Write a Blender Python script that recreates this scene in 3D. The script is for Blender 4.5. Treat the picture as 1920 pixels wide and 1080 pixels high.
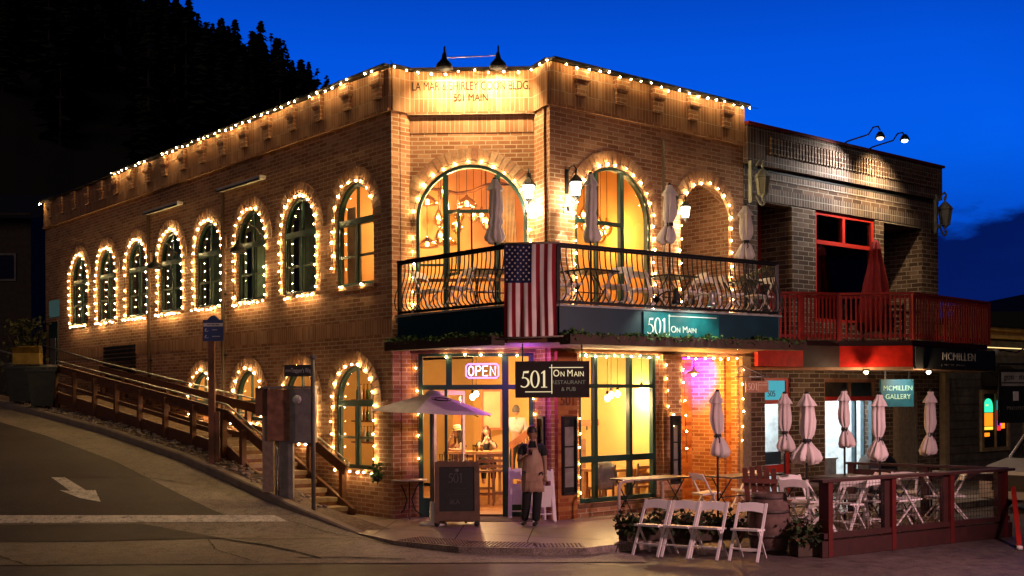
import bpy, bmesh, math, random
from mathutils import Vector, Matrix
from math import radians as R, pi, sin, cos, hypot, atan2
random.seed(7)
SC = bpy.context.scene
COL = SC.collection
for _o in list(bpy.data.objects): bpy.data.objects.remove(_o)

# ---------------------------------------------------------------- camera
F = 2180.0; H = 2.26; HY = 742.0; ROLL = R(.3)
cd = bpy.data.cameras.new('camera'); cam = bpy.data.objects.new('camera', cd); COL.objects.link(cam)
cd.sensor_width = 36; cd.lens = F/1920*36; cd.shift_y = (HY-540)/1920; cd.clip_end = 2000; cd.clip_start = .1
cam.matrix_world = Matrix(((cos(ROLL), sin(ROLL), 0, 0), (0, 0, -1, 0), (-sin(ROLL), cos(ROLL), 0, H), (0, 0, 0, 1)))
SC.camera = cam

# ---------------------------------------------------------------- world: dusk sky, bright in the west (ahead), dark overhead and behind
W = bpy.data.worlds.new('World'); SC.world = W; W.use_nodes = True
nt = W.node_tree; N = nt.nodes; L = nt.links; N.clear()
def wn(t, **k):
    n = N.new(t)
    for a, b in k.items(): setattr(n, a, b)
    return n
def ramp(n, stops, mode='LINEAR'):
    cr = n.color_ramp; cr.interpolation = mode
    while len(cr.elements) < len(stops): cr.elements.new(.5)
    for e, (p, c) in zip(cr.elements, stops):
        e.position = p; e.color = (*c, 1) if len(c) == 3 else c
out = wn('ShaderNodeOutputWorld'); bg = wn('ShaderNodeBackground'); L.new(bg.outputs[0], out.inputs[0])
sky = wn('ShaderNodeTexSky', sky_type='NISHITA', sun_disc=False, sun_elevation=R(-3), sun_rotation=R(0), ozone_density=4.0)
tc = wn('ShaderNodeTexCoord'); sep = wn('ShaderNodeSeparateXYZ'); L.new(tc.outputs['Generated'], sep.inputs[0])
# elevation ramp (z of the direction, 0..0.6)
mr = wn('ShaderNodeMapRange'); mr.inputs[1].default_value = 0; mr.inputs[2].default_value = .6; L.new(sep.outputs[2], mr.inputs[0])
er = wn('ShaderNodeValToRGB'); L.new(mr.outputs[0], er.inputs[0])
ramp(er, [(0, (.004, .03, .17)), (.06, (.001, .02, .22)), (.2, (0, .07, .60)), (.32, (.0, .115, .86)), (.46, (0, .085, .72)), (.62, (0, .035, .36)), (.85, (0, .008, .08)), (1, (0, .002, .02))])
# cloud banks low in the north-west
mp = wn('ShaderNodeMapping'); mp.inputs['Scale'].default_value = (3.2, 3.2, 9.0); mp.inputs['Location'].default_value = (1.3, .4, .2); L.new(tc.outputs['Generated'], mp.inputs[0])
no = wn('ShaderNodeTexNoise'); no.inputs['Scale'].default_value = 1.6; no.inputs['Detail'].default_value = 9; no.inputs['Roughness'].default_value = .6; L.new(mp.outputs[0], no.inputs['Vector'])
# a bank covers elevation < ~0.16 to the right; edge broken up by the noise
ax = wn('ShaderNodeMath', operation='MULTIPLY_ADD'); ax.inputs[1].default_value = -.10; ax.inputs[2].default_value = .0; L.new(sep.outputs[0], ax.inputs[0])
el = wn('ShaderNodeMath', operation='ADD'); L.new(sep.outputs[2], el.inputs[0]); L.new(ax.outputs[0], el.inputs[1])
nn = wn('ShaderNodeMath', operation='MULTIPLY_ADD'); nn.inputs[1].default_value = -.19; nn.inputs[2].default_value = .105; L.new(no.outputs[0], nn.inputs[0])
ee = wn('ShaderNodeMath', operation='ADD'); L.new(el.outputs[0], ee.inputs[0]); L.new(nn.outputs[0], ee.inputs[1])
cr2 = wn('ShaderNodeValToRGB'); L.new(ee.outputs[0], cr2.inputs[0])
ramp(cr2, [(0, (0, 0, 0)), (.012, (.9, .9, .9)), (.105, (1, 1, 1)), (.125, (.15, .15, .15)), (.2, (0, 0, 0))])
cm = wn('ShaderNodeMix', data_type='RGBA'); L.new(cr2.outputs[0], cm.inputs[0]); L.new(er.outputs[0], cm.inputs[6]); cm.inputs[7].default_value = (.0, .006, .085, 1)
# falls off away from the west
az = wn('ShaderNodeMapRange'); az.inputs[1].default_value = .6; az.inputs[2].default_value = .9; az.inputs[3].default_value = .03; L.new(sep.outputs[1], az.inputs[0])
mu = wn('ShaderNodeMix', data_type='RGBA', blend_type='MULTIPLY'); mu.inputs[0].default_value = 1; L.new(cm.outputs[2], mu.inputs[6]); L.new(az.outputs[0], mu.inputs[7])
sk = wn('ShaderNodeMix', data_type='RGBA', blend_type='ADD'); sk.inputs[0].default_value = .02; L.new(mu.outputs[2], sk.inputs[6]); L.new(sky.outputs[0], sk.inputs[7])
L.new(sk.outputs[2], bg.inputs[0]); bg.inputs[1].default_value = 1.0

# weak, wide, warm "sun": the town's own glow from over the street, behind the camera
sd = bpy.data.lights.new('sun', 'SUN'); sd.energy = .21; sd.angle = R(40); sd.color = (1, .68, .58)
sun = bpy.data.objects.new('sun', sd); COL.objects.link(sun)
sun.rotation_euler = (R(68), 0, R(-10))
sun.location = (10, -10, 20)

SC.view_settings.view_transform = 'Standard'; SC.view_settings.look = 'None'
SC.view_settings.exposure = 0; SC.view_settings.gamma = 1; SC.view_settings.use_curve_mapping = False
SC.render.engine = 'CYCLES'
SC.cycles.use_light_tree = True
SC.cycles.max_bounces = 6; SC.cycles.transparent_max_bounces = 12
SC.cycles.sample_clamp_indirect = 3; SC.cycles.caustics_reflective = False; SC.cycles.caustics_refractive = False
SC.render.resolution_x = 1024; SC.render.resolution_y = 576

# ---------------------------------------------------------------- geometry from the picture
def ray(px, py):
    a = (px-960)/F; b = (HY-py)/F
    return Vector((a*cos(ROLL)+b*sin(ROLL), 1, -a*sin(ROLL)+b*cos(ROLL)))
def P(px, py, Y):
    d = ray(px, py)*Y; d.z += H; return d
def Pz(px, py, z=0.0):
    d = ray(px, py); t = (z-H)/d.z; d = d*t; d.z = z; return d
def frame(O, d):
    d = Vector((d[0], d[1], 0)).normalized(); n = Vector((-d.y, d.x, 0))
    return Matrix(((d.x, n.x, 0, O[0]), (d.y, n.y, 0, O[1]), (0, 0, 1, 0), (0, 0, 0, 1)))
def hit(M, px, py, w=0.0):
    O = (M @ Vector((0, w, 0))); n = Vector((M[0][1], M[1][1], 0)); d = Vector((M[0][0], M[1][0], 0))
    r = ray(px, py); t = O.dot(n)/r.dot(n); p = r*t
    o = M.translation
    return (p-o).dot(d), H+r.z*t
A = P(733, 122, 21.47); B = P(768, 130, 21.77); C = P(1001, 127, 21.7); D = P(1030, 109.5, 21.1)
LF = frame(A, (.8333, -1)); RF = frame(D, (1.2, 1)); CF = frame(B, (C.x-B.x, C.y-B.y))
AB = frame(A, (B.x-A.x, B.y-A.y)); CDm = frame(C, (D.x-C.x, D.y-C.y))
LAB = hypot(B.x-A.x, B.y-A.y); LCD = hypot(D.x-C.x, D.y-C.y); LBC = hypot(C.x-B.x, C.y-B.y)
I4 = Matrix()
def T(x, y=0, z=0): return Matrix.Translation((x, y, z))
def RZ(a): return Matrix.Rotation(a, 4, 'Z')
def RX(a): return Matrix.Rotation(a, 4, 'X')
def RY(a): return Matrix.Rotation(a, 4, 'Y')

# ---------------------------------------------------------------- materials
MATS = {}
def newmat(name):
    m = bpy.data.materials.new(name); m.use_nodes = True
    return m, m.node_tree.nodes, m.node_tree.links, m.node_tree.nodes['Principled BSDF']
def mat(name, col, rough=.6, metal=0.0, var=.15, scale=6.0, bump=.0, spec=.5, coord='Object', trans=0):
    if name in MATS: return MATS[name]
    m, N, L, b = newmat(name)
    b.inputs['Roughness'].default_value = rough; b.inputs['Metallic'].default_value = metal
    b.inputs['Specular IOR Level'].default_value = spec
    tc = N.new('ShaderNodeTexCoord'); no = N.new('ShaderNodeTexNoise'); no.inputs['Scale'].default_value = scale; no.inputs['Detail'].default_value = 6
    L.new(tc.outputs[coord], no.inputs['Vector'])
    r = N.new('ShaderNodeValToRGB'); L.new(no.outputs[0], r.inputs[0])
    lo = tuple(c*(1-var*1.6) for c in col); hi = tuple(min(1, c*(1+var*1.6)) for c in col)
    r.color_ramp.elements[0].position = .3; r.color_ramp.elements[1].position = .7
    r.color_ramp.elements[0].color = (*lo, 1); r.color_ramp.elements[1].color = (*hi, 1)
    L.new(r.outputs[0], b.inputs['Base Color'])
    if bump:
        bp = N.new('ShaderNodeBump'); bp.inputs['Strength'].default_value = bump; bp.inputs['Distance'].default_value = .01
        L.new(no.outputs[0], bp.inputs['Height']); L.new(bp.outputs[0], b.inputs['Normal'])
    if trans:
        tr = N.new('ShaderNodeBsdfTranslucent'); L.new(r.outputs[0], tr.inputs[0]); mx = N.new('ShaderNodeMixShader'); mx.inputs[0].default_value = trans
        L.new(b.outputs[0], mx.inputs[1]); L.new(tr.outputs[0], mx.inputs[2]); L.new(mx.outputs[0], N['Material Output'].inputs[0])
    MATS[name] = m; return m
def brick(name, c1, c2, mortar, bw=.23, bh=.08, ms=.007, soldier=False, bump=.5, offset=.5, pale=None, rough=.85):
    if name in MATS: return MATS[name]
    m, N, L, b = newmat(name); b.inputs['Roughness'].default_value = rough; b.inputs['Specular IOR Level'].default_value = .25
    uv = N.new('ShaderNodeTexCoord'); src = uv.outputs['UV']
    wob = N.new('ShaderNodeTexNoise'); wob.inputs['Scale'].default_value = 7; wob.inputs['Detail'].default_value = 2; L.new(src, wob.inputs['Vector'])
    wm = N.new('ShaderNodeVectorMath'); wm.operation = 'MULTIPLY_ADD'; wm.inputs[1].default_value = (.012, .012, 0); L.new(wob.outputs[1], wm.inputs[0]); L.new(src, wm.inputs[2])
    vec = wm.outputs[0]
    if soldier:
        mp = N.new('ShaderNodeMapping'); mp.inputs['Rotation'].default_value = (0, 0, pi/2); L.new(vec, mp.inputs[0]); vec = mp.outputs[0]
    bt = N.new('ShaderNodeTexBrick'); L.new(vec, bt.inputs['Vector'])
    bt.inputs['Scale'].default_value = 1; bt.inputs['Brick Width'].default_value = bw; bt.inputs['Row Height'].default_value = bh
    bt.inputs['Mortar Size'].default_value = ms; bt.inputs['Mortar Smooth'].default_value = .3; bt.offset = offset
    bt.inputs['Color1'].default_value = (0, 0, 0, 1); bt.inputs['Color2'].default_value = (1, 1, 1, 1); bt.inputs['Mortar'].default_value = (.5, .5, .5, 1)
    bt.inputs['Bias'].default_value = 0
    r = N.new('ShaderNodeValToRGB'); L.new(bt.outputs[0], r.inputs[0])
    pc = pale or tuple(min(1, x*1.35) for x in c1)
    ramp(r, [(0, c2), (.35, tuple(.5*(x+y) for x, y in zip(c1, c2))), (.7, c1), (1, pc)])
    no = N.new('ShaderNodeTexNoise'); no.inputs['Scale'].default_value = 1.7; no.inputs['Detail'].default_value = 8; no.inputs['Roughness'].default_value = .65; L.new(src, no.inputs['Vector'])
    r2 = N.new('ShaderNodeValToRGB'); L.new(no.outputs[0], r2.inputs[0]); ramp(r2, [(.3, (.68, .64, .6)), (.68, (1.12, 1.1, 1.08))])
    mx = N.new('ShaderNodeMix'); mx.data_type = 'RGBA'; mx.blend_type = 'MULTIPLY'; mx.inputs[0].default_value = 1; L.new(r.outputs[0], mx.inputs[6]); L.new(r2.outputs[0], mx.inputs[7])
    mm = N.new('ShaderNodeMix'); mm.data_type = 'RGBA'; L.new(bt.outputs['Fac'], mm.inputs[0]); L.new(mx.outputs[2], mm.inputs[6]); mm.inputs[7].default_value = (*mortar, 1)
    L.new(mm.outputs[2], b.inputs['Base Color'])
    n3 = N.new('ShaderNodeTexNoise'); n3.inputs['Scale'].default_value = 60; n3.inputs['Detail'].default_value = 3; L.new(src, n3.inputs['Vector'])
    inv = N.new('ShaderNodeMath'); inv.operation = 'MULTIPLY_ADD'; inv.inputs[1].default_value = -1; L.new(bt.outputs['Fac'], inv.inputs[0]); 
    sc = N.new('ShaderNodeMath'); sc.operation = 'MULTIPLY'; sc.inputs[1].default_value = .5; L.new(n3.outputs[0], sc.inputs[0]); L.new(sc.outputs[0], inv.inputs[2])
    a2 = N.new('ShaderNodeMath'); a2.operation = 'MULTIPLY_ADD'; a2.inputs[1].default_value = .5; L.new(bt.outputs[0], a2.inputs[0]); L.new(inv.outputs[0], a2.inputs[2])
    bp = N.new('ShaderNodeBump'); bp.inputs['Strength'].default_value = bump; bp.inputs['Distance'].default_value = .012
    L.new(a2.outputs[0], bp.inputs['Height']); L.new(bp.outputs[0], b.inputs['Normal'])
    MATS[name] = m; return m
def groundmat(name, col, rough, grain=60, bump=.3, var=.3):
    m, N, L, b = newmat(name); b.inputs['Specular IOR Level'].default_value = .4
    tc = N.new('ShaderNodeTexCoord')
    def nz(s, d=6, r=.6):
        n = N.new('ShaderNodeTexNoise'); n.inputs['Scale'].default_value = s; n.inputs['Detail'].default_value = d; n.inputs['Roughness'].default_value = r; L.new(tc.outputs['Object'], n.inputs['Vector']); return n
    a, g_, f = nz(.55, 8, .7), nz(grain, 3), nz(5, 6, .75)
    r1 = N.new('ShaderNodeValToRGB'); L.new(a.outputs[0], r1.inputs[0]); ramp(r1, [(.32, tuple(c*(1-var) for c in col)), (.5, col), (.68, tuple(c*(1+var) for c in col))])
    r2 = N.new('ShaderNodeValToRGB'); L.new(f.outputs[0], r2.inputs[0]); ramp(r2, [(.35, (.55, .55, .55)), (.5, (1, 1, 1)), (.75, (1.25, 1.25, 1.25))])
    r3 = N.new('ShaderNodeValToRGB'); L.new(g_.outputs[0], r3.inputs[0]); ramp(r3, [(.3, (.6, .6, .6)), (.7, (1.4, 1.4, 1.4))])
    x = N.new('ShaderNodeMix'); x.data_type = 'RGBA'; x.blend_type = 'MULTIPLY'; x.inputs[0].default_value = 1; L.new(r1.outputs[0], x.inputs[6]); L.new(r2.outputs[0], x.inputs[7])
    y = N.new('ShaderNodeMix'); y.data_type = 'RGBA'; y.blend_type = 'MULTIPLY'; y.inputs[0].default_value = 1; L.new(x.outputs[2], y.inputs[6]); L.new(r3.outputs[0], y.inputs[7]); L.new(y.outputs[2], b.inputs['Base Color'])
    rr = N.new('ShaderNodeMapRange'); rr.inputs[1].default_value = .3; rr.inputs[2].default_value = .7; rr.inputs[3].default_value = rough-.14; rr.inputs[4].default_value = rough+.14; L.new(f.outputs[0], rr.inputs[0]); L.new(rr.outputs[0], b.inputs['Roughness'])
    bp = N.new('ShaderNodeBump'); bp.inputs['Strength'].default_value = bump; bp.inputs['Distance'].default_value = .01; L.new(g_.outputs[0], bp.inputs['Height']); L.new(bp.outputs[0], b.inputs['Normal'])
    MATS[name] = m; return m
def emit(name, col, strength, sample=True):
    if name in MATS: return MATS[name]
    m = bpy.data.materials.new(name); m.use_nodes = True; N = m.node_tree.nodes; L = m.node_tree.links; N.clear()
    o = N.new('ShaderNodeOutputMaterial'); e = N.new('ShaderNodeEmission'); e.inputs[0].default_value = (*col, 1); e.inputs[1].default_value = strength
    L.new(e.outputs[0], o.inputs[0])
    if not sample: m.cycles.emission_sampling = 'NONE'
    MATS[name] = m; return m
def glass(name, tint=(.9, .93, .92), fac=.1, rough=.02):
    if name in MATS: return MATS[name]
    m = bpy.data.materials.new(name); m.use_nodes = True; N = m.node_tree.nodes; L = m.node_tree.links; N.clear()
    o = N.new('ShaderNodeOutputMaterial'); t = N.new('ShaderNodeBsdfTransparent'); t.inputs[0].default_value = (*tint, 1)
    g = N.new('ShaderNodeBsdfGlossy'); g.inputs['Roughness'].default_value = rough
    no = N.new('ShaderNodeTexNoise'); tc = N.new('ShaderNodeTexCoord'); no.inputs['Scale'].default_value = 1.5; L.new(tc.outputs['Object'], no.inputs['Vector'])
    bp = N.new('ShaderNodeBump'); bp.inputs['Strength'].default_value = .04; L.new(no.outputs[0], bp.inputs['Height']); L.new(bp.outputs[0], g.inputs['Normal'])
    lw = N.new('ShaderNodeFresnel'); lw.inputs[0].default_value = 1.5
    ad = N.new('ShaderNodeMath'); ad.operation = 'MULTIPLY_ADD'; ad.inputs[1].default_value = 1.0; ad.inputs[2].default_value = fac; L.new(lw.outputs[0], ad.inputs[0])
    mx = N.new('ShaderNodeMixShader'); L.new(ad.outputs[0], mx.inputs[0]); L.new(t.outputs[0], mx.inputs[1]); L.new(g.outputs[0], mx.inputs[2]); L.new(mx.outputs[0], o.inputs[0])
    MATS[name] = m; return m

# ---------------------------------------------------------------- mesh builder
WM = {}
def wmat(o):
    return WM.get(o.name, I4)
class MB:
    def __init__(s, M=None): s.v = []; s.f = []; s.uv = []; s.M = M or I4; s.sm = []
    def add(s, vs, fs, M=None, smooth=False):
        vs = [Vector(v) for v in vs]
        if M is not None: vs = [M @ v for v in vs]
        b = len(s.v)
        for f in fs:
            n = Vector((0, 0, 0)); k = len(f)
            for i in range(k):
                p, q = vs[f[i]], vs[f[(i+1) % k]]
                n.x += (p.y-q.y)*(p.z+q.z); n.y += (p.z-q.z)*(p.x+q.x); n.z += (p.x-q.x)*(p.y+q.y)
            ax, ay, az = abs(n.x), abs(n.y), abs(n.z)
            if az >= ax and az >= ay: s.uv.append([(vs[i].x, vs[i].y) for i in f])
            elif ay >= ax: s.uv.append([(vs[i].x, vs[i].z) for i in f])
            else: s.uv.append([(vs[i].y, vs[i].z) for i in f])
            s.f.append([b+i for i in f]); s.sm.append(smooth)
        s.v += [s.M @ v for v in vs]; return s
    def box(s, x0, x1, y0, y1, z0, z1, M=None):
        if x0 > x1: x0, x1 = x1, x0
        if y0 > y1: y0, y1 = y1, y0
        if z0 > z1: z0, z1 = z1, z0
        vs = [(x, y, z) for z in (z0, z1) for y in (y0, y1) for x in (x0, x1)]
        return s.add(vs, [(0, 2, 3, 1), (4, 5, 7, 6), (0, 1, 5, 4), (2, 6, 7, 3), (0, 4, 6, 2), (1, 3, 7, 5)], M)
    def bar(s, p, q, w, h=None, M=None, up=(0, 0, 1)):
        p, q = Vector(p), Vector(q); d = q-p; l = d.length
        if l < 1e-6: return s
        h = h or w; d /= l; u = Vector(up)
        if abs(d.dot(u)) > .98: u = Vector((0, 1, 0))
        x = d.cross(u).normalized(); z = x.cross(d)
        Mx = Matrix(((x.x, d.x, z.x, p.x), (x.y, d.y, z.y, p.y), (x.z, d.z, z.z, p.z), (0, 0, 0, 1)))
        if M is not None: Mx = M @ Mx
        return s.box(-w/2, w/2, 0, l, -h/2, h/2, Mx)
    def tube(s, pts, r, n=6, M=None, cap=True, closed=False):
        pts = [Vector(p) for p in pts]; k = len(pts); rr = r if isinstance(r, (list, tuple)) else [r]*k
        vs = []; prev = None
        for i, p in enumerate(pts):
            a = pts[(i-1) % k] if (closed or i > 0) else p; b = pts[(i+1) % k] if (closed or i < k-1) else p
            d = (b-a).normalized()
            if prev is None:
                u = Vector((0, 0, 1)) if abs(d.z) < .9 else Vector((1, 0, 0)); x = d.cross(u).normalized()
            else:
                x = (prev-d*prev.dot(d)).normalized()
            prev = x; y = d.cross(x)
            for j in range(n):
                t = 2*pi*j/n; vs.append(p+(x*cos(t)+y*sin(t))*rr[i])
        fs = []
        for i in range(k if closed else k-1):
            i2 = (i+1) % k
            for j in range(n): fs.append((i*n+j, i*n+(j+1) % n, i2*n+(j+1) % n, i2*n+j))
        if cap and not closed: fs += [tuple(range(n))[::-1], tuple((k-1)*n+j for j in range(n))]
        return s.add(vs, fs, M, True)
    def cyl(s, p, q, r0, r1=None, n=12, M=None): return s.tube([p, q], [r0, r1 if r1 is not None else r0], n, M)
    def lathe(s, prof, n=16, M=None, mod=None, smooth=True):
        vs = []
        for r, z in prof:
            for j in range(n):
                t = 2*pi*j/n; k = r*(mod(t, z) if mod else 1); vs.append((k*cos(t), k*sin(t), z))
        fs = [(i*n+j, i*n+(j+1) % n, (i+1)*n+(j+1) % n, (i+1)*n+j) for i in range(len(prof)-1) for j in range(n)]
        if prof[0][0] > 1e-4: fs.append(tuple(range(n))[::-1])
        if prof[-1][0] > 1e-4: fs.append(tuple((len(prof)-1)*n+j for j in range(n)))
        return s.add(vs, fs, M, smooth)
    def sph(s, c, r, n=12, m=8, sc=(1, 1, 1), M=None):
        prof = [(max(1e-5, r*sin(pi*i/m)), -r*cos(pi*i/m)) for i in range(m+1)]
        Mx = Matrix.Translation(c) @ Matrix.Diagonal((*sc, 1))
        return s.lathe(prof, n, (M @ Mx) if M is not None else Mx)
    def prism(s, poly, y0, y1, M=None):
        """poly = (x,z) points, extruded in y"""
        k = len(poly)
        ar = sum(poly[i][0]*poly[(i+1) % k][1]-poly[(i+1) % k][0]*poly[i][1] for i in range(k))
        if ar < 0: poly = poly[::-1]
        vs = [(x, y0, z) for x, z in poly]+[(x, y1, z) for x, z in poly]
        fs = [tuple(range(k)), tuple(range(2*k-1, k-1, -1))]
        fs += [(i, k+i, k+(i+1) % k, (i+1) % k) for i in range(k)]
        return s.add(vs, fs, M)
    def slab(s, poly, z0, z1, M=None):
        """poly = (x,y) points, extruded in z"""
        k = len(poly)
        ar = sum(poly[i][0]*poly[(i+1) % k][1]-poly[(i+1) % k][0]*poly[i][1] for i in range(k))
        if ar < 0: poly = poly[::-1]
        vs = [(x, y, z0) for x, y in poly]+[(x, y, z1) for x, y in poly]
        return s.add(vs, [tuple(range(k))[::-1], tuple(range(k, 2*k))]+[(i, (i+1) % k, k+(i+1) % k, k+i) for i in range(k)], M)
    def build(s, name, m, parent=None):
        me = bpy.data.meshes.new(name); inv = wmat(parent).inverted() if parent is not None else I4
        me.from_pydata([inv @ v for v in s.v], [], s.f); me.materials.append(m)
        uvl = me.uv_layers.new(name='UVMap'); li = 0
        for uv in s.uv:
            for c in uv: uvl.data[li].uv = c; li += 1
        for p, q in zip(me.polygons, s.sm): p.use_smooth = q
        me.update(); o = bpy.data.objects.new(name, me); COL.objects.link(o)
        if parent is not None: o.parent = parent; WM[o.name] = wmat(parent)
        return o
def tag(o, label=None, cat=None, group=None, kind=None):
    if label: o['label'] = label
    if cat: o['category'] = cat
    if group: o['group'] = group
    if kind: o['kind'] = kind
    return o
def root(name, M, label, cat, group=None):
    o = bpy.data.objects.new(name, None); COL.objects.link(o); o.empty_display_size = .2
    o.matrix_world = M; WM[o.name] = M.copy(); return tag(o, label, cat, group)
def kids(o): return [c for c in COL.objects if c.parent == o]
def dup(src, M=None, label=None, group=None, parent=None):
    """copy a thing with its parts and their sub-parts"""
    c = src.copy(); COL.objects.link(c); c.parent = parent
    if M is not None: c.matrix_world = M; WM[c.name] = M.copy()
    if label: c['label'] = label
    if group: c['group'] = group
    for ch in KIDS(src): dup(ch, parent=c)
    return c
_kc = {}
def KIDS(o):
    if o.name not in _kc: _kc[o.name] = [c for c in bpy.data.objects if c.parent == o]
    return _kc[o.name]
def light(name, kind, loc, energy, col, parent, **k):
    d = bpy.data.lights.new(name, kind); d.energy = energy; d.color = col
    for a, b in k.items():
        if a != 'rot': setattr(d, a, b)
    o = bpy.data.objects.new(name, d); COL.objects.link(o)
    Mx = Matrix.Translation(loc) @ (k.get('rot') or I4)
    if parent is not None: o.parent = parent; Mx = wmat(parent).inverted() @ Mx
    o.matrix_local = Mx; return o
def aim(p, q):
    d = (Vector(q)-Vector(p)).normalized(); return d.to_track_quat('-Z', 'Y').to_matrix().to_4x4()
def textmesh(txt, size, M, parent, m, name='lettering', depth=.004, align='CENTER', spacing=1.0, bold=0.0, sx=1.0, width=None):
    """flat lettering standing in the x-z plane of M, facing -y, centred on M's origin"""
    cu = bpy.data.curves.new(name, 'FONT'); cu.body = txt; cu.size = size; cu.extrude = depth; cu.align_x = align; cu.align_y = 'CENTER'; cu.space_character = spacing; cu.offset = bold
    ob = bpy.data.objects.new('tmp', cu); COL.objects.link(ob); bpy.context.view_layer.update()
    me = bpy.data.meshes.new_from_object(ob.evaluated_get(bpy.context.evaluated_depsgraph_get()))
    bpy.data.objects.remove(ob); me.name = name
    if width: xs = [v.co.x for v in me.vertices]; sx = width/(max(xs)-min(xs))
    inv = wmat(parent).inverted() if parent is not None else I4
    me.transform(inv @ M @ Matrix.Rotation(pi/2, 4, 'X') @ Matrix.Diagonal((sx, 1, 1, 1)))
    me.materials.clear(); me.materials.append(m)
    o = bpy.data.objects.new(name, me); COL.objects.link(o)
    if parent is not None: o.parent = parent; WM[o.name] = wmat(parent)
    return o
# serif numerals 5 0 1 drawn as polygons (unit height, x from 0), for the restaurant's signs
def arc(cx, cy, rx, ry, a0, a1, n=14): return [(cx+rx*cos(R(a0+(a1-a0)*i/n)), cy+ry*sin(R(a0+(a1-a0)*i/n))) for i in range(n+1)]
def serif501(mb, M, h, t=.006, gap=.1):
    """5, 0 and 1 with thick-and-thin strokes; returns width"""
    def quads(outer, inner, ox):
        for i in range(len(outer)-1):
            mb.prism([((ox+outer[i][0])*h, outer[i][1]*h), ((ox+outer[i+1][0])*h, outer[i+1][1]*h), ((ox+inner[i+1][0])*h, inner[i+1][1]*h), ((ox+inner[i][0])*h, inner[i][1]*h)], -t, 0, M)
    # 5
    mb.prism([(.16*h, .97*h), (.50*h, 1.0*h), (.46*h, .87*h), (.155*h, .865*h)], -t, 0, M)
    mb.prism([(.16*h, .97*h), (.20*h, .9*h), (.16*h, .58*h), (.10*h, .53*h)], -t, 0, M)
    quads(arc(.2, .31, .33, .31, 118, -130, 18), arc(.19, .31, .22, .255, 112, -140, 18), 0)
    # 0
    quads(arc(.85, .5, .28, .52, 0, 360, 28), arc(.85, .5, .165, .465, 0, 360, 28), 0)
    # 1
    mb.prism([(1.34*h, .0), (1.46*h, .0), (1.46*h, 1.02*h), (1.42*h, 1.02*h), (1.34*h, .98*h)], -t, 0, M)
    mb.prism([(1.34*h, .98*h), (1.22*h, .86*h), (1.23*h, .82*h), (1.34*h, .88*h)], -t, 0, M)
    mb.prism([(1.22*h, 0), (1.58*h, 0), (1.58*h, .045*h), (1.22*h, .045*h)], -t-.001, 0, M)
    return 1.6*h
# ---------------------------------------------------------------- palette
BR = brick('brick_orange', (.47, .225, .11), (.34, .145, .065), (.56, .42, .28), ms=.0095, pale=(.58, .32, .17))
BRS = brick('brick_soldier', (.48, .245, .12), (.38, .175, .08), (.52, .38, .25), ms=.008, bw=.34, bh=.085, soldier=True, offset=0, pale=(.56, .33, .18))
BRR = brick('brick_red', (.52, .20, .06), (.32, .09, .03), (.36, .18, .08), pale=(.62, .30, .10))
BRM = brick('brick_brown', (.125, .070, .045), (.06, .032, .022), (.33, .28, .21), bw=.29, bh=.105, ms=.008, pale=(.2, .13, .095))
BRMS = brick('brick_brown_soldier', (.14, .09, .065), (.08, .05, .04), (.34, .30, .25), bw=.33, bh=.095, ms=.008, soldier=True, offset=0)
GREEN = mat('green_paint', (.010, .050, .040), .45, scale=3)
DGREEN = mat('dark_green_paint', (.010, .042, .042), .5, scale=3)
IRON = mat('black_iron', (.012, .012, .013), .45, .3)
WOODD = mat('dark_stained_wood', (.16, .07, .035), .7, bump=.3, scale=9)
WOODG = mat('weathered_wood', (.24, .18, .13), .85, bump=.4, scale=12)
TREAD = mat('stair_timber', (.36, .26, .17), .85, bump=.4, scale=8)
CONC = groundmat('concrete', (.30, .255, .205), .72, 40, .2, .2)
WALK = groundmat('sidewalk_concrete', (.27, .21, .18), .42, 40, .2, .25)
CONCK = mat('kerb_concrete', (.26, .21, .17), .85, var=.14, scale=4, bump=.3)
ASPH = groundmat('asphalt', (.075, .060, .052), .7, 45, .5, .3)
ROADM = groundmat('road_asphalt', (.085, .062, .060), .6, 45, .5, .25)
WHITE = mat('white_paint', (.80, .74, .72), .5, var=.05)
PAINT = groundmat('worn_road_paint', (.74, .69, .62), .65, 50, .3, .12)
_n = PAINT.node_tree; _b = _n.nodes['Principled BSDF']; _w = _n.nodes.new('ShaderNodeTexNoise'); _w.inputs['Scale'].default_value = 7; _w.inputs['Detail'].default_value = 10; _w.inputs['Roughness'].default_value = .75
_t = _n.nodes.new('ShaderNodeTexCoord'); _n.links.new(_t.outputs['Object'], _w.inputs['Vector']); _r = _n.nodes.new('ShaderNodeValToRGB'); ramp(_r, [(.56, (0, 0, 0)), (.64, (1, 1, 1))]); _n.links.new(_w.outputs[0], _r.inputs[0])
_m = _n.nodes.new('ShaderNodeMix'); _m.data_type = 'RGBA'; _src = _b.inputs['Base Color'].links[0].from_socket; _n.links.new(_r.outputs[0], _m.inputs[0]); _n.links.new(_src, _m.inputs[6]); _m.inputs[7].default_value = (.09, .07, .06, 1); _n.links.new(_m.outputs[2], _b.inputs['Base Color'])
CANVAS = mat('cream_canvas', (.84, .79, .73), .85, var=.06, scale=5, trans=.2)
CANVASP = mat('white_canvas', (.80, .70, .67), .85, var=.05, scale=5, trans=.15)
REDC = mat('red_canvas', (.30, .008, .008), .8, var=.1, trans=.1)
REDP = mat('red_paint', (.45, .022, .014), .5, var=.08)
REDB = mat('red_balcony_paint', (.27, .016, .013), .5, var=.12)
REDR = mat('red_rail_paint', (.085, .008, .007), .5, var=.12)
DRED = mat('dark_red_wood', (.035, .008, .007), .6, var=.15, bump=.2)
BLACK = mat('black_board', (.012, .012, .012), .5)
RUBBER = mat('dark_rubber', (.02, .02, .02), .8)
STEEL = mat('steel', (.45, .44, .42), .35, .9)
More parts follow.
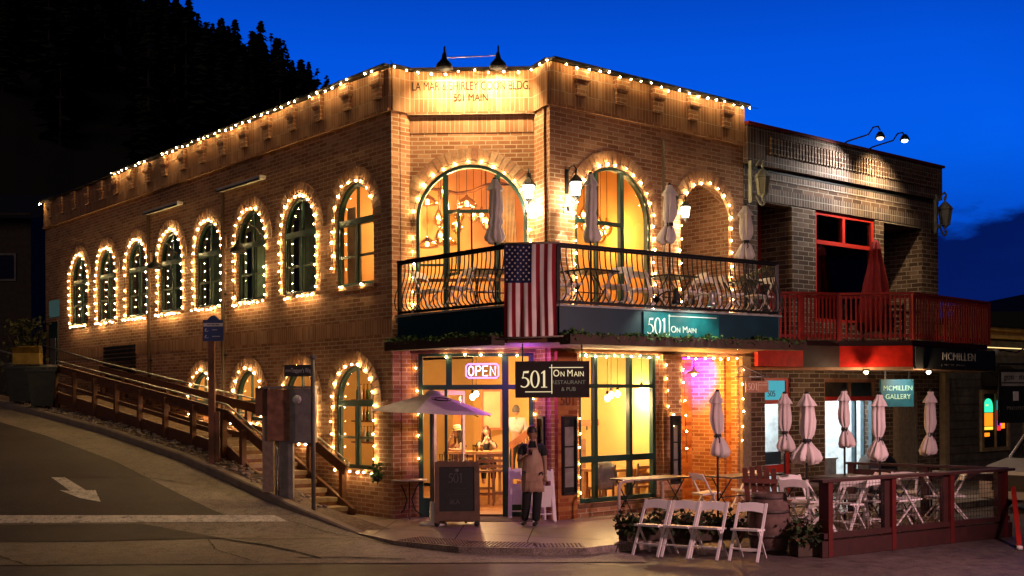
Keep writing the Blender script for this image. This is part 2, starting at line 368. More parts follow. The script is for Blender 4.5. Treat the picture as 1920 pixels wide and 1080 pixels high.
GREYB = mat('grey_metal_box', (.20, .18, .17), .5, .3, scale=8)
RUST = mat('rusty_metal_box', (.26, .12, .075), .7, .2, var=.25, scale=7)
GLS = glass('window_glass', fac=.03)
GLD = glass('dark_window_glass', (.75, .8, .8), .05)
BULB = emit('warm_bulb', (1, .65, .27), 330)
BULBF = emit('warm_bulb_dim', (1, .50, .14), 140)
BULBC = mat('bulb_socket', (.02, .03, .02), .6)
PLAST = mat('interior_plaster_yellow', (.84, .55, .20), .9, var=.05, scale=2)
PLASTA = mat('interior_plaster_amber', (.72, .42, .16), .9, var=.06, scale=2)
FLOORW = mat('interior_wood_floor', (.30, .15, .07), .5, scale=5)
GOLD = mat('cream_lettering', (.85, .74, .5), .5, var=.03)

# ---------------------------------------------------------------- ground, street, kerb, plaza
def interp(t, tab):
    if t <= tab[0][0]: return tab[0][1]
    for (a, x), (b, y) in zip(tab, tab[1:]):
        if t <= b: return x+(y-x)*(t-a)/(b-a)
    return tab[-1][1]
ROADZ = [(16.6, -.12), (17.4, -.1), (19.3, -.02), (19.9, .12), (21.1, .43), (23.8, .95), (27, 1.405), (31.6, 1.9), (40, 2.7), (70, 5.0)]
KERB = [(-2.57, 19.28, .0), (-3.3, 19.95, .2), (-3.95, 20.5, .38), (-4.54, 21.1, .58), (-6.76, 23.8, 1.10), (-9.43, 27, 1.555), (-13.3, 31.6, 2.04), (-20.1, 39.8, 2.85), (-40, 63.6, 4.6)]
def kx(Y): return interp(Y, [(k[1], k[0]) for k in KERB])
def roadpt(px, py, dz=0):
    r = ray(px, py); t = 14.0
    while t < 60:
        p = r*t
        if H+p.z <= interp(p.y, ROADZ)+dz: break
        t += .01
    return Vector((p.x, p.y, interp(p.y, ROADZ)+dz))
g = MB(); g.add([(-400, -60, -.13), (400, -60, -.13), (400, 500, -.13), (-400, 500, -.13)], [(0, 1, 2, 3)])
tag(g.build('ground', ROADM), 'dark asphalt street in front of the corner building', kind='structure')
def sheet(name, m, rows, zf, label, dz, nx=1):
    mb = MB()
    for (y0, l0, r0), (y1, l1, r1) in zip(rows, rows[1:]):
        mb.add([(l0, y0, zf(y0)+dz), (r0, y0, zf(y0)+dz), (r1, y1, zf(y1)+dz), (l1, y1, zf(y1)+dz)], [(0, 1, 2, 3)])
    return tag(mb.build(name, m), label, kind='structure')
rz = lambda y: interp(y, ROADZ)
ys = [16.6, 17.0, 17.4, 18, 18.6, 19.28]+[19.28+.4*i for i in range(1, 120)]
# concrete pan of the side street
rows = [(y, -60, (kx(y) if y > 19.2 else 1.9 if y < 17.3 else 1.9-(y-17.3)*2.26)) for y in ys]
sheet('side_street', CONC, rows, rz, 'pale concrete apron at the mouth of the sloping side street', .0)
# asphalt overlays, 4 mm above the pan
def asph_edge(y): return kx(y)-1.35-.25*max(0, (y-24))/8
rows = [(y, -60, asph_edge(y)) for y in ys if y > 19.75]
sheet('side_street_asphalt', ASPH, rows, rz, 'dark asphalt of the sloping side street', .004)
mb = MB(); q = [roadpt(x, y, .004) for x, y in ((-200, 1017), (100, 1016), (345, 1012), (425, 1010), (265, 982), (0, 984), (-200, 986))]
mb.add(q, [tuple(range(len(q)))]); tag(mb.build('asphalt_patch', ASPH), kind='structure')
def paint(pts, name, lab, dz=.009, m=PAINT):
    mb = MB(); q = [roadpt(x, y, dz) for x, y in pts]; mb.add(q, [tuple(range(len(q)))])
    return tag(mb.build(name, m), lab, kind='structure')
paint([(-150, 966), (0, 966), (300, 966), (515, 966), (541, 978), (300, 979), (0, 981), (-150, 982)], 'stop_line', 'wide white stop line across the side street')
# arrow subdivided by road slope: build as two convex pieces
paint([(96, 895), (122, 895), (166, 922), (137, 925), (120, 912)], 'arrow_marking', 'white direction arrow painted on the side street')
paint([(111, 919), (137, 921), (166, 919), (179, 919), (189, 941), (150, 934)], 'arrow_marking_head', 'head of the white arrow painted on the side street', .0095)
# tar joints / cracks
CRK = mat('crack_tar', (.03, .025, .022), .9)
def crack(pts, w=.02, nm='tar_crack'):
    q = [roadpt(x, y, .011) for x, y in pts]; fine = []
    for a, b in zip(q, q[1:]):
        n = max(2, int((b-a).length/.12))
        for i in range(n):
            c = a.lerp(b, i/n); c.x += random.uniform(-.012, .012); c.y += random.uniform(-.02, .02); c.z = rz(c.y)+.011; fine.append(c)
    fine.append(q[-1]); mb = MB()
    for a, b in zip(fine, fine[1:]):
        d = (b-a).normalized(); n = Vector((-d.y, d.x, 0))*w*random.uniform(.5, 1.2)
        mb.add([a-n, a+n, b+n, b-n], [(3, 2, 1, 0)])
    tag(mb.build(nm, CRK), kind='structure')
crack([(268, 983), (345, 1003), (425, 1011), (500, 1022), (560, 1035), (600, 1046)], .035)
crack([(0, 1017), (180, 1014), (380, 1008), (520, 1010), (690, 1008)], .018)
crack([(120, 985), (230, 1002), (330, 1000), (440, 1003)], .012)
crack([(540, 975), (640, 1002), (735, 1022)], .012)
crack([(90, 905), (130, 894), (260, 893), (350, 905)], .015)
crack([(560, 1045), (640, 1044), (760, 1048)], .03)
crack([(0, 1042), (60, 1062)], .015)
crack([(390, 1011), (405, 1030), (470, 1050)], .01)
mh = root('manhole_cover', T(*roadpt(122, 1007, .006)), 'small round metal cover in the asphalt left of the stop line crack', 'manhole')
mb = MB(T(*roadpt(122, 1007, .008))); mb.cyl((0, 0, -.01), (0, 0, .006), .145, n=24); mb.build('cover', STEEL, mh)
mb = MB(T(*roadpt(122, 1007, .008)))
for k in range(-4, 5): mb.box(-.1, .1, k*.026-.006, k*.026+.006, .006, .010)
mb.build('ribs', STEEL, mh)
# kerb
mb = MB(); kb = []
for i, (x, y, z) in enumerate(KERB): kb.append(Vector((x, y, z)))
fine = []
for a, b in zip(kb, kb[1:]):
    n = max(1, int((b-a).length/.5))
    for i in range(n): fine.append(a.lerp(b, i/n))
fine.append(kb[-1])
def inn(i):
    a = fine[max(0, i-1)]; b = fine[min(len(fine)-1, i+1)]; d = (b-a).normalized(); v = Vector((-d.y, d.x, 0)); return -v if v.x < 0 else v
for i in range(len(fine)-1):
    a, b = fine[i], fine[i+1]; na, nb = inn(i)*-1, inn(i+1)*-1
    if na.x < 0: na, nb = -na, -nb
    w = .17
    vs = [a+Vector((0, 0, -.5))-na*.02, a-na*.01+Vector((0, 0, -.025)), a+na*.02, a+na*w, b+Vector((0, 0, -.5))-nb*.02, b-nb*.01+Vector((0, 0, -.025)), b+nb*.02, b+nb*w, a+na*w+Vector((0, 0, -.5)), b+nb*w+Vector((0, 0, -.5))]
    mb.add(vs, [(4, 5, 1, 0), (5, 6, 2, 1), (6, 7, 3, 2), (7, 9, 8, 3)])
tag(mb.build('kerb', CONCK), 'concrete kerb climbing beside the stairs', kind='structure')
# gravel bank between kerb and stairs
GRAV = mat('gravel_bed', (.15, .11, .08), .95, var=.3, scale=14, bump=.5)
mb = MB(); bankpts = []
for i, p in enumerate(fine[:-3]):
    n = inn(i); n = n if n.x > 0 else -n
    loc = LF.inverted() @ p; off = -loc.y
    a = p+n*.165+Vector((0, 0, -.03)); 
    wtar = max(.05, off-1.40); b = p+n*wtar; b.z = p.z+.02
    if p.y < 20.9: b = p+n*.75; b.z = p.z*.75
    bankpts.append((a, b))
for (a, b), (c, d) in zip(bankpts, bankpts[1:]): mb.add([a, b, d, c], [(0, 1, 2, 3)])
tag(mb.build('gravel_strip', GRAV), 'strip of gravel between the kerb and the stairs', kind='structure')
ST = mat('river_stones', (.30, .24, .18), .8, var=.35, scale=3)
mb = MB(); rs = random.Random(3)
ico = bmesh.new(); bmesh.ops.create_icosphere(ico, subdivisions=1, radius=1); iv = [v.co.copy() for v in ico.verts]; iff = [[v.index for v in f.verts] for f in ico.faces]; ico.free()
for k in range(1500):
    i = rs.random()*(len(bankpts)-2); i0 = int(i); f_ = i-i0; t = rs.random()
    a = bankpts[i0][0].lerp(bankpts[i0+1][0], f_); b = bankpts[i0][1].lerp(bankpts[i0+1][1], f_); c = a.lerp(b, t)
    if c.y < 20.7 or c.y > 33: continue
    s_ = rs.uniform(.025, .062); Mx = Matrix.Translation(c+Vector((0, 0, s_*.3))) @ RZ(rs.random()*6) @ RX(rs.uniform(-.4, .4)) @ Matrix.Diagonal((s_*1.4, s_, s_*.6, 1))
    mb.add([v*(1+rs.uniform(-.1, .1)) for v in iv], iff, Mx, True)
tag(mb.build('gravel', ST), 'loose stones covering the strip between the kerb and the stairs', 'gravel', kind='stuff')
# plaza / sidewalk slab
dR = Vector((RF[0][0], RF[1][0], 0)); nR = Vector((RF[0][1], RF[1][1], 0))
front = [Pz(x, y, 0) for x, y in ((669, 999), (740, 1014), (860, 1025), (1000, 1028), (1100, 1027), (1150, 1021))]
kc = front[-1]; w0 = -(RF.inverted() @ kc).y
pl = [(p.x, p.y) for p in front]
e = kc+dR*34; pl += [(e.x, e.y), (e.x+nR.x*30, e.y+nR.y*30)]
s3 = LF @ Vector((-1.2, 6, 0)); s2 = LF @ Vector((-1.2, -.05, 0)); s1 = LF @ Vector((-1.2, -1.45, 0)); s0 = LF @ Vector((-.6, -1.5, 0))
pl += [(s3.x, s3.y), (s2.x, s2.y), (s1.x, s1.y), (s0.x, s0.y), (-2.35, 19.9)]
mb = MB(); mb.slab(pl, -.3, 0); tag(mb.build('sidewalk', WALK), 'concrete sidewalk plaza round the corner of the brick building', kind='structure')
mb = MB()
for (x0, y0), (x1, y1) in (((870, 985), (845, 1022)), ((1000, 990), (985, 1024)), ((745, 975), (700, 1003)), ((740, 992), (1130, 1012))):
    a = Pz(x0, y0, .004); b = Pz(x1, y1, .004); d = (b-a).normalized(); n = Vector((-d.y, d.x, 0))*.008; mb.add([a-n, b-n, b+n, a+n], [(0, 1, 2, 3)])
for u in range(1, 30):
    for w_ in ((-.2, -3.4),):
        a = RF @ Vector((u*1.5, w_[0], .004)); b = RF @ Vector((u*1.5, w_[1], .004)); n = dR*.006; mb.add([a-n, b-n, b+n, a+n], [(0, 1, 2, 3)])
tag(mb.build('pavement_joints', CRK), kind='structure')
# tactile plates along the ramp edge
TAC = mat('tactile_plate', (.13, .085, .085), .45, var=.1)
mb = MB(); m2 = MB(); fr_ = front
def tac(i0, i1, w=.62):
    a, b = fr_[i0]+Vector((0, .06, 0)), fr_[i1]+Vector((0, .06, 0)); d = (b-a); l = d.length; d.normalize(); n = Vector((-d.y, d.x, 0))
    M = Matrix(((d.x, n.x, 0, a.x), (d.y, n.y, 0, a.y), (0, 0, 1, 0), (0, 0, 0, 1)))
    mb.box(.02, l-.02, 0.01, w, -.01, .005, M)
    for i in range(int((l-.06)/.06)):
        for j in range(int(w/.06)-1): m2.lathe([(.017, .005), (.012, .012), (1e-5, .0125)], 6, M @ T(.06+i*.06, .05+j*.06))
tac(1, 2); tac(2, 3); tac(3, 4, .5)
tp = root('tactile_paving', T(*fr_[2]), 'dark strip of studded tactile plates along the curved ramp edge', 'paving')
mb.build('plates', TAC, tp); tag(m2.build('studs', TAC, tp), kind='stuff')
# dark door mat area at the entry
mb = MB(CF); mb.box(.7, 2.3, -.85, -.05, 0, .012); tag(mb.build('door_mat', mat('dark_mat', (.05, .03, .035), .9)), 'dark entrance mat in front of the open doorway', 'mat')
# ---------------------------------------------------------------- the corner building
ZP0, ZP1 = 7.54, 8.38      # parapet
BLD = root('corner_building', T(D.x, D.y, 0), 'two-storey tan brick corner building with arched windows and a lettered parapet', 'building')
def archf(uc, r, z0, zs, rz_=None):
    """opening with a round head: (x0, x1, f(x)->(lo,hi), xs)"""
    rz_ = rz_ or r
    xs = [uc-r*cos(pi*i/20) for i in range(21)]
    return (uc-r, uc+r, lambda x: (z0, zs+rz_*math.sqrt(max(0, 1-((x-uc)/r)**2))), xs)
def rectf(x0, x1, z0, z1): return (x0, x1, lambda x: (z0, z1), [x0, x1])
def wall(mb, M, x0, x1, z0f, z1, ops, th=.3, y0=0.0, reveal=True):
    if not callable(z0f): zz = z0f; z0f = lambda x: zz
    xs = {round(x0, 5), round(x1, 5)}
    for o in ops: xs |= {round(min(x1, max(x0, x)), 5) for x in o[3]}
    xs = sorted(xs)
    mbm = MB(mb.M)
    for a, b in zip(xs, xs[1:]):
        if b-a < 1e-4: continue
        m = (a+b)/2; act = sorted([o for o in ops if o[0] < m < o[1]], key=lambda o: o[2](m)[0])
        la, lb = z0f(a), z0f(b)
        for o in act:
            ea, eb = o[2](a+1e-4 if a-o[0] < 1e-3 else a), o[2](b-1e-4 if o[1]-b < 1e-3 else b)
            if a-o[0] < 1e-3: ea = o[2](a)
            if o[1]-b < 1e-3: eb = o[2](b)
            if ea[0]-la > 1e-4 or eb[0]-lb > 1e-4: mb.add([(a, y0, la), (b, y0, lb), (b, y0, eb[0]), (a, y0, ea[0])], [(0, 1, 2, 3)], M)
            la, lb = ea[1], eb[1]
            if reveal:
                mb.add([(a, y0, ea[1]), (b, y0, eb[1]), (b, y0+th, eb[1]), (a, y0+th, ea[1])], [(0, 1, 2, 3)], M)
                mb.add([(a, y0, ea[0]), (b, y0, eb[0]), (b, y0+th, eb[0]), (a, y0+th, ea[0])], [(3, 2, 1, 0)], M)
        if z1-la > 1e-4 or z1-lb > 1e-4: mb.add([(a, y0, la), (b, y0, lb), (b, y0, z1), (a, y0, z1)], [(0, 1, 2, 3)], M)
    if reveal:
        for o in ops:
            for x, s_ in ((o[0], 0), (o[1], 1)):
                lo, hi = o[2](x)
                f = [(x, y0, lo), (x, y0, hi), (x, y0+th, hi), (x, y0+th, lo)]
                mb.add(f if s_ == 0 else f[::-1], [(3, 2, 1, 0)], M)
    # back face and ends so that the wall has a real thickness
    return mb
def backed(mb, M, x0, x1, z0, z1, ops, th): wall(mb, M @ T(0, th, 0), x0, x1, z0, z1, ops, 0, 0, False)
# left (side street) facade
SL = [(-1.30-2.142*i) for i in range(8)]
LW = .69
groundL = lambda x: interp(-x, [(0, -.1), (1.2, -.1), (4, .9), (14, 2.0), (20, 2.6)])
ops = [archf(u, LW, 4.40, 5.68, .72) for u in SL]
low = [(-1.34, .71, .87), (-3.47, .66, 1.35), (-5.73, .66, 1.75), (-8.1, .66, 1.95)]
ops += [archf(u, r, z0, 2.16, .70) for u, r, z0 in low]
mb = MB(); wall(mb, LF, -19.25, 0, groundL, ZP0, ops, .2); backed(mb, LF, -19.25, 0, groundL, ZP0, ops, .2)
wallL = mb.build('wall', BR, BLD)
# pier A, central face, pier D, right facade
mb = MB()
mb.add([(0, 0, 0), (LAB, 0, 0), (LAB, 0, ZP0), (0, 0, ZP0)], [(0, 1, 2, 3)], AB)
cops = [rectf(.13, 2.29, 0.0, 3.06), archf(1.145, 1.04, 3.75, 5.55, 1.04)]
wall(mb, CF, 0, LBC, 0, ZP0, cops, .16); backed(mb, CF, 0, LBC, 0, ZP0, cops, .16)
mb.add([(0, 0, 0), (LCD, 0, 0), (LCD, 0, ZP0), (0, 0, ZP0)], [(0, 1, 2, 3)], CDm)
mb.build('corner_wall', BR, BLD)
RE = 5.475
rops = [rectf(.70, 2.78, .25, 3.05), rectf(3.47, 5.24, 0, 3.05), archf(1.63, 1.0, 3.75, 5.6, 1.0), archf(4.25, .74, 3.75, 5.78, .78)]
mb = MB(); wall(mb, RF, 0, RE, 0, ZP0, rops, .16); backed(mb, RF, 0, RE, 0, ZP0, rops, .16)
mb.build('wall', BR, BLD)
# niche behind the second upper arch and the deep recess on the ground floor
mb = MB(RF)
mb.box(3.36, 3.5, .16, 1.7, 3.75, 7.0); mb.box(5.0, 5.14, .16, 1.7, 3.75, 7.0); mb.box(3.36, 5.14, 1.5, 1.7, 3.75, 7.0); mb.box(3.36, 5.14, .16, 1.6, 6.7, 7.0)
mb.build('niche_wall', BR, BLD)
mb = MB(RF); mb.box(3.30, 3.47, .16, 1.3, 0, 3.3); mb.box(5.24, 5.42, .16, 1.3, 0, 3.3); mb.box(3.30, 5.42, 1.2, 1.32, 0, 3.3)
mb.build('recess_wall', BRR, BLD)
mb = MB(RF); mb.box(3.47, 5.24, .16, 1.2, 3.06, 3.2); mb.build('recess_ceiling', WOODD, BLD)
mb = MB(RF); mb.box(3.72, 4.52, 1.40, 1.46, 3.76, 5.75); d_ = mb.build('balcony_door', WOODD, BLD)
mb = MB(RF); mb.box(3.66, 3.72, 1.38, 1.49, 3.76, 5.82); mb.box(4.52, 4.58, 1.38, 1.49, 3.76, 5.82); mb.box(3.72, 4.52, 1.38, 1.49, 5.76, 5.82); mb.build('door_frame', DGREEN, d_)
# parapets (proud of the wall), their soldier courses, coping and corbels
def parapet(M, x0, x1, pr=.05, corb=(), nm='parapet', bld=BLD):
    mb = MB(M); mb.box(x0, x1, -pr, .25, ZP0, ZP1-.06); o = mb.build(nm, BRS, bld)
    mb = MB(M); mb.box(x0-.01, x1+.01, -pr-.035, -pr, ZP0-.02, ZP0+.035); mb.build('ledge', BR, o)
    for u in corb:
        mb = MB(M); mb.box(u-.17, u+.17, -pr-.10, -pr, 8.08, ZP1-.09); mb.box(u-.12, u+.12, -pr-.06, -pr, 7.80, 8.08); mb.box(u-.15, u+.15, -pr-.08, -pr, 8.045, 8.09)
        mb.build('corbel', BR, o)
    mb = MB(M); mb.box(x0-.03, x1+.03, -pr-.13, .30, ZP1-.05, ZP1); mb.build('coping', mat('dark_coping', (.03, .028, .028), .5, .5), o)
    return o
parapet(LF, -19.25, -.0, corb=[-.34-1.0737*i for i in range(18)])
parapet(RF, 0.0, RE, corb=(.71, 1.745, 2.77, 3.81, 4.85))
mb = MB()
for Mx, l in ((AB, LAB), (CF, LBC), (CDm, LCD)): mb.box(-.0, l, -.05, .25, ZP0, ZP1-.06, Mx)
cpar = mb.build('parapet', BRS, BLD)
mb = MB(CF); mb.box(0, LBC, -.012, 0, ZP0-.36, ZP0-.03); mb.build('soldier_course', BRS, cpar)
mb = MB(CF); mb.box(-.02, LBC+.02, -.075, -.05, ZP0-.03, ZP0+.02); mb.build('ledge', BR, cpar)
mb = MB()
for Mx, l in ((AB, LAB), (CF, LBC), (CDm, LCD)): mb.box(-.03, l+.03, -.1, .28, ZP1-.05, ZP1+random.uniform(.001, .006), Mx)
mb.build('coping', MATS['dark_coping'], cpar)
ENG = mat('engraved_letter', (.03, .014, .006), .9)
textmesh('LA MAR & SHIRLEY COON BLDG.', .225, CF @ T(1.15, -.056, 8.035), cpar, ENG, 'inscription', .004, width=2.2)
textmesh('501 MAIN', .2, CF @ T(1.15, -.056, 7.82), cpar, ENG, 'inscription', .004, width=.64)
# soldier band half-way up the side wall
mb = MB(LF); mb.box(-19.25, 0, -.008, 0, 3.42, 3.70); mb.build('soldier_course', BRS, BLD)
# roof, back walls
mb = MB(); q = [LF @ Vector((-19.2, .15, 0)), A, B, C, D, RF @ Vector((RE, .15, 0)), RF @ Vector((RE, 14, 0))]
vv = [(p.x+(.12 if i == 1 else 0), p.y+.22) for i, p in enumerate(q)]; mb.slab(vv, 7.95, 8.05); mb.build('roof', RUBBER, BLD)
mb = MB(); mb.box(-.02, 0, .1, 13, 0, ZP1-.1, LF @ T(-19.22, 0, 0)); mb.box(RE-.3, RE-.02, .3, 14, 0, ZP1-.1, RF)
mb.build('party_wall', BR, BLD)
# dark service door and louvre at the uphill end
dr = MB(LF); dr.box(-18.9, -18.1, -.03, .0, 2.65, 4.6); d_ = dr.build('service_door', DGREEN, BLD)
dr = MB(LF); dr.box(-18.75, -18.25, -.04, -.03, 3.0, 4.1); dr.build('door_panel', GREYB, d_)
mb = MB(LF); mb.box(-18.8, -18.0, -.045, 0, 4.75, 5.25); mb.build('transom_light', emit('dim_cyan_glass', (.2, .4, .38), .12), BLD)
lv = MB(LF)
for k in range(9): lv.box(-14.3, -12.1, -.05, 0, 2.72+k*.11, 2.79+k*.11)
lv.build('louvre', IRON, BLD)
# arch rings of voussoirs
def ring(M, uc, zs, rx, rz_, th, n, m=BR, pr=.018, lo=0, nm='arch_ring', parent=BLD, legs=0):
    mb = MB(M); bk = MB(M)
    for i in range(n):
        a0 = pi*(i+.06)/n; a1 = pi*(i+.94)/n; j = random.uniform(-.006, .006)
        def pt(a, k): return (uc-(rx+k)*cos(a), zs+(rz_+k)*sin(a))
        p = [pt(a0, .0), pt(a1, .0), pt(a1, th+j), pt(a0, th+j)]
        mb.prism(p, -pr+random.uniform(-.003, .003), .02)
    o = mb.build(nm, m, parent)
    for i in range(24):
        a0 = pi*i/24; a1 = pi*(i+1)/24
        p = [(uc-(rx)*cos(a0), zs+(rz_)*sin(a0)), (uc-(rx)*cos(a1), zs+(rz_)*sin(a1)), (uc-(rx+th)*cos(a1), zs+(rz_+th)*sin(a1)), (uc-(rx+th)*cos(a0), zs+(rz_+th)*sin(a0))]
        bk.prism(p, -.006, .01)
    bk.build('mortar', MORT, o); return o
def island(name, cols):
    m, N, L, b = newmat(name); b.inputs['Roughness'].default_value = .85
    g = N.new('ShaderNodeNewGeometry'); r = N.new('ShaderNodeValToRGB'); L.new(g.outputs['Random Per Island'], r.inputs[0]); ramp(r, [(i/(len(cols)-1), c) for i, c in enumerate(cols)])
    no = N.new('ShaderNodeTexNoise'); no.inputs['Scale'].default_value = 20; tcx = N.new('ShaderNodeTexCoord'); L.new(tcx.outputs['Object'], no.inputs['Vector'])
    r2 = N.new('ShaderNodeValToRGB'); L.new(no.outputs[0], r2.inputs[0]); ramp(r2, [(.3, (.75, .75, .75)), (.7, (1.1, 1.1, 1.1))])
    mx = N.new('ShaderNodeMix'); mx.data_type = 'RGBA'; mx.blend_type = 'MULTIPLY'; mx.inputs[0].default_value = 1; L.new(r.outputs[0], mx.inputs[6]); L.new(r2.outputs[0], mx.inputs[7]); L.new(mx.outputs[2], b.inputs['Base Color'])
    MATS[name] = m; return m
VOU = island('arch_bricks', [(.30, .13, .065), (.42, .22, .11), (.5, .28, .15), (.58, .36, .2)])
MORT = mat('mortar', (.36, .28, .2), .9)
for i, u in enumerate(SL): ring(LF, u, 5.68, LW, .72, .30, 22, VOU)
for u, r, z0 in low: ring(LF, u, 2.16, r, .70, .28, 20, VOU)
ring(CF, 1.145, 5.55, 1.04, 1.04, .30, 32, VOU); ring(RF, 1.63, 5.6, 1.0, 1.0, .30, 31, VOU); ring(RF, 4.25, 5.78, .74, .78, .30, 25, VOU)

# ---------------------------------------------------------------- windows
def arch_window(M, uc, r, z0, zs, rz_, label=None, y=.09, fm=GREEN, glass_=GLS, drape=None):
    fw = .075
    mb = MB(M)
    # outer band
    o = [(uc-r, z0)]+[(uc-r*cos(pi*i/20), zs+rz_*sin(pi*i/20)) for i in range(21)]+[(uc+r, z0)]
    i_ = [(uc-r+fw, z0)]+[(uc-(r-fw)*cos(pi*i/20), zs+(rz_-fw)*sin(pi*i/20)) for i in range(21)]+[(uc+r-fw, z0)]
    for k in range(len(o)-1): mb.prism([o[k], o[k+1], i_[k+1], i_[k]], y-.03, y+.06)
    mb.box(uc-r+fw, uc+r-fw, y-.03, y+.06, z0, z0+.07)
    mb.box(uc-r+fw, uc+r-fw, y-.045, y+.05, zs-.09, zs+.03)      # transom
    mb.box(uc-.045, uc+.045, y-.035, y+.05, z0+.07, zs-.09)       # centre post
    mb.box(uc-.018, uc+.018, y-.01, y+.04, zs+.03, zs+rz_-fw)
    w = mb.build('window', fm, BLD)
    zm = (z0+zs)/2-.05
    s_ = MB(M)
    for sx in (-1, 1):
        xa, xb = (uc-r+fw, uc-.045) if sx < 0 else (uc+.045, uc+r-fw)
        s_.box(xa, xb, y-.012, y+.03, zm-.025, zm+.025)
        for xx in (xa, xb-.028): s_.box(xx, xx+.028, y-.012, y+.03, z0+.07, zm-.025)
        for xx in (xa, xb-.02): s_.box(xx, xx+.02, y+.002, y+.03, zm+.025, zs-.09)
    s_.build('sash', SASH, w)
    p = [(uc-r+.02, z0+.02), (uc+r-.02, z0+.02)]+[(uc+(r-.02)*cos(pi*i/16), zs+(rz_-.02)*sin(pi*i/16)) for i in range(17)]
    gl = MB(M); gl.add([(x, y+.018, z) for x, z in p], [tuple(range(len(p)))]); gl.build('pane', glass_, w)
    sl = MB(M); sl.box(uc-r-.10, uc+r+.10, -.07, y-.03, z0-.075, z0); sl.build('sill', BR, w)
    return w
SASH = mat('sash_paint', (.10, .14, .10), .45)
for i, u in enumerate(SL): arch_window(LF, u, LW, 4.40, 5.68, .72)
for u, r, z0 in low: arch_window(LF, u, r, z0, 2.16, .70)
def big_arch(M, uc, r, z0, zs, posts, bars, nm='balcony_window'):
    fw = .06; y = .06; mb = MB(M)
    o = [(uc-r, z0)]+[(uc-r*cos(pi*i/28), zs+r*sin(pi*i/28)) for i in range(29)]+[(uc+r, z0)]
    i_ = [(uc-r+fw, z0)]+[(uc-(r-fw)*cos(pi*i/28), zs+(r-fw)*sin(pi*i/28)) for i in range(29)]+[(uc+r-fw, z0)]
    for k in range(len(o)-1): mb.prism([o[k], o[k+1], i_[k+1], i_[k]], y-.03, y+.07)
    for x, w in posts:
        top = zs+math.sqrt(max(0, (r-fw)**2-(x-uc)**2)); mb.box(x-w/2, x+w/2, y-.028, y+.06, z0, top)
    for x0, x1, z, w in bars: mb.box(x0, x1, y-.026, y+.055, z-w/2, z+w/2)
    w_ = mb.build(nm, GREEN, BLD)
    p = [(uc-r+.02, z0+.02), (uc+r-.02, z0+.02)]+[(uc+(r-.02)*cos(pi*i/20), zs+(r-.02)*sin(pi*i/20)) for i in range(21)]
    gl = MB(M); gl.add([(x, y+.03, z) for x, z in p], [tuple(range(len(p)))]); gl.build('pane', GLS, w_); return w_
w = big_arch(CF, 1.145, 1.04, 3.76, 5.55, [(.66, .10), (1.63, .10)], [(.71, 1.58, 5.72, .06), (.17, .61, 4.72, .04), (.71, 1.58, 4.62, .04)])
mb = MB(CF); mb.box(.17, 2.11, .0, .05, 4.40, 4.46); mb.build('counter_rail', WOODD, w)
# casement standing open in the left light
Mx = CF @ T(.70, .02, 0) @ RZ(-1.0)
mb = MB(Mx); mb.box(0, .045, -.02, .02, 4.5, 5.7); mb.box(.40, .445, -.02, .02, 4.5, 5.7); mb.box(.045, .40, -.02, .02, 4.5, 4.55); mb.box(.045, .40, -.02, .02, 5.65, 5.7)
cs = mb.build('casement', GREEN, w); mb = MB(Mx); mb.add([(.04, 0, 4.54), (.41, 0, 4.54), (.41, 0, 5.66), (.04, 0, 5.66)], [(0, 1, 2, 3)]); mb.build('pane', GLS, cs)
mb = MB(CF); mb.box(1.13, 1.16, .03, .07, 4.64, 5.69); mb.build('glazing_bar', IRON, w)
w = big_arch(RF, 1.63, 1.0, 3.76, 5.6, [(1.22, .05), (1.88, .10)], [(.69, 1.83, 5.52, .07)])
# storefront in the corner face (open doorway between the two posts)
def frames(M, bx, y0, y1, nm, m=GREEN, parent=BLD):
    mb = MB(M)
    for x0, x1, z0, z1 in bx: mb.box(x0, x1, y0, y1, z0, z1)
    return mb.build(nm, m, parent)
sf = frames(CF, [(.13, .21, 0, 3.06), (.21, 2.29, 3.0, 3.06), (.21, 2.29, 2.38, 2.47), (.65, .76, 2.47, 3.0), (1.70, 1.82, 0, 2.38), (1.70, 1.82, 2.47, 3.0), (2.20, 2.29, 0, 3.0), (.34, .40, .0, 2.38), (.62, .67, 0, 2.38), (1.82, 2.20, 0, .35), (.21, .34, 0, .35)], .03, .13, 'storefront')
mb = MB(CF)
for x0, x1, z0, z1 in ((.21, .65, 2.47, 3.0), (.76, 1.70, 2.47, 3.0), (1.82, 2.2, 2.47, 3.0), (.21, .34, .35, 2.38), (1.82, 2.2, .35, 2.38)): mb.add([(x0, .07, z0), (x1, .07, z0), (x1, .07, z1), (x0, .07, z1)], [(0, 1, 2, 3)])
mb.build('pane', GLS, sf)
Mx = CF @ T(.40, .08, 0) @ RZ(.9)
df = frames(Mx, [(0, .07, .02, 2.36), (.80, .87, .02, 2.36), (.07, .80, .02, .2), (.07, .80, 2.28, 2.36)], -.02, .02, 'door_leaf', mat('white_door', (.6, .48, .36), .5), sf)
mb = MB(Mx); mb.add([(.07, 0, .2), (.80, 0, .2), (.80, 0, 2.28), (.07, 0, 2.28)], [(0, 1, 2, 3)]); mb.build('pane', GLS, df)
mb = MB(CF); mb.box(-.02, 2.33, -.02, .16, 3.07, 3.2); mb.build('lintel', WOODD, sf)
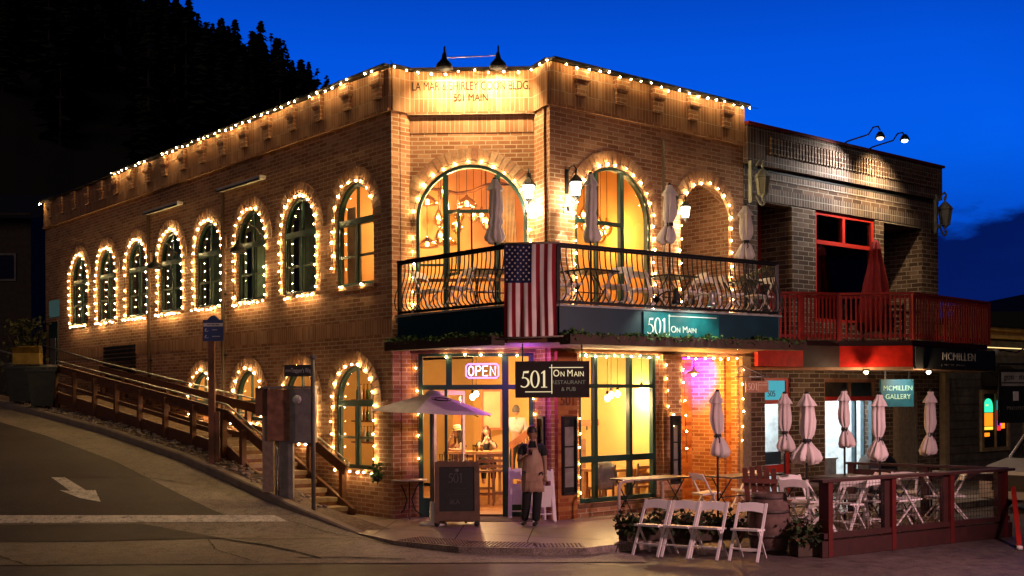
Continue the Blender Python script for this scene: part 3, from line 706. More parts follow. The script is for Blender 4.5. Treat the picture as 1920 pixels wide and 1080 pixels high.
# storefront in the right facade
rw = frames(RF, [(.70, .77, .25, 3.05), (2.70, 2.78, .25, 3.05), (.77, 2.70, 2.98, 3.05), (.77, 2.70, 2.40, 2.47), (.77, 2.70, 1.0, 1.12), (.77, 2.70, .25, .33), (1.12, 1.20, .33, 1.0), (1.12, 1.20, 1.12, 2.40), (1.12, 1.20, 2.47, 2.98), (2.05, 2.13, .33, 1.0), (2.05, 2.13, 1.12, 2.40), (2.05, 2.13, 2.47, 2.98)], .03, .13, 'storefront')
mb = MB(RF); mb.add([(.72, .075, .28), (2.76, .075, .28), (2.76, .075, 3.03), (.72, .075, 3.03)], [(0, 1, 2, 3)]); mb.build('pane', GLS, rw)
mb = MB(RF); mb.box(.60, 2.88, -.06, .14, .17, .25); mb.build('sill', WOODD, rw)
mb = MB(RF); mb.box(.55, RE, -.03, -.005, 3.07, 3.2); mb.build('lintel_board', WOODD, BLD)
# timber/brick pilasters between the openings
for u0, u1 in ((2.86, 3.40), (5.30, 5.58)):
    mb = MB(RF); mb.box(u0, u1, -.10, 0, 0, 3.06); mb.build('pilaster', BR if u0 < 3 else WOODG, BLD)
mb = MB(RF); mb.box(.08, .56, -.09, 0, 0, 3.06); mb.build('pilaster', BRR, BLD)
textmesh('501', .26, RF @ T(.33, -.095, 2.16), BLD, mat('carved_digits', (.16, .05, .03), .8), 'carved_number', .006)
# downpipes and the flat lamp boxes at their heads
for u in (-6.83, -11.08):
    dp = root('downpipe', LF @ T(u, 0, 0), 'brown downpipe between the %s of the side wall' % ('fifth and sixth upper windows from the left' if u > -10 else 'third and fourth upper windows from the left'), 'pipe', 'downpipes')
    mb = MB(LF); mb.cyl((u, -.06, groundL(u)), (u, -.06, 6.95), .045, n=8); mb.build('pipe', mat('brown_pipe', (.09, .05, .03), .5), dp)
    for z in (3.2, 4.6, 6.0): mb = MB(LF); mb.box(u-.07, u+.07, -.07, 0, z, z+.04); mb.build('bracket', IRON, dp)
    ab = root('awning_cassette', LF @ T(u+.9, 0, 6.9), 'long pale retracted awning box over the %s downpipe' % ('right-hand' if u > -10 else 'left-hand'), 'awning', 'retracted awning boxes')
    u0 = u-.1; mb = MB(LF); mb.box(u0, u0+2.1, -.16, -.01, 6.98, 7.05); mb.build('cassette', mat('pale_metal', (.6, .56, .5), .5), ab)
    mb = MB(LF); mb.box(u0, u0+2.1, -.18, -.16, 6.95, 6.99); mb.build('front_bar', IRON, ab)
dp = root('downpipe', RF @ T(2.95, 0, 0), 'thin pipe on the front wall between its two upper arches', 'pipe', 'downpipes')
mb = MB(RF); mb.cyl((2.95, -.05, 3.8), (2.95, -.05, 7.3), .03, n=8); mb.build('pipe', mat('brown_pipe2', (.14, .09, .06), .5), dp)

# ---------------------------------------------------------------- rooms behind the glass
mb = MB(); q = [LF @ Vector((-12, .25, 0)), LF @ Vector((-.2, .25, 0)), CF @ Vector((.05, .17, 0)), CF @ Vector((LBC, .17, 0)), RF @ Vector((.2, .2, 0)), RF @ Vector((3.3, .2, 0)), RF @ Vector((3.3, 7, 0))]
poly = [(p.x, p.y) for p in q]
mb.slab(poly, .0, .03); mb.build('floor', FLOORW, BLD)
mb = MB(); mb.slab(poly, 3.22, 3.70); mb.build('ceiling', PLAST, BLD)
mb = MB(); mb.slab(poly, 7.22, 7.3); mb.build('ceiling', PLASTA, BLD)
mb = MB(); p0 = LF @ Vector((-10.5, .22, 0)); p1 = LF @ Vector((-10.5, 5.0, 0)); mb.bar((p0.x, p0.y, 1.6), (p1.x, p1.y, 1.6), .1, 3.2)
p2 = Vector((1.6, 27.2, 0)); p3 = RF @ Vector((3.27, 5.8, 0)); mb.bar((p1.x, p1.y, 1.6), (p2.x, p2.y, 1.6), .1, 3.2)
mb.bar((p2.x-.05, p2.y, 1.6), (p3.x+.6, p3.y+.4, 1.6), .1, 3.2)
mb.box(3.2, 3.29, .17, 6.4, 0, 3.2, RF); mb.build('partition', PLAST, BLD)
mb = MB(); a_ = LF @ Vector((-2.35, .22, 0)); b_ = LF @ Vector((-2.35, 4.6, 0)); mb.bar((a_.x, a_.y, 5.5), (b_.x, b_.y, 5.5), .08, 3.5)
mb.bar((b_.x, b_.y, 5.5), (1.5, 27.0, 5.5), .1, 3.5); mb.bar((1.45, 27.0, 5.5), (p3.x+.6, p3.y+.4, 5.5), .1, 3.5)
mb.box(3.2, 3.29, .17, 6.4, 3.7, 7.2, RF); mb.build('partition', PLASTA, BLD)
mb = MB(); a_ = LF @ Vector((-19, 3.2, 0)); b_ = LF @ Vector((-2.5, 3.2, 0)); mb.bar((a_.x, a_.y, 5.5), (b_.x, b_.y, 5.5), .1, 3.6); mb.box(-19, -2.42, .2, 3.2, 3.6, 3.7, LF); mb.build('partition', mat('dim_room_wall', (.13, .22, .17), .9), BLD)
# curtains in the side windows
CURT = mat('grey_curtain', (.22, .22, .19), .9, trans=.3)
for i, u in enumerate(SL):
    mb = MB(LF); n = 14
    for xa, xb in ((u-.66, u-.36), ) if i in (0,) else ((u-.66, u-.48), (u+.40, u+.66)):
        for k in range(n):
            a = xa+(xb-xa)*k/n; b = xa+(xb-xa)*(k+1)/n; ya = .26+.025*(k % 2); yb = .26+.025*((k+1) % 2)
            mb.add([(a, ya, 4.42), (b, yb, 4.42), (b, yb, 6.0), (a, ya, 6.0)], [(0, 1, 2, 3)])
    tag(mb.build('curtain', CURT), 'pale curtain inside the %s upper side window%s' % (('eighth', 'seventh', 'sixth', 'fifth', 'fourth', 'third', 'second', 'first')[i], ' from the left'), 'curtain', 'curtains in the upper side windows')
# cyan-lit slots seen through the first two windows
for i in (6, 7):
    tb = root('tube_lamp', LF @ T(SL[i]+.3, .8, 4.5), 'cyan fluorescent tube glowing inside the %s upper side window from the left' % ('second' if i == 6 else 'first'), 'lamp', 'cyan tubes in the dark end room')
    mb = MB(LF); mb.box(SL[i]+.62, SL[i]+.78, .9, .93, 4.55, 5.6); mb.build('tube', emit('cyan_tube', (.3, .85, .85), .9), tb)
    mb = MB(LF); mb.box(SL[i]+.58, SL[i]+.82, .94, .97, 4.5, 5.65); mb.build('housing', GREYB, tb)
# ---------------------------------------------------------------- gallery building next door
GAL = root('gallery_building', RF @ T(5.5, 0, 0), 'two-storey brown brick building with red window frames and a red balcony', 'building')
U0, U1 = 5.49, 13.2
gops = [rectf(5.95, 7.15, 3.42, 6.40), rectf(8.02, 10.37, 3.9, 6.42), rectf(10.75, 12.43, 3.42, 6.38), rectf(6.17, 7.08, 0, 2.62), rectf(8.32, 10.42, .25, 2.62)]
mb = MB(); wall(mb, RF, U0, U1, 0, 7.06, gops, .35); backed(mb, RF, U0, U1, 0, 7.06, gops, .35)
mb.box(U1-.3, U1, .36, 10, 0, 7.9, RF); mb.build('wall', BRM, GAL)
mb = MB(RF); mb.box(U0, U1, -.012, 0, 6.43, 6.72); mb.box(U0, U1, -.012, 0, 6.90, 7.05); mb.build('soldier_course', BRMS, GAL)
mb = MB(RF); mb.box(U0, U1+.04, -.10, .3, 7.16, 7.97); cp = mb.build('parapet', BRMS, GAL)
mb = MB(RF); mb.box(U0, U1, -.02, .3, 7.06, 7.16); mb.build('shadow_gap', RUBBER, cp)
mb = MB(RF)
for k in range(60): mb.box(6.25+k*.112, 6.25+k*.112+.062, -.145, -.10, 7.42, 7.80)
tag(mb.build('rib', BRM, cp), kind='stuff')
mb = MB(RF); mb.box(U0-.02, U1+.08, -.16, .32, 7.97, 8.03); mb.build('coping', mat('dark_red_coping', (.20, .02, .015), .45, .3), cp)
mb = MB(RF); mb.box(U0, U1, .3, 10, 7.6, 7.7); mb.build('roof', RUBBER, GAL)
# upper left recess
mb = MB(RF); mb.box(5.8, 7.3, .95, 1.05, 3.4, 5.62); mb.box(7.15, 7.25, .35, 1.0, 3.4, 6.5); mb.build('recess_wall', BRM, GAL)
mb = MB(RF); mb.box(5.85, 7.2, .9, 1.0, 5.62, 5.70); mb.box(7.02, 7.15, .86, .96, 3.45, 6.5); mb.box(5.85, 7.02, .9, 1.0, 6.28, 6.5); w = mb.build('window', REDP, GAL)
mb = MB(RF); mb.box(5.85, 7.02, .97, .98, 5.70, 6.28); mb.build('pane', GLD, w)
mb = MB(RF); mb.box(5.8, 7.3, 1.06, 2, 6.5, 6.6); mb.box(5.8, 7.3, 2.0, 2.05, 3.4, 6.6); mb.build('dark_room', RUBBER, GAL)
# red framed window
f = frames(RF, [(8.02, 8.10, 3.9, 6.42), (10.27, 10.37, 3.9, 6.42), (8.10, 10.27, 6.33, 6.42), (8.10, 10.27, 5.67, 5.76), (9.10, 9.20, 5.76, 6.33), (8.10, 10.27, 3.9, 3.98)], .03, .14, 'window', REDP, GAL)
mb = MB(RF); mb.add([(8.05, .09, 3.95), (10.3, .09, 3.95), (10.3, .09, 6.38), (8.05, .09, 6.38)], [(0, 1, 2, 3)]); mb.build('pane', GLD, f)
mb = MB(RF); mb.box(7.9, 12.5, 2.2, 2.3, 3.3, 6.6); mb.box(10.5, 10.6, .36, 2.2, 3.3, 6.6); mb.box(7.9, 10.5, .36, 2.2, 6.5, 6.6); mb.build('room_wall', RUBBER, GAL)
mb = MB(RF); mb.box(12.43, 12.53, .35, 2.2, 3.3, 6.6); mb.build('recess_wall', BRM, GAL)
mb = MB(RF); mb.box(10.6, 12.5, .36, 2.2, 6.40, 6.5); mb.build('recess_ceiling', WOODD, GAL)
# ground floor: 505 door and gallery window
LTB = emit('gallery_tube_light', (.85, .95, 1), 9)
f = frames(RF, [(6.17, 6.22, 0, 2.62), (6.98, 7.08, 0, 2.62), (6.22, 6.98, 2.05, 2.14), (6.22, 6.98, .55, .72), (6.22, 6.98, 2.56, 2.62)], .05, .14, 'shop_door', REDP, GAL)
mb = MB(RF); mb.add([(6.2, .1, .02), (7.0, .1, .02), (7.0, .1, 2.05), (6.2, .1, 2.05)], [(0, 1, 2, 3)]); mb.build('pane', GLS, f)
mb = MB(RF); mb.box(6.22, 6.98, .09, .11, 2.14, 2.56); mb.build('transom', emit('teal_backlit_glass', (.10, .52, .62), .75), f)
textmesh('505', .19, RF @ T(6.5, .08, 2.27), f, BLACK, 'house_number', .003)
mb = MB(RF); mb.box(6.22, 6.98, .2, .22, .72, 1.0); mb.build('counter_sign', mat('dark_teal_board', (.02, .06, .08), .6), f)
f = frames(RF, [(8.32, 8.40, .25, 2.62), (10.34, 10.42, .25, 2.62), (8.40, 10.34, 2.53, 2.62), (9.36, 9.43, 2.20, 2.53), (8.40, 10.34, .25, .33)], .04, .13, 'shop_window', mat('copper_frame', (.25, .10, .05), .5), GAL)
frames(RF, [(8.40, 10.34, 2.10, 2.20)], .03, .13, 'red_transom', REDP, f)
mb = MB(RF); mb.box(8.40, 9.36, .10, .115, 2.2, 2.53); mb.box(9.43, 10.34, .10, .115, 2.2, 2.53); mb.build('transom_blind', mat('brown_blind', (.07, .045, .03), .8), f)
frames(RF, [(9.55, 9.63, .0, 2.10), (9.92, 9.96, 0, 2.1), (10.25, 10.33, 0, 2.10), (9.63, 10.25, 0, .18)], .035, .125, 'blue_door', mat('blue_grey_paint', (.14, .25, .32), .5), f)
mb = MB(RF); mb.add([(8.35, .085, .28), (10.38, .085, .28), (10.38, .085, 2.58), (8.35, .085, 2.58)], [(0, 1, 2, 3)]); mb.build('pane', GLS, f)
GW = mat('gallery_white', (.75, .78, .78), .9)
mb = MB(RF); mb.box(5.9, 11.5, 3.2, 3.3, 0, 3); mb.box(5.8, 5.9, .4, 3.3, 0, 3); mb.box(11.5, 11.6, .4, 3.3, 0, 3); mb.box(5.9, 11.5, .4, 3.3, 0, .03); mb.box(5.9, 11.5, .4, 3.3, 2.75, 2.85); mb.box(7.4, 7.5, .4, 2.4, 0, 2.8); mb.build('room', GW, GAL)
for a in (6.5, 8.9, 10.2):
    gt = root('ceiling_light', RF @ T(a, 1.5, 2.7), 'white strip light on the gallery ceiling %s' % {6.5: 'behind the 505 door', 8.9: 'behind the left of the shop window', 10.2: 'behind the blue door'}[a], 'lamp', 'gallery strip lights')
    mb = MB(RF); mb.box(a-.4, a+.4, 1.4, 1.6, 2.68, 2.72); mb.build('diffuser', LTB, gt); mb = MB(RF); mb.box(a-.42, a+.42, 1.38, 1.62, 2.72, 2.75); mb.build('housing', WHITE, gt); light('glow', 'POINT', RF @ Vector((a, 1.6, 2.45)), 130, (.88, .95, 1), gt, shadow_soft_size=.15)
# pictures and a pot inside
pic = root('framed_picture', RF @ T(6.6, 1.1, 1.5), 'framed print standing inside the 505 door window', 'picture')
mb = MB(RF); mb.box(6.3, 6.75, 1.0, 1.03, .95, 1.75); mb.build('frame', IRON, pic); mb = MB(RF); mb.box(6.34, 6.71, .985, 1.0, .99, 1.71); mb.build('print', mat('print_blue', (.35, .45, .5), .6, var=.6, scale=9), pic)
pp = root('plant_pot', RF @ T(8.75, .35, .72), 'small red pot with thin dark twigs behind the gallery window', 'plant')
mb = MB(RF @ T(8.75, .5, .78)); mb.lathe([(.08, 0), (.09, .25), (.08, .25), (.07, .05)], 10); mb.build('pot', REDP, pp)
mb = MB(RF @ T(8.75, .5, 1.0)); rs = random.Random(5)
for k in range(14):
    a = rs.uniform(-.22, .22); b = rs.uniform(-.1, .1); mb.tube([(0, 0, 0), (a*.5, b*.5, .18), (a, b, rs.uniform(.25, .42))], .006, 4)
    mb.sph((a, b, .35), .018, 5, 4)
mb.build('twigs', IRON, pp)
st = root('display_plinth', RF @ T(8.75, .5, 0), 'white plinth under the red pot', 'plinth'); mb = MB(RF); mb.box(8.45, 9.2, .3, .8, .03, .74); mb.build('plinth', GW, st); mb = MB(RF); mb.box(8.42, 9.23, .27, .83, .74, .775); mb.build('top', WHITE, st)
# weathered timber column and the corner post
mb = MB(RF); mb.box(11.1, 12.0, -.12, -.0, 0, 2.3); wc = mb.build('timber_panel', WOODG, GAL)
mb = MB(RF)
for k in range(8): mb.box(11.13+k*.108, 11.13+k*.108+.09, -.135, -.12, 0, 2.28)
mb.build('planks', WOODG, wc)
# soffit, fascia, balcony
b0, b1, b2, b3 = P(1449, 550, 24.9), P(1501, 547, 25.0), P(1572, 550, 25.3), P(1710, 549, 25.2); b4 = P(1851, 565, 28.0)
wl0 = RF @ Vector((5.6, 0, 0)); wl1 = RF @ Vector((13.2, 0, 0))
Q = lambda v: (v.x, v.y)
BALC = root('gallery_balcony', RF @ T(9, -1, 3.4), 'red painted timber balcony with close balusters on the brown brick building', 'balcony')
pts = [(wl0.x, wl0.y-.02), Q(b0), Q(b1), Q(b2), Q(b3), Q(b4), (wl1.x, wl1.y-.02)]
mb = MB(); mb.slab(pts, 3.30, 3.42); mb.build('deck', DRED, BALC)
mb = MB(); mb.slab([((x-9)*1.01+9, y-.05) for x, y in pts], 2.78, 2.84); mb.build('soffit', mat('soffit_boards', (.32, .16, .08), .6), BALC)
REDG = mat('red_fascia', (.50, .014, .006), .65, spec=.2)
def plank(p, q, z0, z1, th, nm, m, par, off=.03):
    mb = MB(); a = Vector((p.x, p.y, (z0+z1)/2)); b = Vector((q.x, q.y, (z0+z1)/2)); mb.bar(a, b, th, z1-z0); return mb.build(nm, m, par)
fl = P(1418, 670, 23.6); fm_ = P(1503, 670, 24.7)
plank(fl, fm_, 2.84, 3.22, .08, 'fascia_panel', REDG, BALC)
f1_ = Vector((b1.x, b1.y, 0)); plank(fm_, b2, 2.84, 3.30, .08, 'fascia_panel', DRED, BALC)
plank(b2, b3, 2.84, 3.30, .08, 'fascia_panel', REDG, BALC)
# black sign fascia with the gallery's name
e3 = b3.copy(); e4 = b4+(b4-b3).normalized()*.3
sf2 = root('sign_fascia', T(b3.x, b3.y, 2.8), 'black sign board reading MCMILLEN under the red balcony', 'sign')
d3 = (e4-e3); d3.z = 0; l3 = d3.length; M3 = frame((e3.x, e3.y), (d3.x, d3.y))
mb = MB(M3); mb.box(0.02, l3, -.07, .07, 2.80, 3.28); mb.build('board', BLACK, sf2)
textmesh('MCMILLEN', .25, M3 @ T(l3*.52, -.075, 3.09), sf2, mat('grey_lettering', (.6, .58, .56), .5), 'lettering', .004, spacing=1.12, width=1.75)
mb = MB(M3)
for k in range(15):
    if k not in (1, 5, 8): mb.box(l3*.30+k*.085, l3*.30+k*.085+.04, -.075, -.07, 2.885, 2.93)
mb.build('small_print', mat('dim_lettering', (.10, .09, .09), .6), sf2)
# railing
def picket_rail(par, p, q, z0, z1, n, cap_=.1):
    M = frame((p.x, p.y), (q.x-p.x, q.y-p.y)); l = hypot(q.x-p.x, q.y-p.y)
    mb = MB(M); mb.box(-.04, l+.04, -.06, .06, z1-.045, z1); mb.build('handrail', REDB, par)
    mb = MB(M); mb.box(0, l, -.02, .02, z1-.13, z1-.06); mb.build('top_rail', REDB, par)
    mb = MB(M); mb.box(0, l, -.02, .02, z0+.07, z0+.13); mb.build('bottom_rail', REDB, par)
    pm = None
    for i in range(n):
        x = l*(i+.5)/n
        if pm is None:
            mb = MB(M); mb.box(x-.018, x+.018, -.05, -.02, z0+.02, z1-.07); pm = mb.build('baluster', REDB, par); x0 = x
        else:
            c = pm.copy(); COL.objects.link(c); c.parent = par
            w_ = M @ Vector((x, 0, 0))-M @ Vector((x0, 0, 0)); c.location = (wmat(par).to_3x3().inverted() @ w_)
    mb = MB(M); mb.box(-.05, .05, -.05, .05, z0, z1-.05); mb.build('post', REDB, par)
for p, q, n in ((b0, b1, 6), (b1, b2, 10), (b2, b3, 15), (b3, b4, 30)): picket_rail(BALC, p, q, 3.42, 4.46, n)
e_ = RF @ Vector((13.2, -.1, 0)); picket_rail(BALC, b4, e_, 3.42, 4.46, 10)
# downlights in the soffit
for px, py in ((1624, 690), (1741, 692)):
    p = P(px, py, 25.0 if px < 1700 else 25.4); p.z = 2.77
    dl = root('soffit_light', T(*p), 'small %s under the red balcony' % ('amber downlight' if px < 1700 else 'bright white flood lamp'), 'lamp')
    mb = MB(T(*p)); mb.sph((0, 0, -.04), .05, 10, 6); mb.build('lamp', emit('soffit_lamp_%s' % ('amber' if px < 1700 else 'white'), (1, .75, .4) if px < 1700 else (1, .95, .8), 15), dl)
    mb = MB(T(*p)); mb.cyl((0, 0, -.02), (0, 0, .02), .075, n=12); mb.build('collar', IRON, dl)
    light('glow', 'POINT', p+Vector((0, -.1, -.18)), 30, (1, .7, .4), dl, shadow_soft_size=.05)
# MCMILLEN GALLERY panel
gs = root('gallery_sign', RF @ T(11.2, -.25, 2.2), 'teal-black square panel reading MCMILLEN GALLERY', 'sign')
pA = P(1652, 714, 25.9); Mg = frame((pA.x, pA.y), (1, .25)); 
mb = MB(Mg); mb.box(0, .82, 0, .06, 1.97, 2.58); mb.build('panel', mat('teal_sign_face', (.015, .10, .13), .5), gs)
GCR = mat('pale_green_lettering', (.55, .75, .5), .5)
textmesh('MCMILLEN', .155, Mg @ T(.42, -.006, 2.38), gs, GCR, 'lettering', .003)
textmesh('GALLERY', .155, Mg @ T(.42, -.006, 2.19), gs, GCR, 'lettering', .003)
mb = MB(Mg); mb.box(.1, .14, .03, .05, 2.58, 2.80); mb.box(.7, .74, .03, .05, 2.58, 2.80); mb.build('hangers', IRON, gs)
light('sign_light', 'SPOT', Mg @ Vector((.5, -.5, 2.75)), 30, (.55, .9, 1), gs, spot_size=R(90), spot_blend=.8, shadow_soft_size=.04, rot=aim(Mg @ Vector((.5, -.5, 2.75)), Mg @ Vector((.5, 0, 2.25))))

# ---------------------------------------------------------------- wooden studio building at the right
STU = root('studio_building', RF @ T(14, 0, 0), 'low grey clapboard building with a gold-lit cornice at the right edge', 'building')
SID = mat('grey_siding', (.17, .155, .13), .8, var=.2, scale=4, bump=.3)
mb = MB(RF); mb.box(13.5, 26, .1, 8, 0, 3.7)
for k in range(17): mb.box(13.5, 26, .1-.028, .1, .05+k*.215, .05+k*.215+.19)
mb.build('wall', SID, STU)
mb = MB(RF); mb.box(13.42, 13.62, -.05, .12, 0, 2.9); mb.build('corner_board', mat('tan_board', (.45, .33, .18), .7), STU)
CRN = mat('gold_cornice', (.62, .40, .12), .6)
mb = MB(RF); mb.box(13.6, 26, -.15, .3, 3.74, 3.82); mb.box(13.6, 26, -.25, .3, 3.95, 4.02); mb.box(13.6, 26, -.1, .3, 3.82, 3.95); mb.build('cornice', CRN, STU)
mb = MB(RF); mb.box(13.6, 26, -.3, 8, 4.02, 4.06); mb.build('roof', RUBBER, STU)
cl = root('cornice_light', RF @ T(16, -.4, 3.3), 'strip lamp under the gold cornice of the studio', 'lamp')
mb = MB(RF); mb.box(15.0, 19, -.34, -.31, 3.45, 3.475); mb.build('strip', emit('cornice_strip', (1, .66, .25), 1.8), cl); mb = MB(RF); mb.box(15.0, 19, -.35, -.30, 3.43, 3.45); mb.build('channel', IRON, cl)
wn_ = frames(RF, [(15.35, 15.47, .7, 2.35), (16.75, 16.87, .7, 2.35), (15.47, 16.75, 2.25, 2.35), (15.47, 16.75, .7, .8), (16.1, 16.14, .8, 2.25)], .0, .12, 'window', MATS['tan_board'], STU)
mb = MB(RF); mb.box(15.47, 16.75, .055, .065, .8, 2.25); mb.build('pane', BLACK, wn_)
# glowing coloured glass panels in that window
sg = root('stained_glass_panel', RF @ T(15.8, .03, 1.3), 'pair of glowing orange and green stained glass panels in the studio window', 'stained glass')
colr = {'green': (.03, .75, .38), 'orange': (1, .25, .01), 'yellow': (1, .6, .05), 'red': (.85, .02, .03), 'pink': (.8, .05, .5), 'teal': (.0, .6, .65)}
def cell(u0, u1, z0, z1, c, n=1, arch=False):
    mb = MB(RF)
    if arch: mb.prism([(u0, z0), (u1, z0)]+[((u0+u1)/2+(u1-u0)/2*cos(pi*i/8), z0+(z1-z0)*(.4+.6*sin(pi*i/8))) for i in range(9)], .03, .045)
    else: mb.box(u0, u1, .03, .045, z0, z1)
    mb.build('%s_glass' % c, emit('glow_'+c, colr[c], 1.6), sg)
cell(15.52, 15.98, 1.75, 2.12, 'green', arch=True); cell(15.52, 15.98, 1.38, 1.73, 'orange'); cell(15.52, 15.98, 1.28, 1.36, 'yellow'); cell(15.52, 15.8, 1.10, 1.2, 'orange')
cell(16.17, 16.62, 1.80, 2.12, 'teal', arch=True); cell(16.17, 16.38, 1.55, 1.78, 'red'); cell(16.40, 16.62, 1.55, 1.78, 'red'); cell(16.2, 16.42, 1.38, 1.53, 'pink'); cell(16.44, 16.62, 1.3, 1.53, 'orange'); cell(16.2, 16.4, 1.25, 1.36, 'red')
cell(15.6, 15.75, 1.92, 1.96, 'yellow')
wn_ = frames(RF, [(17.7, 17.82, 0, 2.2), (17.82, 19.3, 2.1, 2.2), (19.3, 19.42, 0, 2.2)], .0, .12, 'window', MATS['tan_board'], STU)
mb = MB(RF); mb.box(17.82, 19.3, .055, .065, 0, 2.1); mb.build('pane', BLACK, wn_)
ng = root('neon_shapes', RF @ T(18.1, .03, 1.4), 'blue and green neon squiggles in the far right studio window', 'neon sign')
mb = MB(RF); mb.tube([(18.0+.1*sin(i*.8), .03, 1.2+.05*i) for i in range(14)], .02, 5); mb.build('blue_tube', emit('neon_blue', (.1, .35, 1), 3), ng)
mb = MB(RF); mb.tube([(17.85+.07*i, .03, 2.0+.03*sin(i*2)) for i in range(12)], .025, 5); mb.build('green_tube', emit('neon_green', (.02, .8, .4), 2), ng)
aw = root('studio_awning', RF @ T(15.8, -.1, 2.6), 'black sloping fabric awning on the studio wall', 'awning')
mb = MB(RF)
for x0 in (15.4,):
    mb.add([(x0, .05, 3.0), (x0+1.6, .05, 3.0), (x0+1.6, -.75, 2.45), (x0, -.75, 2.45), (x0, .05, 2.45), (x0+1.6, .05, 2.45)], [(0, 3, 2, 1), (0, 4, 3), (1, 2, 5)])
mb.build('canvas', BLACK, aw); mb = MB(RF); mb.tube([(15.4, .05, 2.98), (15.4, -.76, 2.44), (17.0, -.76, 2.44), (17.0, .05, 2.98)], .018, 5); mb.build('frame', IRON, aw)
ss = root('studio_sign', RF @ T(18.4, -.2, 2.2), 'black hanging sign board reading gcm studio at the right edge', 'sign')
pB = P(1876, 700, 27.5); Ms = frame((pB.x, pB.y), (1, .5))
mb = MB(Ms); mb.box(0, 1.6, 0, .06, 1.55, 2.83); mb.build('board', BLACK, ss)
mb = MB(Ms); mb.box(.03, 1.57, -.008, 0, 2.52, 2.76); mb.box(.03, 1.57, -.008, 0, 2.43, 2.49); mb.build('strip', mat('pale_sign_strip', (.34, .33, .31), .6), ss)
textmesh('gcm · studio', .2, Ms @ T(.60, -.012, 2.645), ss, BLACK, 'lettering', .003)
textmesh('PROSPECT', .12, Ms @ T(.55, -.006, 1.90), ss, mat('dim_grey_lettering', (.2, .2, .2), .6), 'lettering', .003, spacing=1.3)
mb = MB(Ms); mb.box(.42, .6, -.008, 0, 2.08, 2.30); mb.build('emblem', WHITE, ss)
mb = MB(Ms); mb.tube([(-.05, .02, 1.5), (-.05, .02, 2.95), (1.7, .02, 2.95)], .03, 6); mb.build('bracket', IRON, ss)
fl_ = root('wall_floodlight', T(*P(1867, 660, 30.5)), 'small outdoor flood lamp on a cable at the top of the clapboard wall', 'lamp')
Mx = T(*P(1867, 660, 29.3)); mb = MB(Mx); mb.sph((0, 0, 0), .09, 10, 7, (1, 1, .9)); mb.build('lens', mat('pale_lens', (.5, .5, .42), .3), fl_); mb = MB(Mx); mb.tube([(0, .05, 0), (.25, .2, .05), (.8, .6, .0), (1.4, 1, .3)], .02, 5); mb.build('cable', IRON, fl_)

# ---------------------------------------------------------------- far things
DKW = mat('dark_timber_house', (.06, .045, .04), .9)
hs = root('hillside_house', T(-19, 44, 3), 'dark timber house at the left edge behind the brick building', 'house')
mb = MB(T(-19.2, 46, 2.0)); mb.box(-7, 0.2, 0, 8, 0, 7.6); mb.build('wall', DKW, hs)
mb = MB(T(-19.2, 46, 2.0)); mb.add([(-7.4, -.6, 7.3), (.7, -.6, 7.3), (.7, 4, 9.0), (-7.4, 4, 9.0), (.7, 8.5, 7.3), (-7.4, 8.5, 7.3)], [(0, 1, 2, 3), (3, 2, 4, 5)]); mb.build('roof', RUBBER, hs)
for x, z in ((-1.4, 5.5), (-3.2, 5.4), (-2.2, 2.6)):
    w = frames(T(-19.2, 46, 2.0), [(x, x+.08, z-.6, z+.5), (x+.95, x+1.03, z-.6, z+.5), (x+.08, x+.95, z+.42, z+.5), (x+.08, x+.95, z-.6, z-.52)], -.06, -.0, 'window', mat('grey_trim', (.16, .15, .15), .7), hs)
    mb = MB(T(-19.2, 46, 2.0)); mb.box(x+.08, x+.95, -.03, -.02, z-.52, z+.42); mb.build('pane', GLD, w)
dk = root('distant_block', T(60, 110, 0), 'black flat-roofed block on the horizon at the far right', 'building')
mb = MB(); mb.box(44, 58, 110, 130, -.1, 10.0); mb.box(49.5, 80, 109.5, 130, -.1, 11.8); mb.build('wall', RUBBER, dk)
mb = MB(); mb.box(46, 47, 109.9, 110, 5, 7); mb.box(52, 53.4, 109.4, 109.5, 6, 8.4); mb.build('window', GLD, dk)
# hill
def ridge(X):   # X at Y=230
    pxs = 960+X/230*F
    return 2.26+(HY-interp(pxs, [(-900, -420), (-300, -260), (0, -85), (215, 30), (350, 100), (430, 140), (500, 175), (570, 205), (700, 300), (900, 430), (1200, 600), (1500, 700), (2200, 715)]))/F*230
HILL = mat('dark_hillside', (.02, .022, .014), .95, var=.3, scale=.08)
mb = MB(); nx, ny = 60, 16; gv = []
def hillz(X, Y):
    t = min(1, max(0, (Y-62)/168)); return -.2+(ridge(X*230/max(Y, 62))+.2)*(t**.85)
for j in range(ny+1):
    for i in range(nx+1):
        Y = 62+178*j/ny; X = (-.95+1.5*i/nx)*Y; z = hillz(X, min(Y, 230)) if X < .42*Y else -.2
        gv.append((X, Y, z+1.2*sin(i*1.7+j)*(j/ny)))
mb.add(gv, [(j*(nx+1)+i, j*(nx+1)+i+1, (j+1)*(nx+1)+i+1, (j+1)*(nx+1)+i) for j in range(ny) for i in range(nx)])
tag(mb.build('hill', HILL), 'steep dark wooded hillside behind the town', kind='structure')
NEED = mat('conifer_needles', (.02, .032, .018), .9, var=.3)
BARK = mat('bark', (.05, .035, .025), .9)
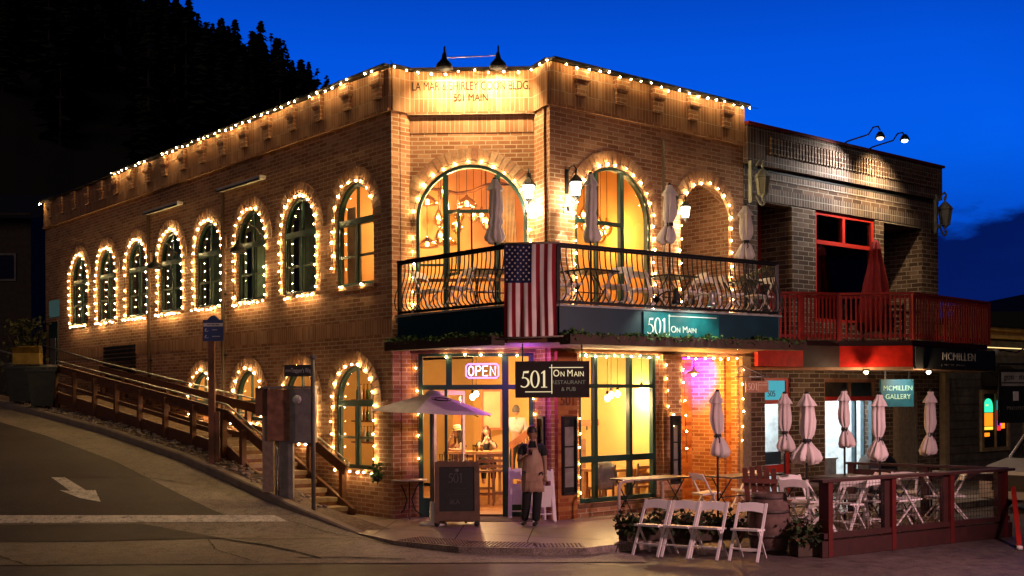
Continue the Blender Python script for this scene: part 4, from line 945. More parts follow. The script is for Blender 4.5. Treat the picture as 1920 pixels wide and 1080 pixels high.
def conifer(seed, h, dead=False):
    rs = random.Random(seed); o = root('conifer', I4, 'dark conifer', 'tree'); mb = MB(); mb.cyl((0, 0, -1), (0, 0, h), h*.02, .02, 6); mb.build('trunk', BARK, o)
    mb = MB(); n = 34 if not dead else 14
    for i in range(n*9):
        z = h*(.12+.88*rs.random()**.9); rr = ((1-z/h)**.75)*h*.30*rs.uniform(.45, 1.15)+.15; a = rs.random()*6.28
        if dead and rs.random() < .6: continue
        w = rs.uniform(.3, .75)*(.5+rr*.3); tip = Vector((rr*cos(a), rr*sin(a), z-rr*rs.uniform(.1, .45))); bse = Vector((0, 0, z+.15)); s_ = Vector((-sin(a), cos(a), 0))*w
        m_ = bse.lerp(tip, .6)
        mb.add([bse, m_-s_, tip, m_+s_], [(0, 1, 2, 3)])
    mb.build('crown', NEED, o); return o
protos = [conifer(11, 7.5), conifer(12, 9), conifer(13, 6.5), conifer(14, 8.5, True)]
rs = random.Random(42); used = set()
tl = []
for k in range(190):      # ridge line
    px = -60+k*3.7+rs.uniform(-3, 3); X = (px-960)/F*230; tl.append((X, 226+rs.uniform(-4, 4), 1, rs.uniform(.6, 1.5)))
for k in range(100):
    Y = rs.uniform(90, 215); px = rs.uniform(0, 600); tl.append(((px-960)/F*Y, Y, 0, rs.uniform(.9, 1.5)))
zone = ['at the far left', 'left of centre', 'above the side wall']
for k, (X, Y, rg, s) in enumerate(tl):
    i = rs.randrange(4); src = protos[i] 
    z = hillz(X, min(Y, 230))-.4
    M = T(X, Y, z) @ RZ(rs.random()*6) @ Matrix.Diagonal((s, s, s*rs.uniform(.85, 1.15), 1))
    lab = ('dark conifer standing on the skyline of the hill' if rg else 'dark conifer on the slope below the hill\'s skyline')
    if i not in used: src.matrix_world = M; WM[src.name] = M; src['label'] = lab; src['group'] = 'conifers on the hill'; used.add(i)
    else: dup(src, M, lab, 'conifers on the hill')
# ---------------------------------------------------------------- the corner balcony
c0 = P(749, 489, 21.25); c1 = P(950, 457, 18.95); c2 = P(1045, 455, 18.8); c3 = P(1456, 492, 21.76)
ZR = 4.73; ZF = 3.70
for v in (c0, c1, c2, c3): v.z = 0
cw = RF @ Vector((5.35, -.02, 0))
OB = root('corner_balcony', T(c2.x, c2.y, 3.1), 'dark green balcony with belly-bar iron railing wrapping the corner building', 'balcony')
wq = [A+Vector((.06, .0, 0)), B+Vector((0, -.03, 0)), C+Vector((0, -.03, 0)), D+Vector((0, -.03, 0))]
dpoly = [Q(c0), Q(c1), Q(c2), Q(c3), Q(cw)]+[Q(v) for v in wq[::-1]]
mb = MB(); mb.slab(dpoly, 3.60, ZF); mb.build('deck', CONC, OB)
mb = MB(); mb.slab(dpoly, 3.12, 3.20); mb.build('soffit', WOODD, OB)
def grow(pts, d):
    o = []
    for i, p in enumerate(pts):
        a = pts[max(0, i-1)]; b = pts[min(len(pts)-1, i+1)]; t = (b-a).normalized(); o.append(p+Vector((t.y, -t.x, 0))*d)
    return o
path = [c0, c1, c2, c3, cw]
TEAL = mat('dark_teal_fascia', (.004, .035, .05), .5, scale=2)
for i in range(4):
    a, b = path[i], path[i+1]; M = frame(Q(a), (b.x-a.x, b.y-a.y)); l = (b-a).length
    mb = MB(M); mb.box(-.0, l, -.05+.002*i, .03, 3.20, 3.70); mb.build('fascia', TEAL, OB)
    mb = MB(M); mb.box(-.02, l+.02, -.09, .05, 3.70+.001*i, 3.735); mb.build('edge_strip', mat('pale_edge', (.3, .32, .3), .5), OB)
    if i < 3:
        x0 = 0 if i else -.02; x1 = l+(.45 if i == 2 else 0)
        if i == 1: continue
        pb = MB(M); pb.box(x0, x1, -.33, -.05, 3.08, 3.13); pb.box(x0, x1, -.33, -.30, 3.13, 3.24); pb.box(x0, x0+.02, -.30, -.05, 3.13, 3.24); pb.box(x1-.02, x1, -.30, -.05, 3.13, 3.24)
        pb.build('planter_box', mat('planter_brown', (.055, .03, .02), .8), OB)
# railing
prof = [(-.02, .10), (.02, .085), (.075, .10), (.135, .16), (.155, .26), (.13, .40), (.07, .55), (.02, .70), (.0, .85), (.0, .965)]
bal_proto = None
for i in range(4):
    a, b = path[i], path[i+1]; M = frame(Q(a), (b.x-a.x, b.y-a.y)); l = (b-a).length
    n = max(3, int(l/.115))
    if i == 3: n = 14
    mb = MB(M); mb.box(-.03, l+.03, -.045, .045, ZR-.045, ZR); mb.box(-.02, l+.02, -.02, .02, ZR-.075, ZR-.045); mb.build('handrail', IRON, OB)
    mb = MB(M); mb.box(0, l, -.05, .0, ZF+.055, ZF+.10); mb.build('bottom_rail', IRON, OB)
    for k in range(n):
        x = l*(k+.5)/n
        Mb = M @ T(x, 0, ZF)
        if bal_proto is None:
            mb = MB(Mb); mb.tube([(0, -o, z) for o, z in prof], .0115, 5)
            bal_proto = mb.build('baluster', IRON, OB); M0 = Mb
        else:
            c = bal_proto.copy(); COL.objects.link(c); c.parent = OB
            # mesh is in OB space; M0 -> Mb
            inv = wmat(OB).inverted(); c.matrix_local = inv @ Mb @ M0.inverted() @ wmat(OB)
    mb = MB(M); mb.box(-.03, .03, -.03, .03, ZF, ZR-.05); mb.build('post', IRON, OB)
# ivy in the planters
LEAF = island('ivy_leaves', [(.02, .05, .012), (.045, .11, .02), (.08, .19, .035), (.14, .22, .06)])
def foliage(mb, fn, n, smin, smax, rs):
    for k in range(n):
        p = fn(rs); s = rs.uniform(smin, smax); Mx = Matrix.Translation(p) @ RZ(rs.random()*6.3) @ RX(rs.uniform(-1.3, 1.3)) @ RY(rs.uniform(-.6, .6))
        mb.add([(0, 0, 0), (s*.5, s*.45, .1*s), (s*.15, s*1.1, 0), (-s*.5, s*.5, .1*s)], [(0, 1, 2, 3)], Mx)
def ivy(M, x0, x1, y0, y1, z0, lab, n, hgt=.13, nm='ivy_planting', fl=None):
    rt = root(nm, M @ T((x0+x1)/2, (y0+y1)/2, z0), lab, 'plants'); rs = random.Random(len(lab))
    mb = MB(M); ph = rs.random()*9
    def f(r):
        x = r.uniform(x0, x1); h = hgt*(.55+.45*sin(x*3.1+ph)*sin(x*7.3)); y = r.uniform(y0, y1)
        return Vector((x, y, z0+r.uniform(-.06 if y < y0+.08 else 0, 1)*abs(h)))
    foliage(mb, f, n, .035, .075, rs); mb.build('leaves', LEAF, rt)
    mb = MB(M)
    for k in range(int((x1-x0)*9)):
        x = rs.uniform(x0, x1); mb.tube([(x, (y0+y1)/2, z0-.08), (x+rs.uniform(-.05, .05), (y0+y1)/2, z0+hgt*.6)], .005, 4)
    mb.build('stems', mat('plant_stem', (.05, .06, .02), .8), rt); return rt
M = frame(Q(c0), (c1.x-c0.x, c1.y-c0.y)); ivy(M, .0, (c1-c0).length, -.34, -.06, 3.20, 'low leafy planting in the long box left of the flag', 1500)
M = frame(Q(c2), (c3.x-c2.x, c3.y-c2.y)); MRL = M; LR = (c3-c2).length; ivy(M, .0, LR+.43, -.34, -.06, 3.18, 'leafy green planting below the 501 ON MAIN balcony sign', 2600)
# teal sign on the fascia with its two gooseneck lamps
u0, z0 = hit(MRL, 1205, 600); u1, _ = hit(MRL, 1338, 600)
bs = root('balcony_sign', MRL @ T((u0+u1)/2, -.06, 3.45), 'teal 501 ON MAIN sign lit on the balcony front', 'sign')
mb = MB(MRL); mb.box(u0-.05, u1+.05, -.085, -.055, 3.215, 3.68); mb.build('board', mat('teal_board', (.006, .13, .14), .45), bs)
CRE = mat('white_lettering', (.75, .78, .7), .5, var=.02)
mb = MB(); w5 = serif501(mb, MRL @ T(u0+.02, -.088, 3.30), .28, .008); mb.build('numerals', CRE, bs)
mb = MB(MRL); mb.box(u0+.52, u0+.535, -.094, -.086, 3.24, 3.65); mb.box(u0+.50, u1-.02, -.094, -.086, 3.615, 3.63); mb.build('rules', CRE, bs)
textmesh('O', .165, MRL @ T(u0+.63, -.09, 3.39), bs, CRE, 'lettering', .004); textmesh('N', .125, MRL @ T(u0+.745, -.09, 3.378), bs, CRE, 'lettering', .004)
textmesh('M', .165, MRL @ T(u0+.90, -.09, 3.39), bs, CRE, 'lettering', .004); textmesh('AIN', .125, MRL @ T(u0+1.07, -.09, 3.378), bs, CRE, 'lettering', .004)
def gooseneck(name, lab, M, reach, drop, r, energy, col, target=None, group=None, spot=100, m=IRON, lm=None, up=.35):
    """arm leaves the wall at M's origin (facing -y), rises, bends over and carries a dome shade"""
    rt = root(name, M, lab, 'lamp', group); mb = MB(M)
    pts = [(0, 0, 0), (0, -reach*.25, up*.7), (0, -reach*.6, up), (0, -reach*.92, up*.8), (0, -reach, up*.35), (0, -reach, -drop)]
    mb.tube(pts, .014, 6); mb.build('arm', m, rt)
    mb = MB(M); mb.cyl((0, -.0, 0), (0, -.03, 0), .06, n=12); mb.build('wall_plate', m, rt)
    S = M @ T(0, -reach, -drop)
    mb = MB(S); mb.lathe([(.03, .06), (.045, .0), (.05, -.04), (r*.55, -.09), (r*.85, -.14), (r, -.22), (r*.96, -.22), (r*.8, -.145), (r*.5, -.10), (.02, -.06)], 20); mb.build('shade', m, rt)
    mb = MB(S); mb.sph((0, 0, -.13), .04, 10, 7); mb.build('bulb', lm or emit('lamp_bulb', (1, .8, .5), 40), rt)
    if energy:
        p = S @ Vector((0, 0, -.20)); q = Vector(target) if target is not None else p+Vector((0, 0, -1))
        light('beam', 'SPOT', p, energy, col, rt, spot_size=R(spot), spot_blend=.6, shadow_soft_size=.04, rot=aim(p, q))
    return rt
OFFB = mat('unlit_bulb', (.5, .5, .45), .3)
for k, du in enumerate((.28, 1.12)):
    Ml = MRL @ T(u0+du, -.03, 3.90)
    gooseneck('sign_lamp', '%s small lamp over the teal balcony sign' % ('black left' if k == 0 else 'pale right'), Ml, .50, -.10, .085, 30, (.8, 1, .85), MRL @ Vector((u0+du, -.08, 3.40)), 'lamps over the balcony sign', 110, up=.12, m=IRON if k == 0 else STEEL)
# flag hanging over the rail between the two runs of planter
Mf = frame(Q(c1), (c2.x-c1.x, c2.y-c1.y)); lf = (c2-c1).length
fg = root('american_flag', Mf @ T(lf/2, -.2, ZR), 'American flag hanging vertically from the balcony rail', 'flag')
FW = lf+.02; FH = 1.52; zt = ZR-.0
def fpt(u, v):      # u 0..1 across, v 0..1 down
    fold = .022*sin(u*19+v*2.5)+.012*sin(u*41+1)*(.3+v)
    x = u*FW-.01+.012*sin(v*5)*(.5-u); y = -.19-.04*sin(v*pi)+fold*(.35+.65*v)
    z = zt-v*FH-.035*sin(u*pi)*(1-v)**3
    return Vector((x, y, z))
FR = mat('flag_red', (.36, .015, .025), .85, var=.06); FWH = mat('flag_white', (.82, .72, .66), .85, var=.05); FB = mat('flag_blue', (.015, .018, .075), .85, var=.06)
mbu, ms_ = MB(Mf), MB(Mf); cu_, cv = 7/13, .43*1.0
def patch(mb, ua, ub, va, vb, nv):
    nu = 3
    for a in range(nu):
        for b in range(nv):
            uu = [ua+(ub-ua)*a/nu, ua+(ub-ua)*(a+1)/nu]; vv_ = [va+(vb-va)*b/nv, va+(vb-va)*(b+1)/nv]
            mb.add([fpt(uu[0], vv_[0]), fpt(uu[0], vv_[1]), fpt(uu[1], vv_[1]), fpt(uu[1], vv_[0])], [(0, 1, 2, 3)], smooth=True)
for s_ in range(13):
    ua, ub = s_/13, (s_+1)/13; mb = MB(Mf); patch(mb, ua, ub, 0 if s_ >= 7 else cv, 1, 30); mb.build('red_stripe' if s_ % 2 == 0 else 'white_stripe', FR if s_ % 2 == 0 else FWH, fg)
for s_ in range(7): patch(mbu, s_/13, (s_+1)/13, 0, cv, 12)
for r_ in range(9):
    for c_ in range(11):
        if (r_+c_) % 2: continue
        u = cu_*(r_+1)/10; v = cv*(c_+1)/12; p = fpt(u, v)+Vector((0, -.006, 0)); st_ = []
        for k in range(10):
            rr = .021 if k % 2 == 0 else .009; st_.append(p+Vector((rr*sin(k*pi/5), 0, rr*cos(k*pi/5))))
        ms_.add(st_, [tuple(range(10))[::-1]])
mbu.build('canton', FB, fg); tag(ms_.build('stars', FWH, fg), kind='stuff')
mb = MB(Mf); mb.cyl((-.06, -.2, ZR-.02), (lf+.06, -.2, ZR-.02), .018, n=8); mb.build('flag_pole', WOODG, fg)
mb = MB(Mf); mb.cyl((-.1, -.22, ZR-FH-.03), (lf+.12, -.22, ZR-FH+.0), .013, n=8); mb.build('bottom_rod', WOODG, fg)
# ---------------------------------------------------------------- signs
hsn = root('hanging_sign', T(*P(1035, 712, 18.75)), 'dark brown hanging board reading 501 ON MAIN RESTAURANT & PUB', 'sign')
pA = P(966, 712, 18.8); Mh = frame((pA.x, pA.y), (1, -.04)); WH = 139/F*18.8
mb = MB(Mh); mb.box(0, WH, 0, .06, 2.225, 2.815); mb.build('board', mat('sign_brown', (.018, .009, .008), .45), hsn)
mb = MB(Mh); mb.box(0, WH, -.012, .0, 2.225, 2.24); mb.box(0, WH, -.012, 0, 2.80, 2.815); mb.box(0, .015, -.012, 0, 2.24, 2.80); mb.box(WH-.015, WH, -.012, 0, 2.24, 2.80); mb.build('edge_trim', mat('sign_trim', (.05, .03, .02), .4), hsn)
LIT = emit('emissive_cream', (1, .78, .45), .95, False)
mb = MB(); serif501(mb, Mh @ T(.09, -.014, 2.39), .27, .006); mb.build('numerals', LIT, hsn)
mb = MB(Mh); mb.box(.585, .597, -.02, -.012, 2.29, 2.76); mb.box(.55, 1.10, -.02, -.012, 2.705, 2.717); mb.box(.16, .60, -.021, -.012, 2.315, 2.327); mb.build('rules', LIT, hsn)
for t_, s_, x, z in (('O', .155, .665, 2.615), ('N', .115, .765, 2.602), ('M', .155, .885, 2.615), ('AIN', .115, 1.03, 2.602)): textmesh(t_, s_, Mh @ T(x, -.016, z), hsn, LIT, 'lettering', .003, sx=.85)
DIM = emit('emissive_bronze', (.30, .22, .16), .5, False)  # weak bronze emission on the lower lettering
textmesh('RESTAURANT', .088, Mh @ T(.86, -.016, 2.47), hsn, DIM, 'lettering', .003); textmesh('& PUB', .088, Mh @ T(.86, -.016, 2.36), hsn, DIM, 'lettering', .003)
mb = MB(Mh); mb.cyl((.12, .03, 2.81), (.12, .03, 3.1), .012, n=6); mb.cyl((WH-.12, .03, 2.81), (WH-.12, .03, 3.1), .012, n=6); mb.build('hangers', IRON, hsn)
# little carved sign on a scroll bracket
ps = P(1383, 702, 22.3); Mss = frame((ps.x, ps.y), (1, .1))
ls = root('bracket_sign', Mss @ T(.3, 0, 2.5), 'small carved 501 sign hanging from an iron scroll bracket', 'sign')
mb = MB(Mss); mb.tube([(-.05, 0, 2.60), (.62, 0, 2.60)], .012, 6); mb.tube([(.55, 0, 2.60), (.3, 0, 2.72), (.12, 0, 2.80), (.0, 0, 2.78)], .008, 5)
mb.tube([(.05+.075*(1-t/22)*cos(t*.5), 0, 2.70+.075*(1-t/22)*sin(t*.5)) for t in range(20)], .008, 5); mb.build('bracket', STEEL, ls)
mb = MB(Mss); mb.box(.16, .60, -.02, .02, 2.30, 2.52); mb.cyl((.22, 0, 2.52), (.22, 0, 2.6), .006, n=5); mb.cyl((.54, 0, 2.52), (.54, 0, 2.6), .006, n=5); mb.build('board', mat('carved_sign_wood', (.48, .22, .10), .6), ls)
mb = MB(); serif501(mb, Mss @ T(.18, -.022, 2.345), .13, .004); mb.build('numerals', GOLD, ls)
mb = MB(Mss); mb.box(.395, .40, -.026, -.02, 2.32, 2.50); mb.box(.39, .58, -.026, -.02, 2.485, 2.49); mb.build('rules', GOLD, ls); textmesh('ON MAIN', .045, Mss @ T(.49, -.022, 2.44), ls, GOLD, 'lettering', .002)
# neon OPEN
on = root('open_sign', CF @ T(1.32, .18, 2.74), 'glowing pink and violet neon sign reading OPEN in the transom', 'neon sign')
NE = emit('neon_white_pink', (1, .55, 1), 5); NV = emit('neon_violet', (.55, .15, 1), 6)
x0, x1, z0, z1 = 1.02, 1.63, 2.60, 2.86
rr_ = [(x0+.04, z0), (x1-.04, z0), (x1, z0+.04), (x1, z1-.04), (x1-.04, z1), (x0+.04, z1), (x0, z1-.04), (x0, z0+.04)]
mb = MB(CF); mb.tube([(x, .16, z) for x, z in rr_], .013, 5, closed=True); mb.build('border_tube', NV, on)
def strokes(paths, x, w, h, mb):
    for p in paths: mb.tube([(x+a*w, .15, 2.64+b*h) for a, b in p], .011, 5)
mb = MB(CF); hh = .18; ww = .095
O_ = [(.5+.5*cos(i*pi/6), .5+.5*sin(i*pi/6)) for i in range(13)]
strokes([O_], 1.065, ww, hh, mb); strokes([[(0, 0), (0, 1), (.7, 1), (1, .78), (.7, .5), (0, .5)]], 1.205, ww, hh, mb)
strokes([[(1, 0), (0, 0), (0, 1), (1, 1)], [(0, .5), (.85, .5)]], 1.335, ww, hh, mb); strokes([[(0, 0), (0, 1), (1, 0), (1, 1)]], 1.475, ww, hh, mb)
mb.build('letter_tubes', NE, on); mb = MB(CF); mb.box(x0-.01, x1+.01, .19, .2, z0-.01, z1+.01); mb.build('backing', GLS, on)
light('neon_glow', 'POINT', CF @ Vector((1.32, .32, 2.72)), 22, (.75, .15, 1), on, shadow_soft_size=.03)
light('neon_glow', 'POINT', P(985, 700, 20.7), 38, (.68, .12, 1), on, shadow_soft_size=.03)  # added lamp unseen behind the hanging board, stands in for the tubes' violet spill
# ---------------------------------------------------------------- lamps on the buildings
for k, px in enumerate((833, 934)):
    u, z = hit(CF, px, 128, -.5)
    Ml = CF @ T(u, -.02, 8.40)
    gooseneck('parapet_lamp', '%s black gooseneck lamp over the carved inscription' % ('left' if k == 0 else 'right'), Ml, .5, -.06, .165, 210, (1, .70, .34), CF @ Vector((u+(.12 if k == 0 else -.05), -.05, 7.55)), 'lamps over the inscription', 140, up=.30)
cb = root('lamp_conduit', CF @ T(1.2, -.45, 8.5), 'thin pale conduit running between the two parapet lamps', 'conduit'); mb = MB(CF); mb.tube([(.66, -.3, 8.50), (1.66, -.3, 8.53)], .010, 5); mb.build('pipe', STEEL, cb)
for k, (px, py) in enumerate(((287, 500), (443, 470))):
    u, z = hit(LF, px, py, -.55); Ml = LF @ T(u+.1, -.0, z+.35)
    gooseneck('wall_lamp', 'unlit black gooseneck lamp on the side wall beside the %s upper window' % ('fourth' if k == 0 else 'sixth'), Ml, .55, .18, .19, 0, (1, 1, 1), None, 'unlit side wall lamps', lm=OFFB, up=.25)
def lantern(rt, M, s, glow, m=IRON, n=6):
    mb = MB(M); mb.lathe([(.02*s, .62*s), (.03*s, .56*s), (.015*s, .52*s), (.05*s, .49*s), (.15*s, .38*s), (.165*s, .34*s)], n, smooth=False); mb.build('roof', m, rt)
    mb = MB(M)
    for k in range(n):
        a = 2*pi*k/n; mb.tube([(.145*s*cos(a), .145*s*sin(a), .34*s), (.095*s*cos(a), .095*s*sin(a), .02*s)], .010*s, 4)
    mb.lathe([(.10*s, .0), (.105*s, .03*s), (.03*s, -.05*s), (.01*s, -.10*s)], n, smooth=False); mb.build('cage', m, rt)
    mb = MB(M); mb.lathe([(.088*s, .03*s), (.135*s, .33*s)], n, smooth=False); mb.build('glass', glow, rt)
WG = emit('lantern_glow', (1, .86, .62), 14)
for k, (M_, x) in enumerate(((CF, 2.22), (RF, .40), (RF, 3.36))):
    zc = 5.86 if k < 2 else 5.75; sc_ = .82 if k < 2 else .7; Ml = M_ @ T(x, -.26, zc)
    rt = root('wall_sconce', Ml, ('bright lantern sconce left of the balcony corner', 'bright lantern sconce right of the balcony corner', 'small lantern sconce beside the open upper niche')[k], 'lamp', 'lit lantern sconces')
    lantern(rt, Ml, sc_, WG)
    mb = MB(Ml); mb.tube([(0, 0, .55*sc_), (0, -.02, .62*sc_), (0, .05, .72*sc_), (0, .16, .70*sc_), (0, .25, .5*sc_), (0, .25, .2*sc_)], .014, 6); mb.build('arm', IRON, rt)
    mb = MB(Ml); mb.box(-.04, .04, .235, .255, .1, .55); mb.build('wall_plate', IRON, rt)
    light('glow', 'POINT', Ml @ Vector((0, .03, -.13)), 44 if k < 2 else 22, (1, .78, .48), rt, shadow_soft_size=.06)
# unlit scroll lanterns of the gallery
PALEG = mat('pale_verdigris', (.30, .33, .27), .6, scale=6); FROST = mat('frosted_lantern_glass', (.36, .38, .30), .3)
for k, (px, py, Y) in enumerate(((1430, 338, 24.2), (1772, 398, 29.6))):
    p = P(px, py, Y); s = 1.05 if k == 0 else 1.2; Ml = T(p.x, p.y, p.z-.28*s) @ RZ(.7)
    rt = root('scroll_lantern', Ml, 'unlit verdigris lantern on scroll brackets at the %s corner of the gallery' % ('left' if k == 0 else 'right'), 'lamp', 'scroll bracket lanterns')
    lantern(rt, Ml, s, FROST, PALEG)
    mb = MB(Ml)
    def scroll(z, sg_):
        pts = [(-.32*s+.07*s*(1-t/16)*cos(t*.6), 0, z+.07*s*(1-t/16)*sin(t*.6)*sg_) for t in range(14)][::-1]
        pts += [(-.2*s, 0, z+.02*s*sg_), (-.12*s, 0, z+.14*s*sg_), (-.02*s, 0, z+.20*s*sg_), (.05*s, 0, z+.16*s*sg_), (.04*s, 0, z+.09*s*sg_), (-.01*s, 0, z+.10*s*sg_)]
        mb.tube(pts, .022*s, 5)
    scroll(.50*s, 1); scroll(-.02*s, -1); mb.build('scrolls', PALEG, rt)
    mb = MB(Ml); mb.box(-.40*s, -.37*s, -.04, .04, -.2*s, .62*s); mb.build('wall_plate', PALEG, rt)
# flood lamps on the gallery roof
for k, u in enumerate((9.05, 10.05)):
    p = RF @ Vector((u, -1.0, 8.06 if k == 0 else 8.14)); rt = root('roof_floodlight', T(*p), '%s lamp over the gallery parapet' % ('dark dome' if k == 0 else 'bright twin-headed flood'), 'lamp', 'gallery roof lamps')
    mb = MB(RF); mb.tube([(u, .1, 7.98), (u, -.15, 8.08), (u, -.7, 8.14), (u, -.82, 8.28), (u, -.95, 8.28), (u, -1.0, 8.18)], .018, 6); mb.build('arm', IRON, rt)
    mb = MB(T(*p)); mb.lathe([(.04, .09), (.08, .04), (.12, -.05), (.11, -.05), (.05, .03)], 14); mb.build('shade', IRON, rt)
    mb = MB(T(*p)); mb.sph((0, 0, -.06), .075, 10, 6, (1, 1, .5)); mb.build('lamp', emit('flood_lamp', (.55, .85, 1), 12) if k else emit('flood_lamp_warm', (1, .8, .5), 4), rt)
    tgt = RF @ Vector((u+(.1 if k else -.9), 0, 6.75))
    light('beam', 'SPOT', p+Vector((0, 0, -.16)), 620 if k else 520, (1, .76, .45) if k else (.95, .93, .9), rt, spot_size=R(105), spot_blend=.9, shadow_soft_size=.06, rot=aim(p, tgt))
# pendant lamp in the ground floor recess with a violet tube lamp
rt = root('recess_pendant', RF @ T(4.45, .5, 2.9), 'single warm bulb pendant in the orange brick recess', 'lamp')
mb = MB(RF @ T(4.45, .5, 0)); mb.cyl((0, 0, 3.06), (0, 0, 2.85), .008, n=5); mb.lathe([(.02, 2.85), (.03, 2.78), (.15, 2.72), (.155, 2.70)], 14); mb.build('shade', STEEL, rt)
mb = MB(RF @ T(4.45, .5, 0)); mb.sph((0, 0, 2.70), .05, 10, 7); mb.build('bulb', emit('pendant_bulb', (1, .68, .3), 40), rt)
light('glow', 'POINT', RF @ Vector((4.25, .25, 2.45)), 210, (1, .42, .06), rt, shadow_soft_size=.05)
rt = root('violet_tube', RF @ T(4.75, .85, 3.0), 'short violet tube lamp under the ceiling of the orange brick recess', 'lamp')
mb = MB(RF); mb.cyl((4.5, .85, 3.03), (5.0, .85, 3.03), .012, n=6); mb.build('tube', emit('violet_tube', (.7, .05, 1), 8), rt)
mb = MB(RF); mb.box(4.48, 5.02, .83, .87, 3.045, 3.058); mb.build('housing', IRON, rt)
light('beam', 'SPOT', RF @ Vector((4.55, .8, 2.97)), 620, (.2, .0, 1), rt, spot_size=R(80), spot_blend=1, shadow_soft_size=.1, rot=aim(RF @ Vector((4.55, .8, 2.97)), RF @ Vector((5.24, .95, 2.68))))

# ---------------------------------------------------------------- string lights
_b = MB(); _b.lathe([(1e-4, -.020), (.009, -.016), (.0135, -.005), (.0115, .007), (.007, .014)], 7); BPM = {}; BULBD = emit('warm_bulb_low', (1, .58, .20), 170)
def bulbmesh(m):
    if m.name not in BPM:
        me = bpy.data.meshes.new('bulb'); me.from_pydata([tuple(v) for v in _b.v], [], _b.f); me.materials.append(m)
        for p in me.polygons: p.use_smooth = True
        BPM[m.name] = me
    return BPM[m.name]
rsb = random.Random(9)
def string(pts, lab, sp=.2, m=BULB, sag=.0, keep=None, group='strings of warm bulbs on the corner building'):
    pts = [Vector(p) for p in pts]; rt = root('string_lights', T(*pts[0]), lab, 'string lights', group); inv = wmat(rt).inverted()
    # resample
    seg = []; acc = sp*.5; pos = []
    for a, b in zip(pts, pts[1:]):
        l = (b-a).length; d = acc
        while d < l: pos.append(a.lerp(b, d/l)); d += sp*rsb.uniform(.93, 1.07)
        acc = d-l
    for i, p in enumerate(pos):
        if keep and not keep(i, p): continue
        if rsb.random() < .025: continue
        o = bpy.data.objects.new('bulb', bulbmesh(m if rsb.random() < .72 else BULBD)); COL.objects.link(o); o.parent = rt
        o.location = inv @ (p+Vector((rsb.uniform(-.02, .02), rsb.uniform(-.01, .01), rsb.uniform(-.03, .02)))); o.rotation_euler = (rsb.uniform(-1, 1), rsb.uniform(-1.2, 1.2), 0)
        s = rsb.uniform(.8, 1.2); o.scale = (s, s, s)
    wire = []
    for a, b in zip(pts, pts[1:]):
        n = max(1, int((b-a).length/.12))
        for i in range(n): wire.append(a.lerp(b, i/n)+Vector((0, 0, rsb.uniform(0, .02))))
    wire.append(pts[-1]); mb = MB(); mb.tube(wire, .0055, 4); mb.build('wire', BULBC, rt); return rt
def archpath(M, uc, r, z0, zs, rz_, y=-.045, k=.05, sill=True):
    r += k; rz_ += k; p = [(uc-r, z0)]+[(uc-r*cos(pi*i/22), zs+rz_*sin(pi*i/22)) for i in range(23)]+[(uc+r, z0)]
    if sill: p += [(uc+r, z0-.06), (uc-r, z0-.06)]
    return [M @ Vector((x, y-(.05 if i >= len(p)-2 and sill else 0), z)) for i, (x, z) in enumerate(p)]
ordn = ['rightmost', 'seventh', 'sixth', 'fifth', 'fourth', 'third', 'second', 'leftmost']
for i, u in enumerate(SL):
    if i == 0:
        string(archpath(LF, u, LW, 4.7, 5.68, .72, sill=False)[:-3], 'sparse string of warm bulbs up the left side of the rightmost upper side window', .24)
        string([LF @ Vector((u-.7, -.09, 4.42)), LF @ Vector((u+.5, -.09, 4.40))], 'pair of warm bulbs on the sill of the rightmost upper side window', .72)
    else: string(archpath(LF, u, LW, 4.40, 5.68, .72), 'warm bulbs round the %s upper window%s on the side wall' % (ordn[i], '' if i == 7 else ' from the left'), .205)
for k, (u, r, z0) in enumerate(low): string(archpath(LF, u, r, z0, 2.16, .70), 'string of warm bulbs round the %s lower side window' % ('large', 'half-hidden middle', 'second', 'first')[k], .26)
string(archpath(CF, 1.145, 1.04, 3.85, 5.55, 1.04, sill=False), 'string of warm bulbs round the wide balcony arch with the open casement', .245)
string(archpath(RF, 1.63, 1.0, 3.85, 5.6, 1.0, sill=False), 'string of warm bulbs round the front balcony arch window', .235)
string(archpath(RF, 4.25, .74, 4.0, 5.78, .78, sill=False), 'string of warm bulbs round the open brick niche on the balcony', .25)
# roofline
def droop(M, x0, x1, y, z, step=1.07, d=.05):
    pts = []; n = max(1, round(abs(x1-x0)/step))
    for i in range(n):
        for j in range(5): t = (i+j/5)/n; pts.append(M @ Vector((x0+(x1-x0)*t, y, z-d*sin(pi*j/5))))
    pts.append(M @ Vector((x1, y, z))); return pts
string(droop(LF, -.15, -13.3, -.215, 8.33, d=.04), 'long string of warm bulbs along the roof edge of the side wall', .29, keep=lambda i, p: not (33 < i < 37 or i in (40,)))
string(droop(LF, -18.9, -19.3, -.215, 8.31), 'two warm bulbs at the far uphill end of the side wall\'s roof edge', .2)
string(droop(RF, .1, 5.7, -.215, 8.31, d=.06), 'string of warm bulbs along the front roof edge', .27)
string([Vector((A.x, A.y-.14, 8.42)), Vector((A.x+.1, A.y-.17, 8.28)), CF @ Vector((.1, -.20, 8.30)), CF @ Vector((.65, -.20, 8.24)), CF @ Vector((1.2, -.2, 8.29)), CF @ Vector((1.75, -.2, 8.24)), CF @ Vector((2.3, -.20, 8.30)), Vector((D.x, D.y-.17, 8.36))], 'string of warm bulbs over the carved inscription', .27)
